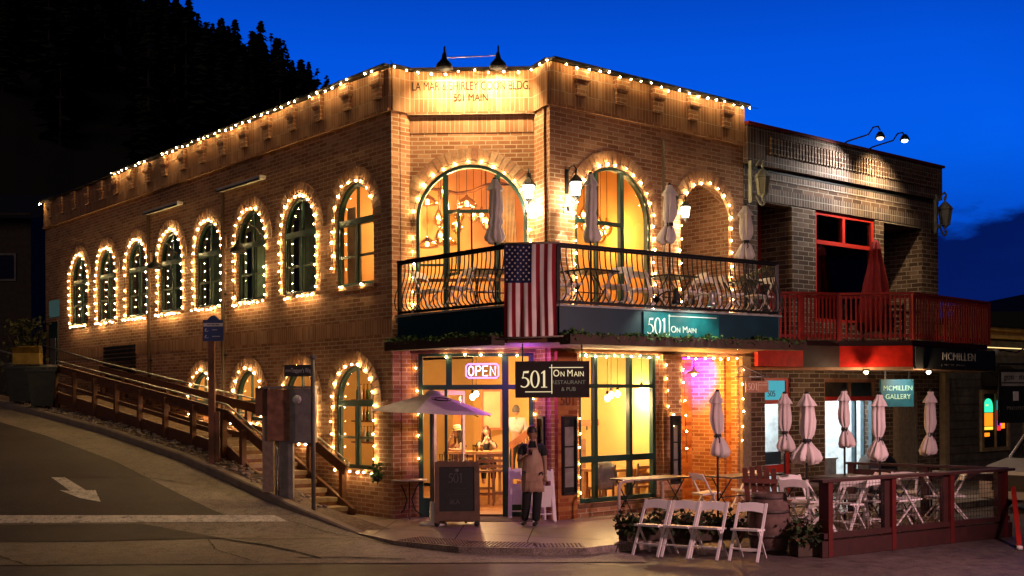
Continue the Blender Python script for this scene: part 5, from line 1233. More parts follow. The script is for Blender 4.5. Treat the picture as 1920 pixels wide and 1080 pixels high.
# ground floor
string(droop(CF, .16, 2.3, -.06, 3.03, d=.02), 'string of warm bulbs over the corner entrance', .33, BULB)
string([CF @ Vector((.10, -.05, 2.98)), CF @ Vector((.14, -.05, .9))], 'string of warm bulbs down the left jamb of the corner entrance', .42, BULBF)
string([CF @ Vector((2.30, -.04, 2.35)), CF @ Vector((2.31, -.04, 1.7))], 'three warm bulbs down the right jamb of the corner entrance', .28, BULBF)
string(droop(RF, .72, 2.8, -.06, 3.03, d=.02), 'string of warm bulbs over the front shop window', .24)
string([RF @ Vector((.64, -.05, 2.0)), RF @ Vector((.66, -.06, .35))], 'string of warm bulbs down the left edge of the front shop window', .29, BULBF)
string([RF @ Vector((2.93, -.14, 3.0)), RF @ Vector((2.95, -.14, 1.95)), RF @ Vector((3.1, -.14, 1.9)), RF @ Vector((3.08, -.14, .9))], 'string of warm bulbs down the brick pilaster by the front shop window', .27, BULBF)
string(droop(RF, 3.45, 5.25, -.12, 3.03, d=.02), 'string of warm bulbs over the orange brick recess', .26)
string([RF @ Vector((3.42, -.13, 2.95)), RF @ Vector((3.52, -.13, .9))], 'string of warm bulbs down the left edge of the orange brick recess', .32)
string([RF @ Vector((5.28, -.13, 2.95)), RF @ Vector((5.26, -.13, 1.2))], 'string of warm bulbs down the right edge of the orange brick recess', .3, BULBF)
string([P(1380, 655, 21.9), RF @ Vector((5.6, -.3, 3.25))], 'short run of warm bulbs at the right end under the balcony', .4)

# ---------------------------------------------------------------- light inside
def pend(x, y, z, zc, kind, lab, en=0, grp='pendant lamps in the upper room', bm=None):
    rt = root('pendant_lamp', T(x, y, z), lab, 'lamp', grp); Mx = T(x, y, z)
    mb = MB(Mx); mb.cyl((0, 0, .1), (0, 0, zc-z), .006, n=5); mb.build('cord', IRON, rt)
    if kind == 'drop': pr = [(.02, .14), (.035, .10), (.10, -.02), (.12, -.10), (.07, -.19), (.02, -.22)]
    elif kind == 'dome': pr = [(.02, .14), (.04, .10), (.16, .02), (.24, -.09)]
    else: pr = [(.025, .12), (.03, .08), (.04, .06)]
    mb = MB(Mx); mb.lathe(pr, 14)
    mb.build('glass_shade' if kind != 'bare' else 'socket', GLASSA if kind != 'bare' else IRON, rt)
    mb = MB(Mx); mb.sph((0, 0, -.03), .042 if kind != 'bare' else .055, 10, 7, (1, 1, 1.2)); mb.build('bulb', bm or PB, rt)
    if en: light('glow', 'POINT', Vector((x, y, z-.15)), en, (1, .62, .26), rt, shadow_soft_size=.06)
GLASSA = glass('amber_shade_glass', (1, .8, .5), .12, .05); PB = emit('filament_bulb', (1, .62, .24), 22)
words = ['teardrop', 'dome']
ups = [(857, 418, 23.2, 'drop', 1), (875, 378, 23.6, 'dome', 1), (832, 356, 24.0, 'drop', 0), (888, 398, 24.4, 'drop', 0), (861, 398, 24.6, 'drop', 0), (903, 400, 24.2, 'drop', 0), (912, 412, 23.7, 'drop', 1), (826, 438, 23.0, 'drop', 0), (836, 450, 23.5, 'dome', 0), (801, 455, 23.2, 'dome', 0), (822, 405, 24.5, 'drop', 0), (1122, 415, 23.6, 'drop', 0), (1138, 422, 23.9, 'drop', 1), (1126, 436, 23.4, 'drop', 0), (1094, 400, 23.4, 'drop', 0), (1096, 415, 24.4, 'drop', 0), (1200, 398, 24.5, 'drop', 0)]
for k, (px, py, Y, kd, e) in enumerate(ups):
    p = P(px, py, Y); pend(p.x, p.y, p.z, 7.22, kd, 'amber glass %s pendant lamp in the %s arch window of the upper room' % (words[kd == 'dome'], 'wide corner' if px < 1000 else 'front'), 150 if e else 0)
dns = [(886, 742, 24.6, 1), (893, 736, 25.4, 0), (1139, 744, 22.8, 1), (1146, 738, 23.1, 0), (1158, 736, 23.4, 0), (1203, 728, 23.6, 1), (1205, 742, 24.6, 0)]
for k, (px, py, Y, e) in enumerate(dns):
    p = P(px, py, Y); pend(p.x, p.y, p.z, 3.22, 'bare', 'bare bulb pendant seen %s' % ('through the open doorway' if px < 1000 else 'through the front shop window'), 190 if e else 0, 'bare bulb pendants downstairs', emit('bare_bulb', (1, .78, .42), 30))
for k, (u, w, en) in enumerate(((-1.5, 1.6, 120), (-5.2, 1.8, 110), (-8.2, 1.6, 90))):
    p = LF @ Vector((u, w, 2.5)); pend(p.x, p.y, 2.5, 3.22, 'bare', 'bare bulb pendant behind the %s of the lower side windows' % ('largest', 'second', 'first')[k], en, 'bare bulb pendants downstairs', MATS['bare_bulb'])
p = LF @ Vector((-1.1, 1.6, 6.2)); pend(p.x, p.y, 6.2, 7.22, 'dome', 'amber dome pendant behind the rightmost upper side window', 45)
p = LF @ Vector((-11, 1.6, 6.0)); pend(p.x, p.y, 6.0, 7.2, 'dome', 'added dome lamp brightening the dark middle of the upper floor', 80)  # lamp added to brighten the room behind the dark side windows
for M_, x in ((CF, 2.18), (RF, .30)):       # small spot lamps added under the corner sconces to throw pointed scallops on the brick
    p = M_ @ Vector((x, -.16, 5.62)); rt = root('downlight', T(*p), 'tiny added spot lamp for the scallop under the %s corner sconce' % ('left' if M_ is CF else 'right'), 'lamp'); mb = MB(T(*p)); mb.cyl((0, 0, 0), (0, 0, .08), .03, n=8); mb.build('can', IRON, rt)
    mb = MB(M_); mb.tube([(x, -.16, 5.68), (x, -.08, 5.70), (x, 0, 5.70)], .008, 5); mb.build('arm', IRON, rt)
    light('beam', 'SPOT', p+Vector((0, 0, -.02)), 55, (1, .86, .66), rt, spot_size=R(48), spot_blend=.25, shadow_soft_size=.01, rot=aim(p, p+Vector((0, 0, -1))+(M_.to_3x3() @ Vector((0, .06, 0)))))
# sheer curtain in the wide arch, dark ceiling track
cu2 = root('sheer_curtain', CF @ T(1.9, .3, 3.8), 'sheer white curtain hanging at the right inside the wide corner arch', 'curtain'); mb = MB(CF); n = 22
for k in range(n):
    a = 1.62+.42*k/n; b = 1.62+.42*(k+1)/n; ya = .35+.03*(k % 2); yb = .35+.03*((k+1) % 2); mb.add([(a, ya, 3.8), (b, yb, 3.8), (b*.6+.72, yb, 6.25), (a*.6+.72, ya, 6.25)], [(0, 1, 2, 3)])
mb.build('fabric', mat('sheer_fabric', (.8, .62, .4), .9, trans=.5), cu2); mb = MB(CF); mb.cyl((1.5, .35, 6.27), (2.2, .35, 6.27), .012, n=6); mb.build('rod', IRON, cu2)
ct = root('ceiling_track', CF @ T(1.1, 2.4, 6.9), 'dark curved lamp track on the ceiling of the upper room', 'lamp track'); mb = MB(CF); mb.tube([(-.2+.3*i, 2.4+.35*sin(i*.9), 6.55+.08*sin(i*1.3)) for i in range(11)], .035, 6); mb.build('track', WOODD, ct)
mb = MB(CF)
for i in (1, 5, 9): mb.cyl((-.2+.3*i, 2.4+.35*sin(i*.9), 6.6), (-.2+.3*i, 2.4+.35*sin(i*.9), 7.22), .01, n=5)
mb.build('hangers', IRON, ct)
for M_, nm in ((CF, 'corner'), (RF, 'front')): pass
# ---------------------------------------------------------------- stairs beside the side wall
SW = lambda s: interp(s, [(1.15, .0), (4.0, 1.16), (14.5, 2.34), (22, 3.1)])      # walking surface over distance uphill
def SP(s, off, z): return LF @ Vector((-s, -off, z))
STA = root('timber_stairs', T(*SP(1.2, .7, 0)), 'timber stairs with brown rails climbing between kerb and brick side wall', 'stairs')
RAILW = mat('brown_rail_timber', (.15, .062, .03), .6, bump=.3, scale=9)
s_ = 1.25; k = 0
while s_ < 4.0:
    z = .155*(k+1); mb = MB(); p, q = SP(s_+.16, .22, z-.04), SP(s_+.16, 1.30, z-.04); mb.bar(p, q, .40, .08); mb.build('tread', TREAD, STA)
    mb = MB(); p, q = SP(s_-.02, .24, z-.115), SP(s_-.02, 1.28, z-.115); mb.bar(p, q, .03, .07); mb.build('riser', RAILW, STA); s_ += .385; k += 1
s_ = 4.15
while s_ < 14.6:
    z = SW(s_)+.02; mb = MB(); mb.bar(SP(s_, .22, z-.06), SP(s_, 1.30, z-.06), .12, .14); mb.build('tread', TREAD, STA); s_ += .5
mb = MB(); rows_ = [4.0, 6, 8, 10, 12, 14.6]
for a, b in zip(rows_, rows_[1:]): mb.add([SP(a, .1, SW(a)-.10), SP(a, 1.3, SW(a)-.10), SP(b, 1.3, SW(b)-.10), SP(b, .1, SW(b)-.10)], [(0, 1, 2, 3)])
mb.build('gravel_landing', GRAV, STA)
for off, nm in ((.18, 'far'), (1.34, 'near')):
    lo = [(1.1, .0), (4.0, 1.16), (14.6, 2.35)]
    for (a, za), (b, zb) in zip(lo, lo[1:]):
        mb = MB(); mb.bar(SP(a, off, za-.02), SP(b, off, zb-.02), .07, .30); mb.build('stringer', RAILW, STA)
    rl = [(1.35, .98), (4.0, 2.04), (14.2, 3.2)]
    if nm == 'near': rl[0] = (1.9, 1.20)
    for (a, za), (b, zb) in zip(rl, rl[1:]):
        mb = MB(); mb.bar(SP(a, off, za-.14), SP(b, off, zb-.14), .05, .20); mb.build('rail_board', RAILW, STA)
        if a > 3: mb = MB(); mb.bar(SP(a, off, za-.56), SP(b, off, zb-.56), .04, .10); mb.build('mid_rail', RAILW, STA)
    pts = [SP(s, off, z+.06) for s, z in rl]; pts = [SP(rl[0][0]-.08, off, rl[0][1]-.08), SP(rl[0][0]-.10, off, rl[0][1])]+pts
    mb = MB(); mb.tube(pts, .02, 7); mb.build('handrail', STEEL, STA)
    for s in ([1.55, 2.8] if nm == 'far' else [2.2, 3.2])+[4.05+1.44*i for i in range(8)]:
        zt = interp(s, rl)-.1; mb = MB(); M = LF @ T(-s, -off+(-.07 if nm == 'near' else .05), 0); mb.box(-.06, .06, -.05, .05, SW(s)-.35, zt, M); mb.build('post', RAILW, STA)
# upper handrail run seen at the far left
mb = MB(); mb.tube([SP(14.2, .18, 3.26), SP(19, .18, 3.9)], .022, 6); mb.build('handrail', STEEL, STA)
mb = MB(); mb.tube([SP(15.5, 1.6, 3.35), SP(22, 2.4, 4.3)], .022, 6); mb.tube([SP(15.5, 1.6, 3.0), SP(22, 2.4, 3.9)], .022, 6); mb.build('handrail', STEEL, STA)
# ---------------------------------------------------------------- posts and boxes on the kerb
def kpt(px, py, lo=19.5, hi=34):
    """point on the kerb-top surface seen at a pixel"""
    tab = [(k_[1], k_[2]) for k_ in KERB]; r = ray(px, py); t = lo
    while t < hi:
        if H+r.z*t <= interp(t, tab): break
        t += .01
    p = r*t; return Vector((p.x, p.y, interp(t, tab)))
p = kpt(398, 866); ps_ = root('parking_sign', T(*p), 'small blue notice sign with rounded crest on a tall brown post by the stairs', 'sign')
zt_ = P(403, 600, p.y).z; zb_ = P(403, 640, p.y).z
mb = MB(T(p.x, p.y, 0)); mb.box(-.06, .06, -.05, .05, p.z-.3, zb_+.02); mb.box(.07, .15, -.04, .04, p.z-.3, p.z+1.0); mb.build('post', RAILW, ps_)
mb = MB(T(p.x+.05, p.y-.07, 0)); w_ = .205; mb.box(-w_, w_, 0, .03, zb_, zt_); mb.prism([(-.12+.24*i/10, zt_+.085*sin(pi*i/10)) for i in range(11)], .0, .03); pl_ = mb.build('panel', mat('sign_blue', (.015, .035, .16), .4), ps_)
mb = MB(T(p.x+.05, p.y-.075, 0)); mb.box(-w_+.01, w_-.01, 0, .005, zt_-.13, zt_-.065); mb.build('white_band', mat('sign_white', (.5, .5, .5), .5), ps_)
SWH = mat('sign_symbol_white', (.35, .37, .42), .5)
mb = MB(T(p.x+.05, p.y-.078, zt_-.098)); mb.box(-.12, -.05, -.002, 0, -.008, .008); mb.box(-.035, .03, -.002, 0, -.008, .008); mb.box(.045, .12, -.002, 0, -.008, .008); mb.build('small_print', mat('sign_navy', (.02, .03, .08), .5), ps_)
for q_, t_ in ((.2, .10), (.33, .16)):
    mb = MB(T(p.x+.03, p.y-.076, zt_-q_)); mb.box(0, t_, -.002, 0, -.008, .008); mb.build('small_print', SWH, ps_)
    mb = MB(T(p.x-.09, p.y-.076, zt_-q_)); mb.sph((0, 0, .02), .013, 6, 4, (1, .3, 1)); mb.box(-.025, .0, -.003, 0, -.02, .012); mb.tube([(-.03, 0, -.03), (.03, 0, -.03), (.045, 0, -.015)], .005, 4); mb.build('pictogram', SWH, ps_)
p = kpt(588, 946); sp_ = root('street_sign', T(*p), 'dark street name sign reading Trapper\'s Way on a thin grey pole', 'sign')
zt_ = P(588, 672, p.y).z; mb = MB(T(p.x, p.y, 0)); mb.cyl((0, 0, p.z-.3), (0, 0, zt_), .038, n=10); mb.sph((0, 0, zt_+.02), .055, 8, 6); mb.build('pole', mat('grey_pole', (.13, .12, .12), .5, .4), sp_)
x0 = P(533, 690, p.y).x-p.x; za, zb = P(560, 706, p.y).z, P(560, 684, p.y).z
mb = MB(T(p.x, p.y, 0)); mb.box(x0, -.03, -.015, .015, za, zb); mb.build('blade', BLACK, sp_)
textmesh("Trapper's Way", .12, T(p.x+x0/2+.05, p.y-.018, (za+zb)/2), sp_, mat('sign_grey_letters', (.45, .43, .42), .5), 'lettering', .003, width=.36)
mb = MB(T(p.x, p.y, 0)); mb.box(x0+.02, x0+.12, -.02, -.015, (za+zb)/2-.02, (za+zb)/2+.02); mb.build('small_block', GREYB, sp_)
pb_ = kpt(530, 925); Y = pb_.y
def bx(px0, px1, py0, py1, y0, y1, mb): a = P(px0, py1, Y); b = P(px1, py0, Y); mb.box(a.x, b.x, Y+y0, Y+y1, a.z, b.z)
ub = root('utility_box', T(*pb_), 'pair of rusty and grey electrical boxes with a round meter on short posts', 'electrical box')
mb = MB(); bx(504, 546, 731, 826, -.12, .12, mb); mb.build('rusty_cabinet', RUST, ub)
mb = MB(); bx(546.5, 592, 729, 830, -.16, .12, mb); gb = mb.build('grey_cabinet', GREYB, ub)
mb = MB(); bx(548, 590, 733, 822, -.175, -.16, mb); mb.build('door', GREYB, gb)
mb = MB(); bx(480, 504, 727, 780, -.05, .05, mb); mb.build('backboard', WOODD, ub)
mb = MB(); bx(496, 594, 724, 729, -.2, .16, mb); mb.build('rain_lid', GREYB, ub)
m_ = P(557, 749, Y-.18); mb = MB(T(*m_)); mb.cyl((0, .02, 0), (0, -.08, 0), .082, .07, n=20); mb.build('meter', mat('meter_glass', (.8, .78, .74), .3), ub)
mb = MB(); bx(494, 513, 780, 922, -.08, .08, mb); mb.build('post', WOODG, ub)
mb = MB(); bx(526, 550, 826, 936, -.07, .1, mb); mb.build('post', GREYB, ub)
for q_ in (518, 523): mb = MB(); a = P(q_, 826, Y); b = P(q_, 925, Y); mb.cyl((a.x, Y, a.z), (b.x, Y, b.z-.1), .02, n=6); mb.build('conduit', STEEL, ub)
# bins at the top of the kerb
def wheelie(M, s, lab, col):
    rt = root('wheeled_bin', M, lab, 'bin', 'wheeled bins at the top of the street'); mb = MB(M); q = []
    for z, a, b in ((.06, .24, .28), (.9, .31, .37)): q += [(-a, -b, z), (a, -b, z), (a, b, z), (-a, b, z)]
    mb.add([(x*s, y*s, z*s) for x, y, z in q], [(0, 1, 5, 4), (1, 2, 6, 5), (2, 3, 7, 6), (3, 0, 4, 7), (3, 2, 1, 0), (4, 5, 6, 7)]); mb.box(-.34*s, .34*s, -.40*s, -.36*s, .86*s, .92*s); mb.build('body', col, rt)
    mb = MB(M); mb.add([(x*s, y*s, z*s) for x, y, z in [(-.34, -.42, .93), (.34, -.42, .93), (.34, .40, .99), (-.34, .40, .99), (-.34, -.42, .97), (.34, -.42, .97), (.34, .40, 1.04), (-.34, .40, 1.04)]], [(0, 3, 2, 1), (4, 5, 6, 7), (0, 1, 5, 4), (1, 2, 6, 5), (2, 3, 7, 6), (3, 0, 4, 7)]); mb.build('lid', col, rt)
    for x in (-.26, .26): mb = MB(M); mb.cyl((x*s-.03, .3*s, .1*s), (x*s+.03, .3*s, .1*s), .1*s, n=12); mb.build('wheel', RUBBER, rt)
    return rt
BINC = mat('bin_plastic', (.022, .028, .025), .5)
p = kpt(72, 766); wheelie(T(p.x, p.y+.4, p.z) @ RZ(.2), 1.15, 'dark wheeled bin nearest the stairs with yellow boxes piled on it', BINC)
p2_ = kpt(30, 758); wheelie(T(p2_.x, p2_.y+.5, p2_.z) @ RZ(.1), 1.15, 'dark wheeled bin at the left edge', BINC)
YB = mat('yellow_card', (.22, .14, .02), .7, var=.2)
cbx = root('cardboard_box', T(p.x-.35, p.y+.4, p.z+1.2), 'yellow cardboard box lying open on top of the bins', 'box'); mb = MB(T(p.x-.42, p.y+.35, p.z+1.19) @ RZ(.15)); mb.box(-.34, .34, -.2, .2, 0, .30); mb.build('carton', YB, cbx)
mb = MB(T(p.x-.42, p.y+.35, p.z+1.19) @ RZ(.15)); mb.add([(-.34, -.2, .30), (.34, -.2, .30), (.38, -.32, .48), (-.36, -.30, .45)], [(0, 1, 2, 3), (3, 2, 1, 0)]); mb.add([(-.34, .2, .30), (.34, .2, .30), (.30, .28, .52), (-.34, .3, .5)], [(0, 1, 2, 3), (3, 2, 1, 0)]); mb.build('flap', YB, cbx)
bush = root('shrub', P(45, 700, 36), 'dark twiggy shrub behind the bins at the foot of the dark house', 'shrub') if False else None
ps2 = P(47, 660, 36); bush = root('shrub', T(ps2.x, ps2.y, 2.3), 'dark twiggy shrub behind the bins at the foot of the dark house', 'shrub'); rs = random.Random(8); mb = MB(T(ps2.x, ps2.y, 2.4))
foliage(mb, lambda r: Vector((r.gauss(0, .32), r.gauss(0, .3), r.uniform(0, 2.3))), 900, .08, .2, rs); mb.build('leaves', mat('dark_leaf', (.05, .055, .02), .8), bush)
mb = MB(T(ps2.x, ps2.y, 2.2))
for k in range(12): mb.tube([(0, 0, 0), (rs.uniform(-.3, .3), rs.uniform(-.2, .2), 1), (rs.uniform(-.6, .6), rs.uniform(-.3, .3), 2.2)], .02, 4)
mb.build('branches', BARK, bush)

# ---------------------------------------------------------------- folding chairs
def folding_chair(label, M, group, m=WHITE):
    rt = root('folding_chair', M, label, 'chair', group)
    for x in (-.205, .205):
        mb = MB(M); mb.bar((x, -.26, 0), (x, .20, .80), .022, .038, up=(1, 0, 0)); mb.build('long_leg', m, rt)
        x2 = x*.86; mb = MB(M); mb.bar((x2, .24, 0), (x2, -.12, .44), .02, .034, up=(1, 0, 0)); mb.build('short_leg', m, rt)
    mb = MB(M); mb.add([(x, y, z) for x, y, z in [(-.2, -.22, .435), (.2, -.22, .435), (.19, .17, .405), (-.19, .17, .405), (-.2, -.22, .465), (.2, -.22, .465), (.19, .17, .435), (-.19, .17, .435)]], [(0, 3, 2, 1), (4, 5, 6, 7), (0, 1, 5, 4), (1, 2, 6, 5), (2, 3, 7, 6), (3, 0, 4, 7)]); mb.build('seat', m, rt)
    # arched top panel following the long legs' lean
    def at(x, z, off=0): t = z/.80; return (x, -.26+.46*t+off, z)
    n = 8; vs = []
    for i in range(n+1):
        x = -.195+.39*i/n; zl = .66+.028*sin(pi*i/n); zu = .79+.02*sin(pi*i/n); vs += [at(x, zl, -.008), at(x, zu, -.008), at(x, zl, .012), at(x, zu, .012)]
    fs = []
    for i in range(n): a = i*4; b = a+4; fs += [(a, b, b+1, a+1), (a+2, a+3, b+3, b+2), (a+1, b+1, b+3, a+3), (a, a+2, b+2, b)]
    mb = MB(M); mb.add(vs, fs, smooth=False); mb.build('back_panel', m, rt)
    mb = MB(M); mb.bar(at(-.2, .17), at(.2, .17), .03, .02); mb.build('stretcher', m, rt)
    mb = MB(M); mb.bar((-.17, .155, .105), (.17, .155, .105), .025, .02); mb.build('stretcher', m, rt)
    return rt
proto_chair = None
_a, _b = P(1540, 900, 17.0), P(1888, 878, 19.4); MDK = frame(Q(_a), (_b.x-_a.x, _b.y-_a.y))
def chair(px, py, zb, rot, label, group, Y=None):
    """px,py = picture position of the chair's centre on the floor of height zb"""
    global proto_chair
    p = Pz(px, py, zb) if Y is None else Vector((P(px, py, Y).x, Y, zb))
    M = T(p.x, p.y, zb) @ RZ(R(rot))
    if proto_chair is None: proto_chair = folding_chair(label, M, group); return proto_chair
    return dup(proto_chair, M, label, group)
G1 = 'white folding chairs lined up on the street'
for k, (px, py, lb) in enumerate(((1224, 1039, 'leftmost white folding chair of the row on the street'), (1278, 1042, 'second from left white folding chair of the row on the street'), (1331, 1045, 'third from left white folding chair of the row on the street'), (1404, 1049, 'white folding chair of the street row nearest the barrel'))):
    chair(px, py, -.126, -34+k*1.5, lb, G1)
G2 = 'white folding chairs on the sidewalk and deck'
chair(1500, 990, 0, 30, 'white folding chair left of the first red deck post', G2)
chair(1322, 968, 0, 115, 'white folding chair turned right between the window table and the closed umbrella', G2)
chair(1400, 962, 0, -70, 'white folding chair behind the barrel beside the reddish slatted seat', G2)
for lx, ly, a_, lb in ((.52, .5, 75, 'white folding chair just right of the first red deck post, behind the mesh'), (1.18, .55, -50, 'white folding chair behind the mesh just left of the second deck post'), (.72, 1.2, 160, 'white folding chair at the back left of the left deck bay'), (1.25, 1.7, 20, 'white folding chair at the back right of the left deck bay'),
        (1.85, .5, -25, 'white folding chair behind the mesh just right of the second deck post'), (2.5, .55, 100, 'white folding chair behind the mesh just left of the third deck post'), (2.1, 1.25, 200, 'white folding chair at the back left of the middle deck bay'), (2.75, 1.35, -70, 'white folding chair at the back right of the middle deck bay'),
        (3.28, .5, 80, 'white folding chair just right of the third red deck post'), (3.85, .62, -100, 'white folding chair nearest the right end of the deck'), (3.5, 1.35, 170, 'white folding chair at the back of the right deck bay')):
    q = MDK @ Vector((lx, ly, .12)); dup(proto_chair, T(q.x, q.y, .12) @ RZ(R(a_)), lb, G2)
# balcony chairs
G3 = 'white folding chairs on the balcony'
bch = [(862, 20.3, -60, 'white folding balcony chair left of the flag facing left'), (905, 20.9, 150, 'white folding balcony chair behind the table left of the flag'), (800, 20.9, 60, 'white folding chair at the left end of the balcony'), (1063, 19.8, 100, 'white folding balcony chair just right of the flag'), (1158, 20.2, -30, 'white folding chair right of the second balcony umbrella'), (1200, 20.9, 20, 'white folding chair between the second and third balcony umbrellas'),
       (1232, 21.0, 80, 'white folding chair left of the third balcony umbrella'), (1300, 21.4, -70, 'white folding chair right of the third balcony umbrella'), (1328, 21.9, 10, 'white folding chair in front of the open niche'), (1370, 22.0, 90, 'white folding chair left of the last balcony umbrella'), (1425, 22.3, -60, 'white folding chair at the right end of the balcony')]
for px, Y, r_, lb in bch: chair(px, 570, ZF, r_, lb, G3, Y)
# folded chairs leaning against the entrance

def folded(M, lab, first=None):
    if first is not None: return dup(first, M, lab, 'folded white chairs by the entrance')
    rt = root('folded_chair', M, lab, 'chair', 'folded white chairs by the entrance')
    for x in (-.20, .20):
        mb = MB(M); mb.bar((x, -.10, 0), (x, .08, .93), .024, .045, up=(1, 0, 0)); mb.build('long_leg', WHITE, rt)
        mb = MB(M); mb.bar((x*.84, -.13, .02), (x*.84, .0, .72), .022, .04, up=(1, 0, 0)); mb.build('short_leg', WHITE, rt)
    mb = MB(M); mb.prism([(-.19, .72), (.19, .72), (.19, .88), (.1, .92), (-.1, .92), (-.19, .88)], .03, .05); mb.build('back_panel', WHITE, rt)
    mb = MB(M); mb.box(-.175, .175, -.06, -.035, .26, .64); mb.build('seat', WHITE, rt)
    mb = MB(M); mb.bar((-.2, -.08, .14), (.2, -.08, .14), .03, .02); mb.build('stretcher', WHITE, rt); return rt

p = Pz(976, 972, 0); fc = folded(T(p.x, p.y, 0) @ RZ(-.1), 'white folding chair folded flat behind the waiter, nearest the doorway')
p = Pz(1000, 974, 0); folded(T(p.x, p.y, 0) @ RZ(.12), 'white folding chair folded flat behind the waiter, middle of three', fc)
p = Pz(1016, 977, 0); folded(T(p.x+.02, p.y-.05, 0) @ RZ(.3), 'white folding chair folded flat, nearest the brick pier', fc)

# ---------------------------------------------------------------- tables
def xtable(M, w, d, h, label, group, m=IRON, top=None):
    rt = root('cafe_table', M, label, 'table', group); mb = MB(M); mb.box(-w/2, w/2, -d/2, d/2, h-.03, h); mb.build('tabletop', top or m, rt)
    for x in (-w/2+.08, w/2-.08):
        for s in (-1, 1): mb = MB(M); mb.tube([(x, -s*d*.42, 0), (x*.97, s*d*.36, h-.03)], .013, 6); mb.build('leg', m, rt)
    mb = MB(M); mb.tube([(-w/2+.08, 0, h*.48), (w/2-.08, 0, h*.48)], .011, 5); mb.build('brace', m, rt); return rt
TT = mat('speckled_tabletop', (.09, .07, .06), .5)
GT = 'cafe tables on the sidewalk and deck'
xt = xtable(RF @ T(1.55, -1.0, 0), 1.5, .65, .75, 'long thin-topped table in front of the shop window', GT, top=TT)
for M_, lb in ((RF @ T(3.35, -1.7, 0), 'dark table under the closed umbrella by the orange recess'), (RF @ T(2.0, -3.25, .0), None), ):
    if lb: dup(xt, M_, lb, GT)
dk_t = [(P(1583, 900, 19.8), 'deck table under the third small umbrella from the left'), (P(1660, 900, 19.3), 'deck table in the middle bay below the mailbox'), (P(1745, 900, 20.6), 'deck table under the rightmost umbrella'), (P(1495, 900, 19.6), 'cafe table between the barrel and the deck')]
for p, lb in dk_t:
    z = 0 if 'barrel' in lb else .12; dup(xt, T(p.x, p.y, z) @ RZ(.65) @ Matrix.Diagonal((.62, 1, 1, 1)), lb, GT)
for px, Y, lb in ((928, 20.25, 'dark table under the balcony umbrella left of the flag'), (1107, 20.35, 'dark table under the second balcony umbrella'), (1255, 21.4, 'dark table under the third balcony umbrella'), (1398, 22.6, 'dark table under the last balcony umbrella')):
    p = P(px, 560, Y); M = T(p.x, p.y+.02, ZF) @ RZ(.2 if px < 1000 else .7); 
    if px == 928: bt = xtable(M, .8, .7, .74, lb, 'dark tables on the balcony')
    else: dup(bt, M, lb, 'dark tables on the balcony')
# round bistro table left of the door
p = Pz(768, 972, 0); bt_ = root('bistro_table', T(*p), 'small round bistro table with curled iron legs left of the entrance', 'table'); Mx = T(*p)
mb = MB(Mx); mb.cyl((0, 0, .70), (0, 0, .725), .33, n=32); mb.build('tabletop', mat('pale_marble', (.5, .44, .38), .4), bt_)
for k in range(3):
    a = k*2.1+.6; mb = MB(Mx); mb.tube([(.26*cos(a), .26*sin(a), .70), (.14*cos(a), .14*sin(a), .55), (.05*cos(a), .05*sin(a), .35), (.12*cos(a), .12*sin(a), .15), (.28*cos(a), .28*sin(a), .02), (.33*cos(a), .33*sin(a), .03)], .012, 6); mb.build('leg', IRON, bt_)

# ---------------------------------------------------------------- umbrellas
def closed_umbrella(name, lab, M, top, length, rmax, seed, cloth, tie=True, pole=IRON, group=None, flare=1.0, shape=''):
    """top = height of the canopy's tip over M's origin; canopy hangs down `length`"""
    rt = root(name, M, lab, 'umbrella', group); rs = random.Random(seed); ph = [rs.uniform(0, 6) for _ in range(4)]; nf = 8
    def fold(th, z):
        t = (top-z)/length; amp = .16+.22*t
        return 1+amp*cos(nf*th+ph[0]+t*1.5)+.07*sin(3*th+ph[1]+4*t)+.05*sin(5*th+ph[2]-6*t)
    w1 = rs.uniform(.9, 1.1)
    P_ = [(.035, 0), (.05, .015), (.30*rmax, .05), (.52*rmax, .11), (.66*rmax, .165), (.70*rmax, .175), (.46*rmax, .18), (.50*rmax, .28), (.55*rmax*w1, .40), (.54*rmax, .50), (.44*rmax, .59), (.25*rmax if tie else .56*rmax, .665), (.26*rmax if tie else .58*rmax, .69), (.45*rmax, .75), (.64*rmax*flare, .84), (.76*rmax*flare, .93), (.66*rmax*flare, .985), (.3*rmax, 1.0)]
    if shape == 'cone': P_ = [(.03, 0), (.09, .03), (.30*rmax, .10), (.34*rmax, .11), (.30*rmax, .12), (.45*rmax, .3), (.62*rmax, .5), (.80*rmax, .75), (.95*rmax, .97), (.8*rmax, 1.0)]
    prof = [(r, top-t*length) for r, t in P_]
    mb = MB(M); bend = rs.uniform(-.07, .07); bd2 = rs.uniform(-.05, .05)
    b0 = len(mb.v); mb.lathe(prof, 40, mod=fold)
    for i in range(b0, len(mb.v)):
        v = M.inverted() @ mb.v[i]; t = (top-v.z)/length; a = atan2(v.y, v.x); v.z -= (.05*sin(4*a+ph[3])+.03*sin(7*a))*max(0, t-.7)*3.0*length*.5; v.x += bend*max(0, t-.5)*2+bd2*sin(t*5)*.5; v.x += .05*max(0, t-.7)*sin(2*a+ph[0]); mb.v[i] = M @ v
    mb.build('canopy', cloth, rt)
    mb = MB(M); mb.cyl((0, 0, .0), (0, 0, top-.03), .019, n=8); mb.sph((0, 0, top+.005), .04, 8, 6, (1, 1, .9)); mb.build('pole', pole, rt)
    if tie:
        mb = MB(M); zz = top-.678*length; mb.lathe([(.30*rmax, zz-.03), (.35*rmax, zz-.03), (.35*rmax, zz+.03), (.30*rmax, zz+.03)], 24, mod=lambda a, z: 1+.12*cos(nf*a+ph[0]+1)); mb.tube([(0, -.37*rmax, zz), (.03, -.42*rmax, zz-.08), (.015, -.44*rmax, zz-.13)], .010, 5); mb.tube([(0, -.37*rmax, zz), (-.05, -.42*rmax, zz-.05)], .010, 5); mb.build('tie', BLACK, rt)
    return rt
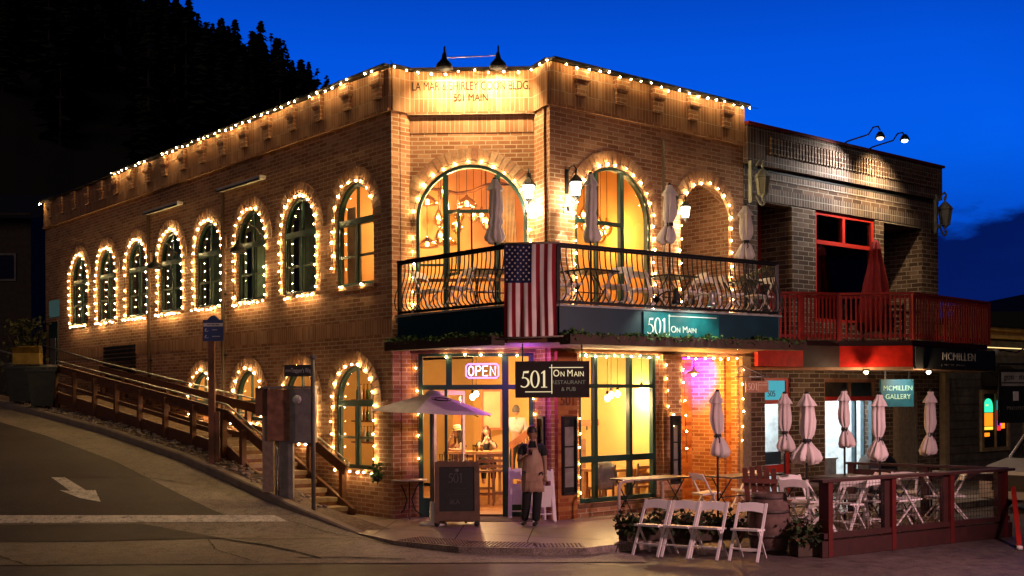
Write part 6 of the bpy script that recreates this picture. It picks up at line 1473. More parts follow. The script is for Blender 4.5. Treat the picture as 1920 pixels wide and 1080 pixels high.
GU = 'closed umbrellas on the balcony'
for k, (px, py0, py1, Y, r, tie, lb) in enumerate(((928, 336, 455, 20.2, .19, False, 'closed cream umbrella on the balcony left of the flag'), (1107, 326, 452, 20.3, .165, False, 'closed cream umbrella on the balcony before the front arch'), (1255, 347, 456, 21.35, .195, True, 'closed cream umbrella on the balcony left of the open niche'), (1398, 386, 486, 22.55, .20, True, 'closed cream umbrella at the right end of the balcony'))):
    zt_ = P(px, py0, Y).z; zb_ = P(px, py1, Y).z; x = P(px, py0, Y).x
    closed_umbrella('closed_umbrella', lb, T(x, Y, ZF), zt_-ZF, zt_-zb_, r, 20+k, CANVAS, tie, group=GU)
GV = 'closed white umbrellas at street level'
for k, (px, py0, py1, Y, r, zb0, lb) in enumerate(((1345, 734, 856, 21.3, .19, 0, 'closed white umbrella in front of the orange brick recess'), (1471, 738, 846, 20.6, .17, 0, 'closed white umbrella in front of the 505 door'), (1512, 738, 868, 18.6, .20, 0, 'closed pinkish umbrella with skirt swept left near the first deck post'), (1583, 733, 838, 19.8, .15, .12, 'closed white umbrella in front of the bright gallery window'), (1649, 740, 862, 19.3, .17, .12, 'closed white umbrella in front of the teal gallery sign'), (1745, 734, 852, 20.6, .16, .12, 'rightmost closed white umbrella on the deck'))):
    zt_ = P(px, py0, Y).z; zb_ = P(px, py1, Y).z; x = P(px, py0, Y).x
    closed_umbrella('closed_umbrella', lb, T(x, Y, zb0), zt_-zb0, zt_-zb_, r, 40+k, CANVASP, True, group=GV, flare=1.25 if k == 2 else 1.0)
pr = P(1641, 450, 26.6); closed_umbrella('closed_umbrella', 'closed red umbrella on the gallery balcony', T(pr.x, pr.y, 3.42), pr.z-3.42, 2.05, .36, 77, REDC, False, group=None, pole=WOODG, shape='cone')
# open umbrella by the entrance
ub_ = P(808, 975, 20.45); ou = root('open_umbrella', T(ub_.x, ub_.y, 0), 'open cream umbrella with a round black print beside the entrance', 'umbrella'); ap = P(812, 737, 20.45); Mx = T(ap.x, ap.y, 0) @ RZ(.26)
tilt = Matrix.Rotation(.045, 4, 'Y'); Mc = T(ap.x, ap.y, ap.z) @ tilt @ RZ(.35); mb = MB(Mc); nr = 6; vs = [(0, 0, 0)]
rad = 1.12
for ring_ in range(1, 7):
    t = ring_/6
    for j in range(nr*4):
        a = 2*pi*j/(nr*4); c = cos(((a+pi/nr) % (2*pi/nr))-pi/nr); rr = rad*t*cos(pi/nr)/max(.5, cos((a % (2*pi/nr))-pi/nr)); k_ = abs(sin(a*nr/2)); vs.append((rr*cos(a), rr*sin(a)*.98, -.34*t**1.15-.03*t*k_*.5))
n4 = nr*4; fs = [(0, 1+j, 1+(j+1) % n4) for j in range(n4)]
for r_ in range(5): fs += [(1+r_*n4+j, 1+(r_+1)*n4+j, 1+(r_+1)*n4+(j+1) % n4, 1+r_*n4+(j+1) % n4) for j in range(n4)]
mb.add(vs, fs); cn = mb.build('canopy', CANVAS, ou)
mb = MB(Mc); mb.lathe([(.16, -.028), (.10, .03), (.02, .05)], 12); mb.build('vent_cap', CANVAS, cn)
for j in range(nr):
    a = 2*pi*j/nr; mb = MB(Mc); mb.tube([(0, 0, -.06), (rad*cos(a)*.97, rad*sin(a)*.97, -.375)], .008, 4); mb.build('rib', IRON, ou)
mb = MB(Mc)
for r_ in (.15, .105): mb.tube([(.0+r_*1.15*cos(t*pi/12)+.02, -.46+r_*.75*sin(t*pi/12), -.112+.26*(-(r_*.75*sin(t*pi/12)))*-.9*1.0+.012) for t in range(24)], .006, 4, closed=True)
mb.build('print_ring', BLACK, cn)
mb = MB(); mb.cyl((ap.x-.02, ap.y, .05), (ap.x, ap.y, ap.z-.02), .02, n=8); mb.build('pole', WOODG, ou)
mb = MB(T(ap.x-.02, ap.y, 0)); mb.lathe([(.24, .0), (.25, .02), (.23, .045), (.06, .07), (.045, .40), (.03, .40)], 20); mb.build('base', WHITE, ou)

# ---------------------------------------------------------------- A-board, menu cases, bike rack
Ya = 20.15; p = P(857, 985, Ya); Ms_ = T(p.x, Ya, 0) @ RZ(.06) @ RX(-.10); ab = root('chalk_sandwich_board', T(p.x, Ya, 0), 'wood-framed sandwich board with dark chalk panel beside the open umbrella', 'sign'); Wd = .385
BOARDW = mat('sandwich_wood', (.13, .07, .04), .6)
for a, b, c, d in ((-Wd, -Wd+.08, .06, 1.12), (Wd-.08, Wd, .06, 1.12), (-Wd+.08, Wd-.08, 1.03, 1.12), (-Wd+.08, Wd-.08, .10, .26)):
    mb = MB(Ms_); mb.box(a, b, -.03, .02, c, d); mb.build('frame', BOARDW, ab)
mb = MB(Ms_); mb.box(-Wd+.08, Wd-.08, -.01, .01, .26, 1.03); mb.build('chalkboard', BLACK, ab)
Mb_ = T(p.x, Ya+.42, 0) @ RX(.18); mb = MB(Mb_); mb.box(-Wd, Wd, -.02, .02, .05, 1.10); mb.build('rear_panel', BOARDW, ab)
CH = mat('chalk', (.11, .10, .10), .9)
mb = MB(); serif501(mb, Ms_ @ T(-.15, -.013, .76), .16, .003); mb.build('chalk_numerals', CH, ab)
mb = MB(Ms_ @ T(0, -.014, .97)); mb.sph((0, 0, 0), .03, 10, 6, (1.2, .15, 1)); mb.build('chalk_emblem', CH, ab)
textmesh('IKA', .12, Ms_ @ T(-.04, -.013, .42), ab, CH, 'chalk_lettering', .002)
for z, a_ in ((.66, .15), (.55, .18)): mb = MB(Ms_); mb.tube([(-a_+2*a_*i/30, -.014, z+.012*sin(i*1.9)) for i in range(31)], .003, 4); mb.build('chalk_scribble', CH, ab)
for x in (-Wd+.04, Wd-.04): mb = MB(T(p.x, Ya, 0)); mb.cyl((x, -.03, .05), (x, .03, .05), .05, n=10); mb.build('caster', RUBBER, ab)
gt_ = root('drinking_glasses', T(p.x, Ya+.2, 1.1), 'tray of clear water glasses standing behind the sandwich board', 'glassware')
pg = P(850, 862, 20.75); gt_.matrix_world = T(*pg); WM[gt_.name] = T(*pg)
mb = MB(T(*pg)); mb.box(-.28, .28, -.13, .13, -.04, -.02); mb.build('tray', WOODD, gt_)
for k in range(6): mb = MB(T(*pg) @ T(-.22+.09*k, .03*(-1)**k, 0)); mb.lathe([(.028, -.02), (.034, .10)], 10); mb.build('glass', GLS, gt_)
wt = root('waiter_stand', T(pg.x, pg.y, 0), 'narrow dark service stand behind the sandwich board', 'stand'); mb = MB(T(pg.x, pg.y, 0)); mb.box(-.26, .26, -.12, .12, pg.z-.12, pg.z-.045); mb.build('top', WOODD, wt)
for x in (-.22, .22): mb = MB(T(pg.x, pg.y, 0)); mb.box(x-.02, x+.02, -.1, .1, 0, pg.z-.12); mb.build('leg', WOODD, wt)
PAPER = mat('menu_paper', (.42, .36, .33), .8)
def menucase(M, w, z0, z1, lab, sheets=3, glow=None):
    rt = root('menu_case', M @ T(0, 0, z0), lab, 'menu case', 'menu cases on the piers'); mb = MB(M)
    for a, b, c, d in ((-w/2, -w/2+.03, z0, z1), (w/2-.03, w/2, z0, z1), (-w/2+.03, w/2-.03, z1-.05, z1), (-w/2+.03, w/2-.03, z0, z0+.04)): mb.box(a, b, -.07, 0, c, d)
    mb.build('frame', BLACK, rt); mb = MB(M); mb.box(-w/2+.03, w/2-.03, -.012, 0, z0+.04, z1-.05); mb.build('backing', RUBBER, rt)
    h = (z1-z0-.3)/sheets
    for k in range(sheets): mb = MB(M); a = z0+.12+k*h; mb.box(-w/2+.055, w/2-.055, -.02, -.012, a+.015, a+h-.015); mb.build('menu_page', PAPER, rt)
    mb = MB(M); mb.add([(-w/2+.03, -.05, z0+.04), (w/2-.03, -.05, z0+.04), (w/2-.03, -.05, z1-.05), (-w/2+.03, -.05, z1-.05)], [(0, 1, 2, 3)]); mb.build('door_glass', GLS, rt)
menucase(CDm @ T(LCD*.5, -.01, 0), .26, .75, 1.88, 'narrow glass menu case on the pier just right of the waiter')
menucase(RF @ T(.33, -.09, 0), .34, .45, 1.88, 'black menu case below the carved 501 on the brick pier', 3)
menucase(RF @ T(3.18, -.10, 0), .25, .5, 1.85, 'black menu case on the pilaster right of the shop window', 3)
pL, pR = Pz(1161, 983, 0), Pz(1243, 972, 0); br = root('bike_rack', T(*pL), 'pale inverted U bicycle rack in front of the shop window', 'bike rack'); zt_ = .74
d = (pR-pL).normalized(); mb = MB(); mb.tube([pL, pL+Vector((0, 0, zt_-.12)), pL+d*.035+Vector((0, 0, zt_-.035)), pL+d*.12+Vector((0, 0, zt_)), pR-d*.12+Vector((0, 0, zt_)), pR-d*.035+Vector((0, 0, zt_-.035)), pR+Vector((0, 0, zt_-.12)), pR], .028, 10); mb.build('hoop', mat('pinkish_paint', (.5, .38, .33), .5), br)
for q in (pL, pR): mb = MB(T(*q)); mb.cyl((0, 0, 0), (0, 0, .012), .07, n=12); mb.build('foot_plate', STEEL, br)
# flower troughs
FLW = island('flower_leaves', [(.010, .022, .006), (.02, .045, .01), (.045, .07, .018), (.12, .03, .02)])
def trough(M, w, d, h, lab, n=700, ph=.45):
    rt = root('flower_trough', M, lab, 'planter', 'flower troughs at the kerb'); mb = MB(M); mb.box(-w/2, w/2, -d/2, d/2, 0, h); mb.build('trough', mat('trough_wood', (.05, .03, .02), .8), rt)
    rs = random.Random(len(lab)); mb = MB(M); foliage(mb, lambda r: Vector((r.uniform(-w/2-.05, w/2+.05), r.uniform(-d/2-.05, d/2+.05), h-.03+abs(r.gauss(0, ph*.28)))), n, .05, .11, rs); mb.build('plants', FLW, rt)
p = Pz(1230, 1010, 0); trough(T(p.x, p.y, 0) @ RZ(.35), 1.15, .3, .15, 'long low flower trough behind the leftmost street chairs', 900)
p = Pz(1340, 1012, 0); trough(T(p.x, p.y+.1, 0) @ RZ(.35), .8, .3, .16, 'flower trough between the street chairs and the barrel', 500, .4)
p = Pz(1513, 1040, -.1); trough(T(p.x, p.y+.1, -.12) @ RZ(.2), .36, .3, .22, 'small planted tub between the barrel and the deck post', 500, .5)
# barrel and the slatted seat behind it
p = Pz(1444, 1046, -.13); Mx = T(p.x+.12, p.y+.62, -.13); ba = root('wooden_barrel', Mx, 'old wooden barrel standing on the street at the corner of the patio', 'barrel'); OAK = mat('old_oak', (.10, .055, .045), .8, var=.25, bump=.4, scale=8)
mb = MB(Mx); pr_ = [(.25, 0), (.29, .2), (.315, .44), (.29, .7), (.25, .90), (.235, .90), (.235, .86), (.01, .86)]; mb.lathe(pr_, 26, mod=lambda a, z: 1+.012*cos(26*a)); mb.build('staves', OAK, ba)
for z, r in ((.06, .262), (.27, .303), (.63, .303), (.84, .262)): mb = MB(Mx); mb.lathe([(r, z-.022), (r+.008, z-.022), (r+.008, z+.022), (r, z+.022)], 26); mb.build('hoop', mat('rusty_hoop', (.07, .05, .045), .6, .5), ba)
p = P(1434, 960, 18.3); Mx = T(p.x, p.y, 0) @ RZ(2.7); ad = root('slatted_garden_chair', Mx, 'dark red slatted garden chair seen from behind above the barrel', 'chair'); SL_ = mat('red_brown_slats', (.17, .05, .035), .7)
for k in range(5): mb = MB(Mx); x = -.2+.1*k; mb.bar((x, .12, .3), (x*1.12, .38, 1.16-.02*abs(k-2)), .078, .02, up=(0, 1, 0)); mb.build('back_slat', SL_, ad)
mb = MB(Mx); mb.bar((-.28, .34, .92), (.28, .34, .92), .025, .07); mb.build('back_rail', SL_, ad)
mb = MB(Mx); mb.box(-.27, .27, -.35, .2, .32, .35); mb.build('seat', SL_, ad)
for x in (-.31, .31):
    mb = MB(Mx); mb.box(x-.05, x+.05, -.38, .32, .56, .585); mb.build('armrest', SL_, ad); mb = MB(Mx); mb.box(x-.015, x+.015, -.36, -.27, 0, .56); mb.build('front_leg', SL_, ad); mb = MB(Mx); mb.bar((x*.9, -.2, .3), (x*.9, .5, .0), .03, .09); mb.build('rear_leg', SL_, ad)

# ---------------------------------------------------------------- street deck with red posts
def dpost(px, Y=None): return None
P1 = P(1540, 900, 17.0); P4 = P(1888, 878, 19.4); P1.z = P4.z = 0
E1 = P(1594, 868, 21.2); E1.z = 0
DK = root('parklet_deck', T(P1.x, P1.y, -.13), 'raised street dining deck fenced with dark red posts and wire mesh', 'deck')
F1 = Vector((P1.x-.3, P1.y+1.9, 0)); mb = MB(); dp_ = [Q(P1), Q(P4), (P4.x+.1, P4.y+.1), Q(E1), Q(F1)]
mb.slab(dp_, .04, .12); mb.build('floor_boards', mat('deck_boards', (.13, .075, .055), .8, bump=.3, scale=6), DK)
Md = frame(Q(P1), (P4.x-P1.x, P4.y-P1.y)); ld = (P4-P1).length
mb = MB(Md); mb.box(-.05, ld+.05, -.06, -.0, -.125, .11); mb.build('skirt', DRED, DK)
NP = 4
for i in range(NP):
    x = .12+(ld-.24)*i/(NP-1); mb = MB(Md); mb.box(x-.045, x+.045, -.07, .12, -.125, .97); mb.build('post', REDR, DK)
    if i: 
        xa = .12+(ld-.24)*(i-1)/(NP-1)
        mb = MB(Md); mb.box(x-.16, x-.05, -.02, .06, .12, .97); mb.build('side_post', DRED, DK)
        m2 = MB(Md); n = int((x-xa-.09)/.072)
        for k in range(1, n): xx = xa+.045+(x-xa-.09)*k/n; m2.cyl((xx, 0, .14), (xx, 0, .95), .0035, n=4)
        for k in range(1, 12): zz = .12+.072*k; m2.cyl((xa+.045, .003, zz), (x-.045, .003, zz), .0035, n=4)
        m2.build('wire_mesh', IRON, DK)
mb = MB(Md); mb.box(-.08, ld+.08, -.10, .14, .97, 1.01); mb.build('top_rail', DRED, DK)
mb = MB(Md); mb.box(0, ld, -.05, .04, .14, .22); mb.build('bottom_rail', DRED, DK)
Me = frame(Q(E1), (P4.x-E1.x, P4.y-E1.y)); le = (P4-E1).length
mb = MB(Me); mb.box(-.06, le, -.08, .08, .98, 1.02); mb.build('top_rail', DRED, DK)
mb = MB(Me); mb.box(0, le, -.02, .03, .78, .90); mb.build('rail_board', DRED, DK)
for x in (0.03, le*.5): mb = MB(Me); mb.box(x-.06, x+.06, -.05, .05, -.1, .98); mb.build('post', DRED, DK)
lp = root('leaning_pole', T(*Pz(1912, 1030, -.13)), 'red wooden pole leaning against the right end of the deck', 'pole'); mb = MB(); mb.bar(Pz(1912, 1030, -.13), P(1900, 915, 19.3), .07, .05); mb.build('shaft', REDP, lp); mb = MB(T(*Pz(1912, 1030, -.12))); mb.lathe([(.05, -.0), (.045, .05), (.01, .06)], 10); mb.build('foot', WHITE, lp)
# mailbox
pm = P(1645, 880, 22.5); Mx = T(pm.x, pm.y, 0) @ RZ(.1); mbx = root('mailbox', Mx, 'dark round-topped mailbox behind the deck rail', 'mailbox'); w_ = .29
poly = [(-w_, .3), (w_, .3), (w_, .86)]+[(w_*cos(pi*i/10), .86+w_*.85*sin(pi*i/10)) for i in range(1, 10)]+[(-w_, .86)]
mb = MB(Mx); mb.prism(poly, -.26, .26); mb.build('body', mat('mailbox_grey', (.03, .035, .045), .4, .3), mbx); mb = MB(Mx); mb.box(-.19, .19, -.275, -.26, .42, .72); mb.build('notice', PAPER, mbx)
mb = MB(Mx); mb.box(-.24, .24, -.29, -.26, .80, .83); mb.build('handle', STEEL, mbx)
for x in (-.22, .22): mb = MB(Mx); mb.box(x-.03, x+.03, -.22, .22, 0, .3); mb.build('leg', IRON, mbx)
# parked car at the right edge
pc = P(1925, 905, 22.9); Mx = frame((pc.x, pc.y+.2), (1.2, 1)); Mx.translation.z = -.12; car = root('parked_car', Mx, 'pale car parked behind the deck at the right edge, only its front in view', 'car')
CARP = mat('pale_car_paint', (.42, .40, .40), .3, .1, var=.03)
side = [(0, .28), (.0, .62), (.08, .80), (.35, .90), (1.15, 1.02), (1.75, 1.50), (2.2, 1.62), (3.6, 1.62), (4.35, 1.35), (4.6, 1.0), (4.65, .35), (4.5, .22), (.1, .22)]
mb = MB(Mx); mb.prism(side[:5]+[(1.3, 1.03), (4.5, 1.05)]+side[9:], -.9, .9); bd = mb.build('body', CARP, car)
mb = MB(Mx); cab = [(1.15, 1.03), (1.75, 1.48), (2.2, 1.60), (3.6, 1.60), (4.3, 1.34), (4.45, 1.06)]; mb.prism(cab, -.80, .80); mb.build('windows', mat('dark_car_glass', (.01, .01, .012), .1), car)
mb = MB(Mx); mb.prism([(2.1, 1.605), (3.6, 1.605), (3.6, 1.65), (2.2, 1.65)], -.78, .78); mb.tube([(1.13, -.82, 1.04), (1.75, -.80, 1.50), (2.2, -.79, 1.63)], .03, 6); mb.tube([(1.13, .82, 1.04), (1.75, .80, 1.50), (2.2, .79, 1.63)], .03, 6); mb.build('roof', CARP, car)
mb = MB(Mx); mb.box(-.03, .0, -.62, .62, .42, .74); mb.build('grille', BLACK, car)
for y in (-.74, .74): mb = MB(Mx); mb.sph((.03, y, .70), .12, 12, 8, (.5, 1.1, .7)); mb.build('headlight', mat('headlight_glass', (.5, .5, .5), .1), car)
mb = MB(Mx); mb.box(-.06, .05, -.88, .88, .26, .40); mb.build('bumper', CARP, car)
for x in (.85, 3.7):
    for y in (-.9, .75): mb = MB(Mx); mb.cyl((x, y, .33), (x, y+.16, .33), .33, n=22); wh = mb.build('wheel', RUBBER, car); mb = MB(Mx); mb.cyl((x, y-.01 if y < 0 else y+.17, .33), (x, y+.02 if y < 0 else y+.14, .33), .2, n=14); mb.build('rim', STEEL, wh)
# wooden tub with stones at the foot of the stairs
p = Pz(652, 948, .1); Mx = T(p.x, p.y, .0) @ RZ(-.5); tb_ = root('wooden_tub', Mx, 'dark stacked-timber planter box at the foot of the stairs', 'planter'); 
for k in range(3): mb = MB(Mx @ RZ(.04*k)); mb.box(-.2-.01*k, .2+.01*k, -.2, .2, .03+k*.14, .03+k*.14+.125); mb.build('timber_course', WOODD, tb_)
for k, (px, py, s_) in enumerate(((640, 953, .09), (655, 956, .12), (672, 952, .10))):
    q = Pz(px, py, .05); mb = MB(T(*q) @ RZ(k)); mb.sph((0, 0, 0), s_, 9, 6, (1.4, .9, .55)); tag(mb.build('rock', ST), ('small', 'flat', 'rounded')[k]+' rock lying before the stacked-timber planter box', 'rock', 'rocks at the foot of the stairs')
# wall planter under the large lower window
Mx = LF @ T(-.95, -.16, .0); wp = root('wall_plant', Mx @ T(0, 0, .8), 'small dark plant on a bracket beside the large lower window', 'plant'); mb = MB(LF @ T(-.38, -.12, .82)); foliage(mb, lambda r: Vector((r.gauss(0, .07), r.gauss(0, .05), r.gauss(0, .08))), 120, .05, .09, random.Random(4)); mb.build('leaves', LEAF, wp); mb = MB(LF @ T(-.38, -.12, .74)); mb.lathe([(.05, -.06), (.08, .04)], 10); mb.build('pot', IRON, wp)
# ---------------------------------------------------------------- people
def skinpart(J, E, lev=2):
    """J: name -> (x,y,z,r[,r2]); E: edges. returns verts, faces of a smooth tapered skin"""
    names = list(J); me = bpy.data.meshes.new('tmp'); me.from_pydata([J[n][:3] for n in names], [(names.index(a), names.index(b)) for a, b in E], [])
    o = bpy.data.objects.new('tmp', me); COL.objects.link(o); o.modifiers.new('s', 'SKIN'); sb = o.modifiers.new('u', 'SUBSURF'); sb.levels = lev; sb.render_levels = lev
    sv = me.skin_vertices[0].data
    for i, n in enumerate(names): j = J[n]; sv[i].radius = (j[3], j[4] if len(j) > 4 else j[3]); sv[i].use_root = (i == 0)
    bpy.context.view_layer.update(); ev = o.evaluated_get(bpy.context.evaluated_depsgraph_get()); m2 = bpy.data.meshes.new_from_object(ev)
    v = [tuple(p.co) for p in m2.vertices]; f = [tuple(p.vertices) for p in m2.polygons]; bpy.data.objects.remove(o); bpy.data.meshes.remove(m2); return v, f
def hand(mb, wrist, d, palm_n, M, s=1.0, curl=.5):
    """palm box plus four unequal fingers and a thumb leaving its side"""
    w = Vector(wrist); d = Vector(d).normalized(); n = Vector(palm_n); n = (n-d*n.dot(d)).normalized(); sd_ = d.cross(n)
    mb.tube([w-d*.02, w+d*.03*s, w+d*.085*s], [.024*s, .033*s, .034*s], 8, M)
    for k, (ln, off) in enumerate(((.068, -.027), (.078, -.009), (.073, .009), (.058, .026))):
        b = w+d*.078*s+sd_*off*s; c1_ = b+(d*cos(curl*.6)+n*sin(curl*.6))*ln*.45*s; c2_ = c1_+(d*cos(curl*1.6)+n*sin(curl*1.6))*ln*.32*s; c3_ = c2_+(d*cos(curl*2.4)+n*sin(curl*2.4))*ln*.25*s
        mb.tube([b, c1_, c2_, c3_], [.0095*s, .0088*s, .008*s, .0065*s], 6, M)
    b = w+d*.025*s-sd_*.028*s; mb.tube([b, b+(d*.6-sd_*.6+n*.4).normalized()*.035*s, b+(d*.9-sd_*.3+n*.5).normalized()*.065*s], [.012*s, .010*s, .008*s], 6, M)
def headmesh(mb, c, M, s=1.0, pitch=0.0, yaw=0.0):
    """head centred on c, facing -y, turned by yaw and bowed by pitch"""
    Mx = M @ Matrix.Translation(c) @ RZ(yaw) @ RX(pitch) @ Matrix.Diagonal((s, s, s, 1)); n, m = 18, 14; vs = []
    for i in range(m+1):
        t = pi*i/m
        for j in range(n):
            a = 2*pi*j/n; x = sin(t)*cos(a); y = sin(t)*sin(a); z = -cos(t)
            wd = .076*(1-.28*max(0, -z-.1)); X = x*wd; Y = y*.095*(1-.10*max(0, -z)) ; Z = z*.118
            if y < -.75: Y -= .004*(1-abs(z))
            if z < -.35 and y < 0: Y -= .012*min(1, (-z-.35)*2)
            vs.append((X, Y, Z))
    fs = [(i*n+j, i*n+(j+1) % n, (i+1)*n+(j+1) % n, (i+1)*n+j) for i in range(m) for j in range(n)]
    mb.add(vs, fs, Mx, True)
    mb.tube([(0, -.088, .012), (0, -.104, -.012), (0, -.112, -.030), (0, -.096, -.036)], [.007, .010, .014, .009], 8, Mx)      # nose
    mb.tube([(-.024, -.088, -.060), (0, -.098, -.058), (.024, -.088, -.060)], [.004, .0075, .004], 6, Mx)   # lips
    for sx in (-1, 1): mb.sph((sx*.078, .005, -.005), .022, 8, 6, (.4, .8, 1.35), Mx); mb.sph((sx*.030, -.080, .012), .012, 8, 6, (1.2, .6, .8), Mx)   # ears, eyelids
    return Mx
def eyes(rt, Mx, m):
    for sx in (-1, 1): mb = MB(Mx); mb.sph((sx*.030, -.0875, .011), .0062, 6, 5, (1, .5, 1)); mb.build('eye', m, rt)
def haircap(Mx, long=0, vol=1.07):
    mb = MB(Mx); n, m = 20, 12; vs = []; top = 9
    for i in range(m+1):
        t = pi*(1-i/m*.62)
        for j in range(n):
            a = 2*pi*j/n; x = sin(t)*cos(a); y = sin(t)*sin(a); z = -cos(t); lo = .25 if y < -.35 else -1
            Z = z; 
            if y < -.3: Z = max(z, .42-.1*abs(x))
            k = vol+.02*sin(j*5+i); vs.append((x*.080*k, (y*.098+.004)*k, Z*.120*k+.002))
    mb.add(vs, [(i*n+j, i*n+(j+1) % n, (i+1)*n+(j+1) % n, (i+1)*n+j) for i in range(m) for j in range(n)], smooth=True)
    if long:
        rs_ = random.Random(3)
        for k in range(26):
            a = pi*(-.12+1.24*k/25); x, y = .078*cos(a), .09*sin(a); mb.tube([(x, y, .05), (x*1.15, y*1.1+.005, -.06), (x*1.3, y*1.15, -.16), (x*1.15+rs_.uniform(-.02, .02), y*1.1, -.16-long)], [.016, .02, .018, .006], 5)
    return mb
SK1 = mat('skin_brown', (.32, .165, .105), .55, var=.05); SK2 = mat('skin_light', (.50, .27, .18), .5, var=.05); HAIRD = mat('hair_dark', (.02, .012, .009), .5); HAIRB = mat('hair_auburn', (.07, .02, .012), .5)
CLB = mat('black_cloth', (.014, .014, .016), .9); APR = mat('tan_apron', (.42, .25, .17), .85, var=.12, bump=.2); WSH = mat('white_shirt', (.55, .52, .48), .85); EYE = mat('eye_dark', (.01, .008, .008), .2)
# the waiter
p = Pz(999, 986, .0); Mx = T(p.x, p.y, 0) @ RZ(-.12)
wtr = root('person', Mx, 'waiter in black polo and tan apron standing outside the entrance looking down at a phone', 'person')
mb = MB(Mx)
v, f = skinpart({'pel': (.02, 0, .95, .12, .10), 'ch': (0, .01, 1.25, .13, .10), 'nk': (0, .0, 1.44, .06), 'nk2': (0, -.02, 1.53, .052),
    'shl': (-.175, .01, 1.385, .062), 'ell': (-.235, -.06, 1.12, .044), 'wrl': (-.075, -.25, 1.23, .028), 'shr': (.175, .01, 1.385, .062), 'elr': (.215, .03, 1.11, .044), 'wrr': (.225, -.04, .88, .028),
    'hl': (-.075, 0, .90, .09), 'knl': (-.10, -.03, .49, .06), 'anl': (-.155, .10, .09, .04), 'hr': (.10, 0, .90, .09), 'knr': (.085, -.05, .49, .06), 'anr': (.055, -.03, .09, .04)},
    [('pel', 'ch'), ('ch', 'nk'), ('nk', 'nk2'), ('ch', 'shl'), ('shl', 'ell'), ('ell', 'wrl'), ('ch', 'shr'), ('shr', 'elr'), ('elr', 'wrr'), ('pel', 'hl'), ('hl', 'knl'), ('knl', 'anl'), ('pel', 'hr'), ('hr', 'knr'), ('knr', 'anr')])
mb.add(v, f, smooth=True); Hx = headmesh(mb, (0, -.075, 1.62), I4, 1.04, .5, .1)
hand(mb, (-.065, -.265, 1.24), (.75, -.35, .35), (.2, -.2, 1), None, 1, .7); hand(mb, (.226, -.05, .86), (.02, -.15, -1), (-1, 0, 0), None, 1, .45)
mb.build('body', SK1, wtr); eyes(wtr, Mx @ Hx, EYE); haircap(Mx @ Hx).build('hair', HAIRD, wtr)
mb = MB(Mx); v, f = skinpart({'pel': (.02, 0, 1.0, .150, .115), 'ch': (0, .01, 1.25, .165, .12), 'nk': (0, -.01, 1.45, .075, .07), 'co': (0, -.02, 1.495, .06, .058), 'shl': (-.175, .01, 1.39, .078), 'ell': (-.215, -.03, 1.20, .066), 'shr': (.175, .01, 1.39, .078), 'elr': (.205, .02, 1.20, .066)},
    [('pel', 'ch'), ('ch', 'nk'), ('nk', 'co'), ('ch', 'shl'), ('shl', 'ell'), ('ch', 'shr'), ('shr', 'elr')]); mb.add(v, f, smooth=True); mb.build('polo_shirt', CLB, wtr)
mb = MB(Mx); v, f = skinpart({'pel': (.02, 0, .96, .15, .115), 'hl': (-.075, 0, .88, .11), 'knl': (-.10, -.03, .49, .09), 'anl': (-.155, .10, .07, .07), 'hr': (.10, 0, .88, .11), 'knr': (.085, -.05, .49, .09), 'anr': (.055, -.03, .07, .075)},
    [('pel', 'hl'), ('hl', 'knl'), ('knl', 'anl'), ('pel', 'hr'), ('hr', 'knr'), ('knr', 'anr')]); mb.add(v, f, smooth=True); mb.build('trousers', CLB, wtr)
for x, y in ((-.155, .10), (.055, -.03)):
    mb = MB(Mx); v, f = skinpart({'h': (x, y+.05, .05, .045, .04), 'm': (x-.005, y-.07, .045, .048, .035), 't': (x-.01, y-.17, .035, .035, .025)}, [('h', 'm'), ('m', 't')]); mb.add(v, f, smooth=True); mb.build('shoe', RUBBER, wtr)
# apron: curved front sheet with a bib, neck straps and pocket
mb = MB(Mx); n = 18; rows_ = [(1.36, .10, .135), (1.27, .125, .145), (1.18, .165, .145), (1.05, .185, .142), (.95, .19, .145), (.82, .195, .15), (.68, .20, .155), (.60, .20, .155)]; vs = []
for i, (z, wv, dp) in enumerate(rows_):
    for j in range(n+1):
        t = -1+2*j/n; vs.append((.01+wv*sin(t*1.35)/sin(1.35), -.01-dp*cos(t*1.2)-.008*sin(j*2.1+i*.6)*(i > 3), z+(.01*sin(j*1.3) if i == 7 else 0)))
fs = [(i*(n+1)+j, (i+1)*(n+1)+j, (i+1)*(n+1)+j+1, i*(n+1)+j+1) for i in range(7) for j in range(n)]; mb.add(vs, fs, smooth=True); ap_ = mb.build('apron', APR, wtr)
sd2 = ap_.modifiers.new('thick', 'SOLIDIFY'); sd2.thickness = .006
mb = MB(Mx); mb.tube([(-.08, -.145, 1.36), (-.065, -.10, 1.44), (-.05, .03, 1.49)], .009, 5); mb.tube([(.10, -.145, 1.36), (.075, -.10, 1.44), (.05, .03, 1.49)], .009, 5); mb.build('neck_strap', APR, ap_)
mb = MB(Mx); mb.box(-.10, .12, -.172, -.160, .78, .93); mb.build('pocket', APR, ap_)
ph = root('phone', Mx @ T(0, -.36, 1.29), 'small lit phone held in the waiter\'s hand', 'phone'); Mp = Mx @ T(.0, -.345, 1.29) @ RX(-.9); mb = MB(Mp); mb.box(-.035, .035, -.006, 0, -.07, .07); mb.build('case', BLACK, ph); mb = MB(Mp); mb.box(-.031, .031, -.0, .002, -.064, .064); mb.build('screen', emit('phone_screen', (.8, .85, 1), 1.5), ph)
light('glow', 'POINT', Mp @ Vector((0, .05, .02)), .9, (.85, .9, 1), ph, shadow_soft_size=.03)
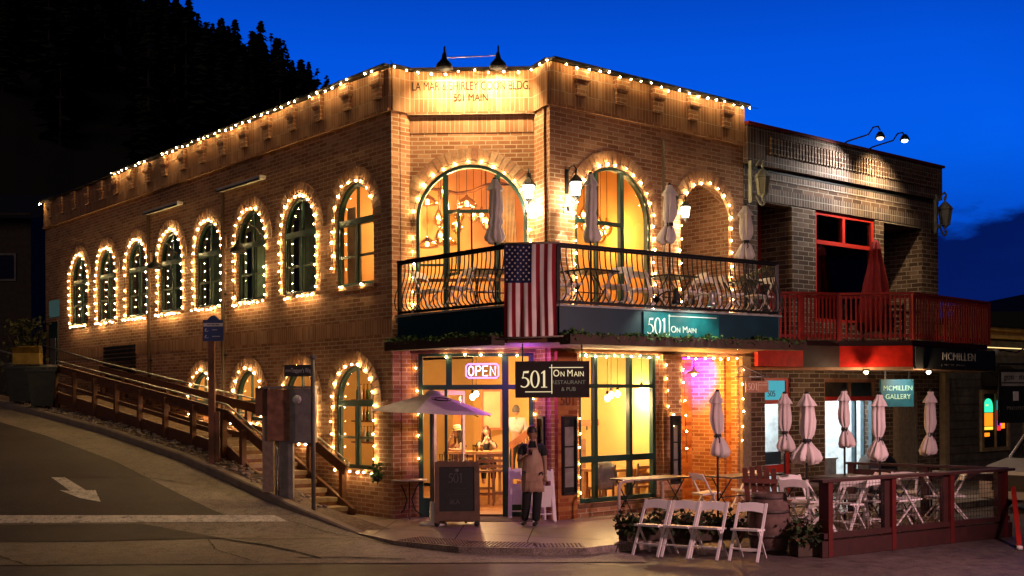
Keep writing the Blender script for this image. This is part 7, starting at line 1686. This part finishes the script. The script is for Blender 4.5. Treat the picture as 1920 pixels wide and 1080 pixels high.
# bar table, stools and diners inside
HZ = .03
def bt2(M, w, d, h, lab, grp=None, m=None):
    rt = root('dining_table', M, lab, 'table', grp); m = m or mat('honey_wood', (.42, .22, .08), .45, bump=.1); mb = MB(M); mb.box(-w/2, w/2, -d/2, d/2, h-.05, h); mb.build('tabletop', m, rt)
    for x in (-w/2+.08, w/2-.08):
        for y in (-d/2+.08, d/2-.08): mb = MB(M); mb.box(x-.03, x+.03, y-.03, y+.03, HZ, h-.05); mb.build('leg', m, rt)
    return rt
def stool(M, lab, grp, h=.74, back=.35, m=None):
    m = m or mat('bar_stool_wood', (.20, .11, .06), .5); rt = root('ladder_back_stool', M, lab, 'stool', grp); w = .19
    mb = MB(M); mb.box(-w, w, -w, w, h-.04, h); mb.build('seat', m, rt)
    for x in (-w+.02, w-.02):
        mb = MB(M); mb.bar((x, -w+.02, HZ), (x, -w+.04, h-.04), .035); mb.build('leg', m, rt)
        mb = MB(M); mb.bar((x, w-.0, HZ), (x, w-.02, h-.04), .035); mb.bar((x, w-.02, h-.04), (x, w+.04, h+back), .032); mb.build('back_leg', m, rt)
    for k in range(3): mb = MB(M); z = h+.08+k*back*.32; mb.bar((-w+.03, w+.01+.02*k, z), (w-.03, w+.01+.02*k, z), .02, .06); mb.build('rung', m, rt)
    for s in (-1, 1): mb = MB(M); mb.bar((-w+.02, s*(w-.02), .25), (w-.02, s*(w-.02), .25), .025); mb.build('footrail', m, rt)
    return rt
tb = P(893, 850, 24.5); bt2(T(tb.x, tb.y, 0), 1.15, .75, 1.10, 'high honey-coloured bar table seen through the open doorway')
gS = 'ladder-back stools round the high bar table'
sq = [(868, 23.75, pi, 'ladder-back stool at the left front of the high bar table'), (905, 23.8, pi, 'ladder-back stool at the middle front of the high bar table'), (932, 24.0, pi-.3, 'ladder-back stool at the right front of the high bar table'), (905, 25.3, 0, 'stool under the long-haired woman behind the bar table'), (850, 24.7, 1.57, 'stool under the woman in the straw hat')]
st0 = None
for px, Y, a, lb in sq:
    M = T(P(px, 0, Y).x, Y, 0) @ RZ(a)
    if st0 is None: st0 = stool(M, lb, gS)
    else: dup(st0, M, lb, gS)
bt2(T(P(1150, 0, 23.6).x, 23.6, 0) @ RZ(.69), 1.3, .7, .78, 'low dining table behind the front shop window', 'dining tables behind the front shop window'); 
dch = None
for px, Y, a, lb in ((1122, 22.9, pi+.6, 'wooden dining chair at the left behind the front shop window'), (1190, 23.4, pi+.6, 'wooden dining chair at the right behind the front shop window'), (1160, 24.5, .6, 'wooden dining chair on the far side of the low dining table')):
    M = T(P(px, 0, Y).x, Y, 0) @ RZ(a)
    if dch is None: dch = stool(M, lb, 'wooden dining chairs behind the front shop window', .45, .45); dch.name = 'dining_chair'
    else: dup(dch, M, lb, 'wooden dining chairs behind the front shop window')
pj = P(1132, 885, 22.75); Mj = T(pj.x, pj.y, 0) @ RZ(.6); jk = root('jacket', Mj @ T(0, 0, .5), 'grey jacket draped over the left dining chair behind the shop window', 'jacket'); mb = MB(Mj)
mb.lathe([(.16, .42), (.22, .6), (.21, .8), (.19, .93), (.10, .99), (.02, .985)], 18, T(0, 0, 0) @ Matrix.Diagonal((1.1, .55, 1, 1)), lambda a, z: 1+.07*sin(5*a+z*7)+.04*sin(9*a)); mb.build('cloth', mat('grey_wool', (.2, .18, .18), .95, bump=.3), jk)
for sx in (-1, 1): mb = MB(Mj); mb.tube([(sx*.19, -.02, .9), (sx*.25, -.03, .7), (sx*.23, -.06, .48)], [.06, .055, .045], 8); mb.build('sleeve', MATS['grey_wool'], jk)
def diner(M, lab, skin, cloth, hair, seat=.76, hands=(( -.1, -.3, 1.15), (.12, -.3, 1.15)), yaw=0, longh=.18, sleeves=True, hat=False, elb=((-.25, -.12, 1.12), (.25, -.12, 1.12))):
    s_ = seat; rt = root('person', M, lab, 'person'); mb = MB(M); hl, hr = hands
    v, f = skinpart({'pel': (0, 0, s_+.10, .14, .11), 'ch': (0, -.02, s_+.38, .12, .09), 'nk': (0, -.02, s_+.56, .05), 'nk2': (0, -.04, s_+.63, .045), 'shl': (-.15, -.02, s_+.50, .052), 'ell': (*elb[0], .038), 'wrl': (*hl, .026), 'shr': (.15, -.02, s_+.50, .052), 'elr': (*elb[1], .038), 'wrr': (*hr, .026),
        'kl': (-.11, -.42, s_+.06, .068), 'al': (-.10, -.40, s_-.38, .04), 'kr': (.11, -.42, s_+.06, .068), 'ar': (.10, -.40, s_-.38, .04)},
        [('pel', 'ch'), ('ch', 'nk'), ('nk', 'nk2'), ('ch', 'shl'), ('shl', 'ell'), ('ell', 'wrl'), ('ch', 'shr'), ('shr', 'elr'), ('elr', 'wrr'), ('pel', 'kl'), ('kl', 'al'), ('pel', 'kr'), ('kr', 'ar')])
    mb.add(v, f, smooth=True); Hx = headmesh(mb, (0, -.06, s_+.74), I4, .95, .1, yaw)
    for h_, e_ in ((hl, elb[0]), (hr, elb[1])): d_ = Vector(h_)-Vector(e_); hand(mb, h_, d_, (0, 0, 1), None, .9, .8)
    mb.build('body', skin, rt); eyes(rt, M @ Hx, EYE); haircap(M @ Hx, longh).build('hair', hair, rt)
    J = {'pel': (0, 0, s_+.12, .155, .12), 'ch': (0, -.02, s_+.36, .145, .11), 'top': (0, -.015, s_+.50, .10, .07)}; E_ = [('pel', 'ch'), ('ch', 'top')]
    if sleeves: J.update({'shl': (-.15, -.02, s_+.50, .066), 'ell': (-.21, -.08, s_+.36, .055), 'shr': (.15, -.02, s_+.50, .066), 'elr': (.21, -.08, s_+.36, .055)}); E_ += [('ch', 'shl'), ('shl', 'ell'), ('ch', 'shr'), ('shr', 'elr')]
    mb = MB(M); v, f = skinpart(J, E_); mb.add(v, f, smooth=True); mb.build('top', cloth, rt)
    mb = MB(M); v, f = skinpart({'pel': (0, 0, s_+.10, .15, .12), 'kl': (-.11, -.42, s_+.06, .08), 'al': (-.10, -.40, s_-.30, .055), 'kr': (.11, -.42, s_+.06, .08), 'ar': (.10, -.40, s_-.30, .055)}, [('pel', 'kl'), ('kl', 'al'), ('pel', 'kr'), ('kr', 'ar')]); mb.add(v, f, smooth=True); mb.build('trousers', CLB, rt)
    if hat: mb = MB(M @ Hx); mb.lathe([(.0001, .155), (.06, .16), (.085, .14), (.092, .055), (.15, .045), (.155, .05), (.09, .065)], 20); h2 = mb.build('straw_hat', mat('straw', (.62, .45, .22), .9), rt); mb = MB(M @ Hx); mb.lathe([(.0925, .06), (.095, .06), (.093, .085), (.090, .085)], 20); mb.build('hat_band', BLACK, h2)
    return rt
diner(T(P(907, 0, 25.25).x, 25.2, 0) @ RZ(.15), 'long-haired seated woman in dark top with hands raised to her mouth behind the bar table', SK2, CLB, HAIRB, hands=((-.03, -.20, 1.33), (.05, -.20, 1.31)), elb=((-.17, -.22, 1.12), (.17, -.22, 1.12)), yaw=-.2, longh=.2)
diner(T(P(858, 0, 24.6).x, 24.6, 0) @ RZ(-1.1), 'seated woman in a straw hat and dark sleeveless top beside the open doorway', SK2, CLB, HAIRD, hands=((-.05, -.2, 1.36), (.2, -.3, 1.14)), elb=((-.2, -.22, 1.14), (.25, -.1, 1.12)), longh=.25, sleeves=False, hat=True)
gl2 = None
for k, (dx, dy) in enumerate(((-.25, -.1), (-.05, .05), (.12, -.12), (.3, .1), (.02, -.2))):
    M = T(tb.x+dx, tb.y+dy, 1.10)
    if gl2 is None: gl2 = root('drinking_glass', M, 'clear tumbler standing on the high bar table', 'glass', 'tumblers on the high bar table'); mb = MB(M); mb.lathe([(.026, 0), (.033, .13), (.030, .13), (.024, .01)], 12); mb.build('glass', GLS, gl2); mb = MB(M); mb.lathe([(.024, .01), (.028, .08), (.0001, .08)], 10); mb.build('drink', mat('amber_drink', (.5, .25, .05), .2), gl2)
    else: dup(gl2, M)
# the man going upstairs, in white, behind the sidelight; handrail and wall panels
ms = P(968, 806, 25.6); M = T(ms.x, ms.y, .42); mn = root('person', M, 'grey-haired man in a pale shirt with his back turned on the inner stairs', 'person'); mb = MB(M)
v, f = skinpart({'pel': (0, 0, .95, .13, .10), 'ch': (0, .0, 1.2, .13, .10), 'nk': (0, .02, 1.38, .055), 'shl': (-.17, 0, 1.30, .06), 'ell': (-.22, .02, 1.03, .042), 'wrl': (-.2, -.08, .8, .028), 'shr': (.17, 0, 1.30, .06), 'elr': (.22, -.02, 1.03, .042), 'wrr': (.25, .12, .85, .028), 'kl': (-.09, .0, .48, .06), 'al': (-.09, 0, .05, .04), 'kr': (.09, .12, .62, .06), 'ar': (.09, .1, .2, .04)},
    [('pel', 'ch'), ('ch', 'nk'), ('ch', 'shl'), ('shl', 'ell'), ('ell', 'wrl'), ('ch', 'shr'), ('shr', 'elr'), ('elr', 'wrr'), ('pel', 'kl'), ('kl', 'al'), ('pel', 'kr'), ('kr', 'ar')]); mb.add(v, f, smooth=True); Hx = headmesh(mb, (0, .0, 1.52), I4, .95, 0, pi-.4); hand(mb, (-.2, -.08, .79), (0, -.2, -1), (1, 0, 0), None); hand(mb, (.25, .12, .84), (0, .3, -1), (-1, 0, 0), None); mb.build('body', SK2, mn); haircap(M @ Hx).build('hair', mat('hair_grey', (.1, .09, .085), .7), mn)
mb = MB(M); v, f = skinpart({'pel': (0, 0, .95, .15, .12), 'ch': (0, 0, 1.2, .155, .12), 'top': (0, .01, 1.35, .08), 'shl': (-.17, 0, 1.30, .075), 'ell': (-.22, .02, 1.05, .06), 'wl': (-.2, -.06, .84, .045), 'shr': (.17, 0, 1.30, .075), 'elr': (.22, -.02, 1.05, .06), 'wr': (.24, .1, .88, .045)}, [('pel', 'ch'), ('ch', 'top'), ('ch', 'shl'), ('shl', 'ell'), ('ell', 'wl'), ('ch', 'shr'), ('shr', 'elr'), ('elr', 'wr')]); mb.add(v, f, smooth=True); mb.build('shirt', WSH, mn)
mb = MB(M); v, f = skinpart({'pel': (0, 0, .93, .145, .115), 'kl': (-.09, .0, .48, .075), 'al': (-.09, 0, .05, .06), 'kr': (.09, .12, .62, .075), 'ar': (.09, .1, .2, .06)}, [('pel', 'kl'), ('kl', 'al'), ('pel', 'kr'), ('kr', 'ar')]); mb.add(v, f, smooth=True); mb.build('trousers', CLB, mn)
isr = root('inner_stairs', T(ms.x, ms.y, 0), 'inner stairs with an orange-brown handrail seen through the sidelight', 'stairs')
for k in range(7): mb = MB(T(ms.x-.25+.26*k, ms.y, 0)); mb.box(0, .26, -.55, .6, .02, .24+.18*k); mb.build('step', FLOORW, isr)
a, b = P(955, 838, 24.9), P(1010, 796, 24.9); mb = MB(); mb.bar(a, b, .05, .14); mb.build('handrail', mat('orange_wood', (.36, .13, .04), .5), isr)
for t in (.1, .5, .9): q = a.lerp(b, t); mb = MB(T(*q)); mb.box(-.02, .02, -.02, .02, -q.z+.3, 0); mb.build('newel', MATS['orange_wood'], isr)
def picture(px0, px1, py0, py1, Y, lab, fm, art):
    a, b = P(px0, py1, Y), P(px1, py0, Y); rt = root('wall_picture', T((a.x+b.x)/2, Y, a.z), lab, 'picture', 'pictures on the inside walls'); mb = MB()
    for x0, x1, z0, z1 in ((a.x, a.x+.05, a.z, b.z), (b.x-.05, b.x, a.z, b.z), (a.x+.05, b.x-.05, b.z-.05, b.z), (a.x+.05, b.x-.05, a.z, a.z+.05)): mb.box(x0, x1, Y-.04, Y, z0, z1)
    mb.build('frame', fm, rt); mb = MB(); mb.box(a.x+.05, b.x-.05, Y-.015, Y, a.z+.05, b.z-.05); mb.build('print', art, rt)
ARTY = mat('pale_yellow_print', (.8, .62, .34), .8, var=.1, scale=3)
picture(903, 942, 730, 806, 26.9, 'large pale framed print behind the long-haired woman', MATS['orange_wood'], ARTY)
picture(1107, 1126, 756, 785, 25.2, 'small pale picture on the wall behind the shop window', WHITE, mat('grey_print', (.5, .5, .48), .7, var=.4, scale=8))
pn = root('wall_panel', T(*P(862, 800, 26.4)), 'orange wall panel behind the woman in the straw hat', 'panel'); a, b = P(850, 835, 26.4), P(872, 775, 26.4); mb = MB(); mb.box(a.x, b.x, 26.4, 26.45, a.z, b.z); mb.build('panel', mat('orange_panel', (.55, .16, .03), .7), pn); mb = MB(); mb.box(a.x-.03, b.x+.03, 26.39, 26.46, b.z, b.z+.04); mb.box(a.x-.03, b.x+.03, 26.39, 26.46, a.z-.04, a.z); mb.build('trim', WOODD, pn)
a, b = P(1087, 794, 24.8), P(1146, 790, 24.8); sh = root('wall_shelf', T(*a), 'reddish wooden shelf on the wall behind the shop window', 'shelf'); mb = MB(); mb.bar(a, b, .14, .13); mb.build('shelf', MATS['orange_wood'], sh)
mb = MB(T(*a.lerp(b, .5))); mb.box(-.2, -.17, -.05, .05, -.16, -.065); mb.box(.17, .2, -.05, .05, -.16, -.065); mb.build('brackets', IRON, sh)
# bottles and a shelf behind the large lower side window
sb_ = root('bar_shelf', LF @ T(-3.0, 1.4, 1.2), 'bar shelves of bottles behind the large lower side window', 'shelf'); M_ = LF @ T(-3.0, 1.4, 0)
for z in (1.3, 1.75, 2.2): mb = MB(M_); mb.box(-.5, .6, -.12, .12, z-.03, z); mb.build('shelf', WOODD, sb_)
BM = [mat('bottle_green', (.02, .10, .04), .15), mat('bottle_amber', (.25, .10, .02), .15), mat('bottle_pale', (.5, .5, .45), .15)]; bps = []
for z in (1.3, 1.75, 2.2):
    for k in range(8):
        M = M_ @ T(-.42+.13*k, 0, z)
        if len(bps) < 3: o = root('bottle', M, 'bottle on the bar shelves behind the large lower side window', 'bottle', 'bottles on the bar shelves'); mb = MB(M); mb.lathe([(.035, 0), (.037, .18), (.014, .24), (.014, .31)], 10); mb.build('glass', BM[len(bps)], o); mb = MB(M); mb.cyl((0, 0, .31), (0, 0, .33), .016, n=8); mb.build('cap', BLACK, o); bps.append(o)
        else: dup(bps[(k*2+int(z*7)) % 3], M)
# gallery balcony furniture
M = T(P(1690, 0, 27.0).x, 27.0, 3.42); rt = root('cafe_table', M, 'dark metal table beside the red umbrella on the gallery balcony', 'table'); mb = MB(M); mb.cyl((0, 0, .70), (0, 0, .73), .4, n=20); mb.build('tabletop', IRON, rt); mb = MB(M); mb.cyl((0, 0, 0), (0, 0, .7), .03, n=8); mb.lathe([(.25, 0), (.25, .02), (.03, .05)], 16); mb.build('pedestal', IRON, rt)
gc = None
for px, Y, a, lb in ((1600, 26.3, 1.2, 'dark metal chair left of the red umbrella on the gallery balcony'), (1672, 26.2, 3.0, 'dark metal chair right of the red umbrella on the gallery balcony')):
    M = T(P(px, 0, Y).x, Y, 3.42) @ RZ(a)
    if gc is None: gc = stool(M, lb, 'dark metal chairs on the gallery balcony', .44, .42, IRON); gc.name = 'metal_chair'
    else: dup(gc, M, lb)
# street lamp standing just right of the frame; its light falls on the chairs and the deck
M = T(8.6, 12.2, -.13); sl = root('street_lamp', M, 'street lamp standing on the near side of the street, outside the photo on the right', 'street lamp'); mb = MB(M); mb.cyl((0, 0, 0), (0, 0, 3.6), .07, .05, 12); mb.build('pole', IRON, sl)
mb = MB(M); mb.lathe([(.10, 3.6), (.05, 3.7), (.04, 3.72)], 14); mb.lathe([(.22, 4.06), (.12, 4.16), (.02, 4.2)], 14); mb.build('cap', IRON, sl); mb = MB(M); mb.lathe([(.09, 3.72), (.17, 3.85), (.18, 4.05)], 14); mb.build('globe', emit('street_lamp_glow', (1, .68, .58), 6), sl)
light('beam', 'SPOT', M @ Vector((-.25, .1, 3.80)), 2300, (1, .54, .55), sl, spot_size=R(84), spot_blend=.9, shadow_soft_size=.18, rot=aim(M @ Vector((-.25, .1, 3.80)), (3.3, 18.6, .9)))
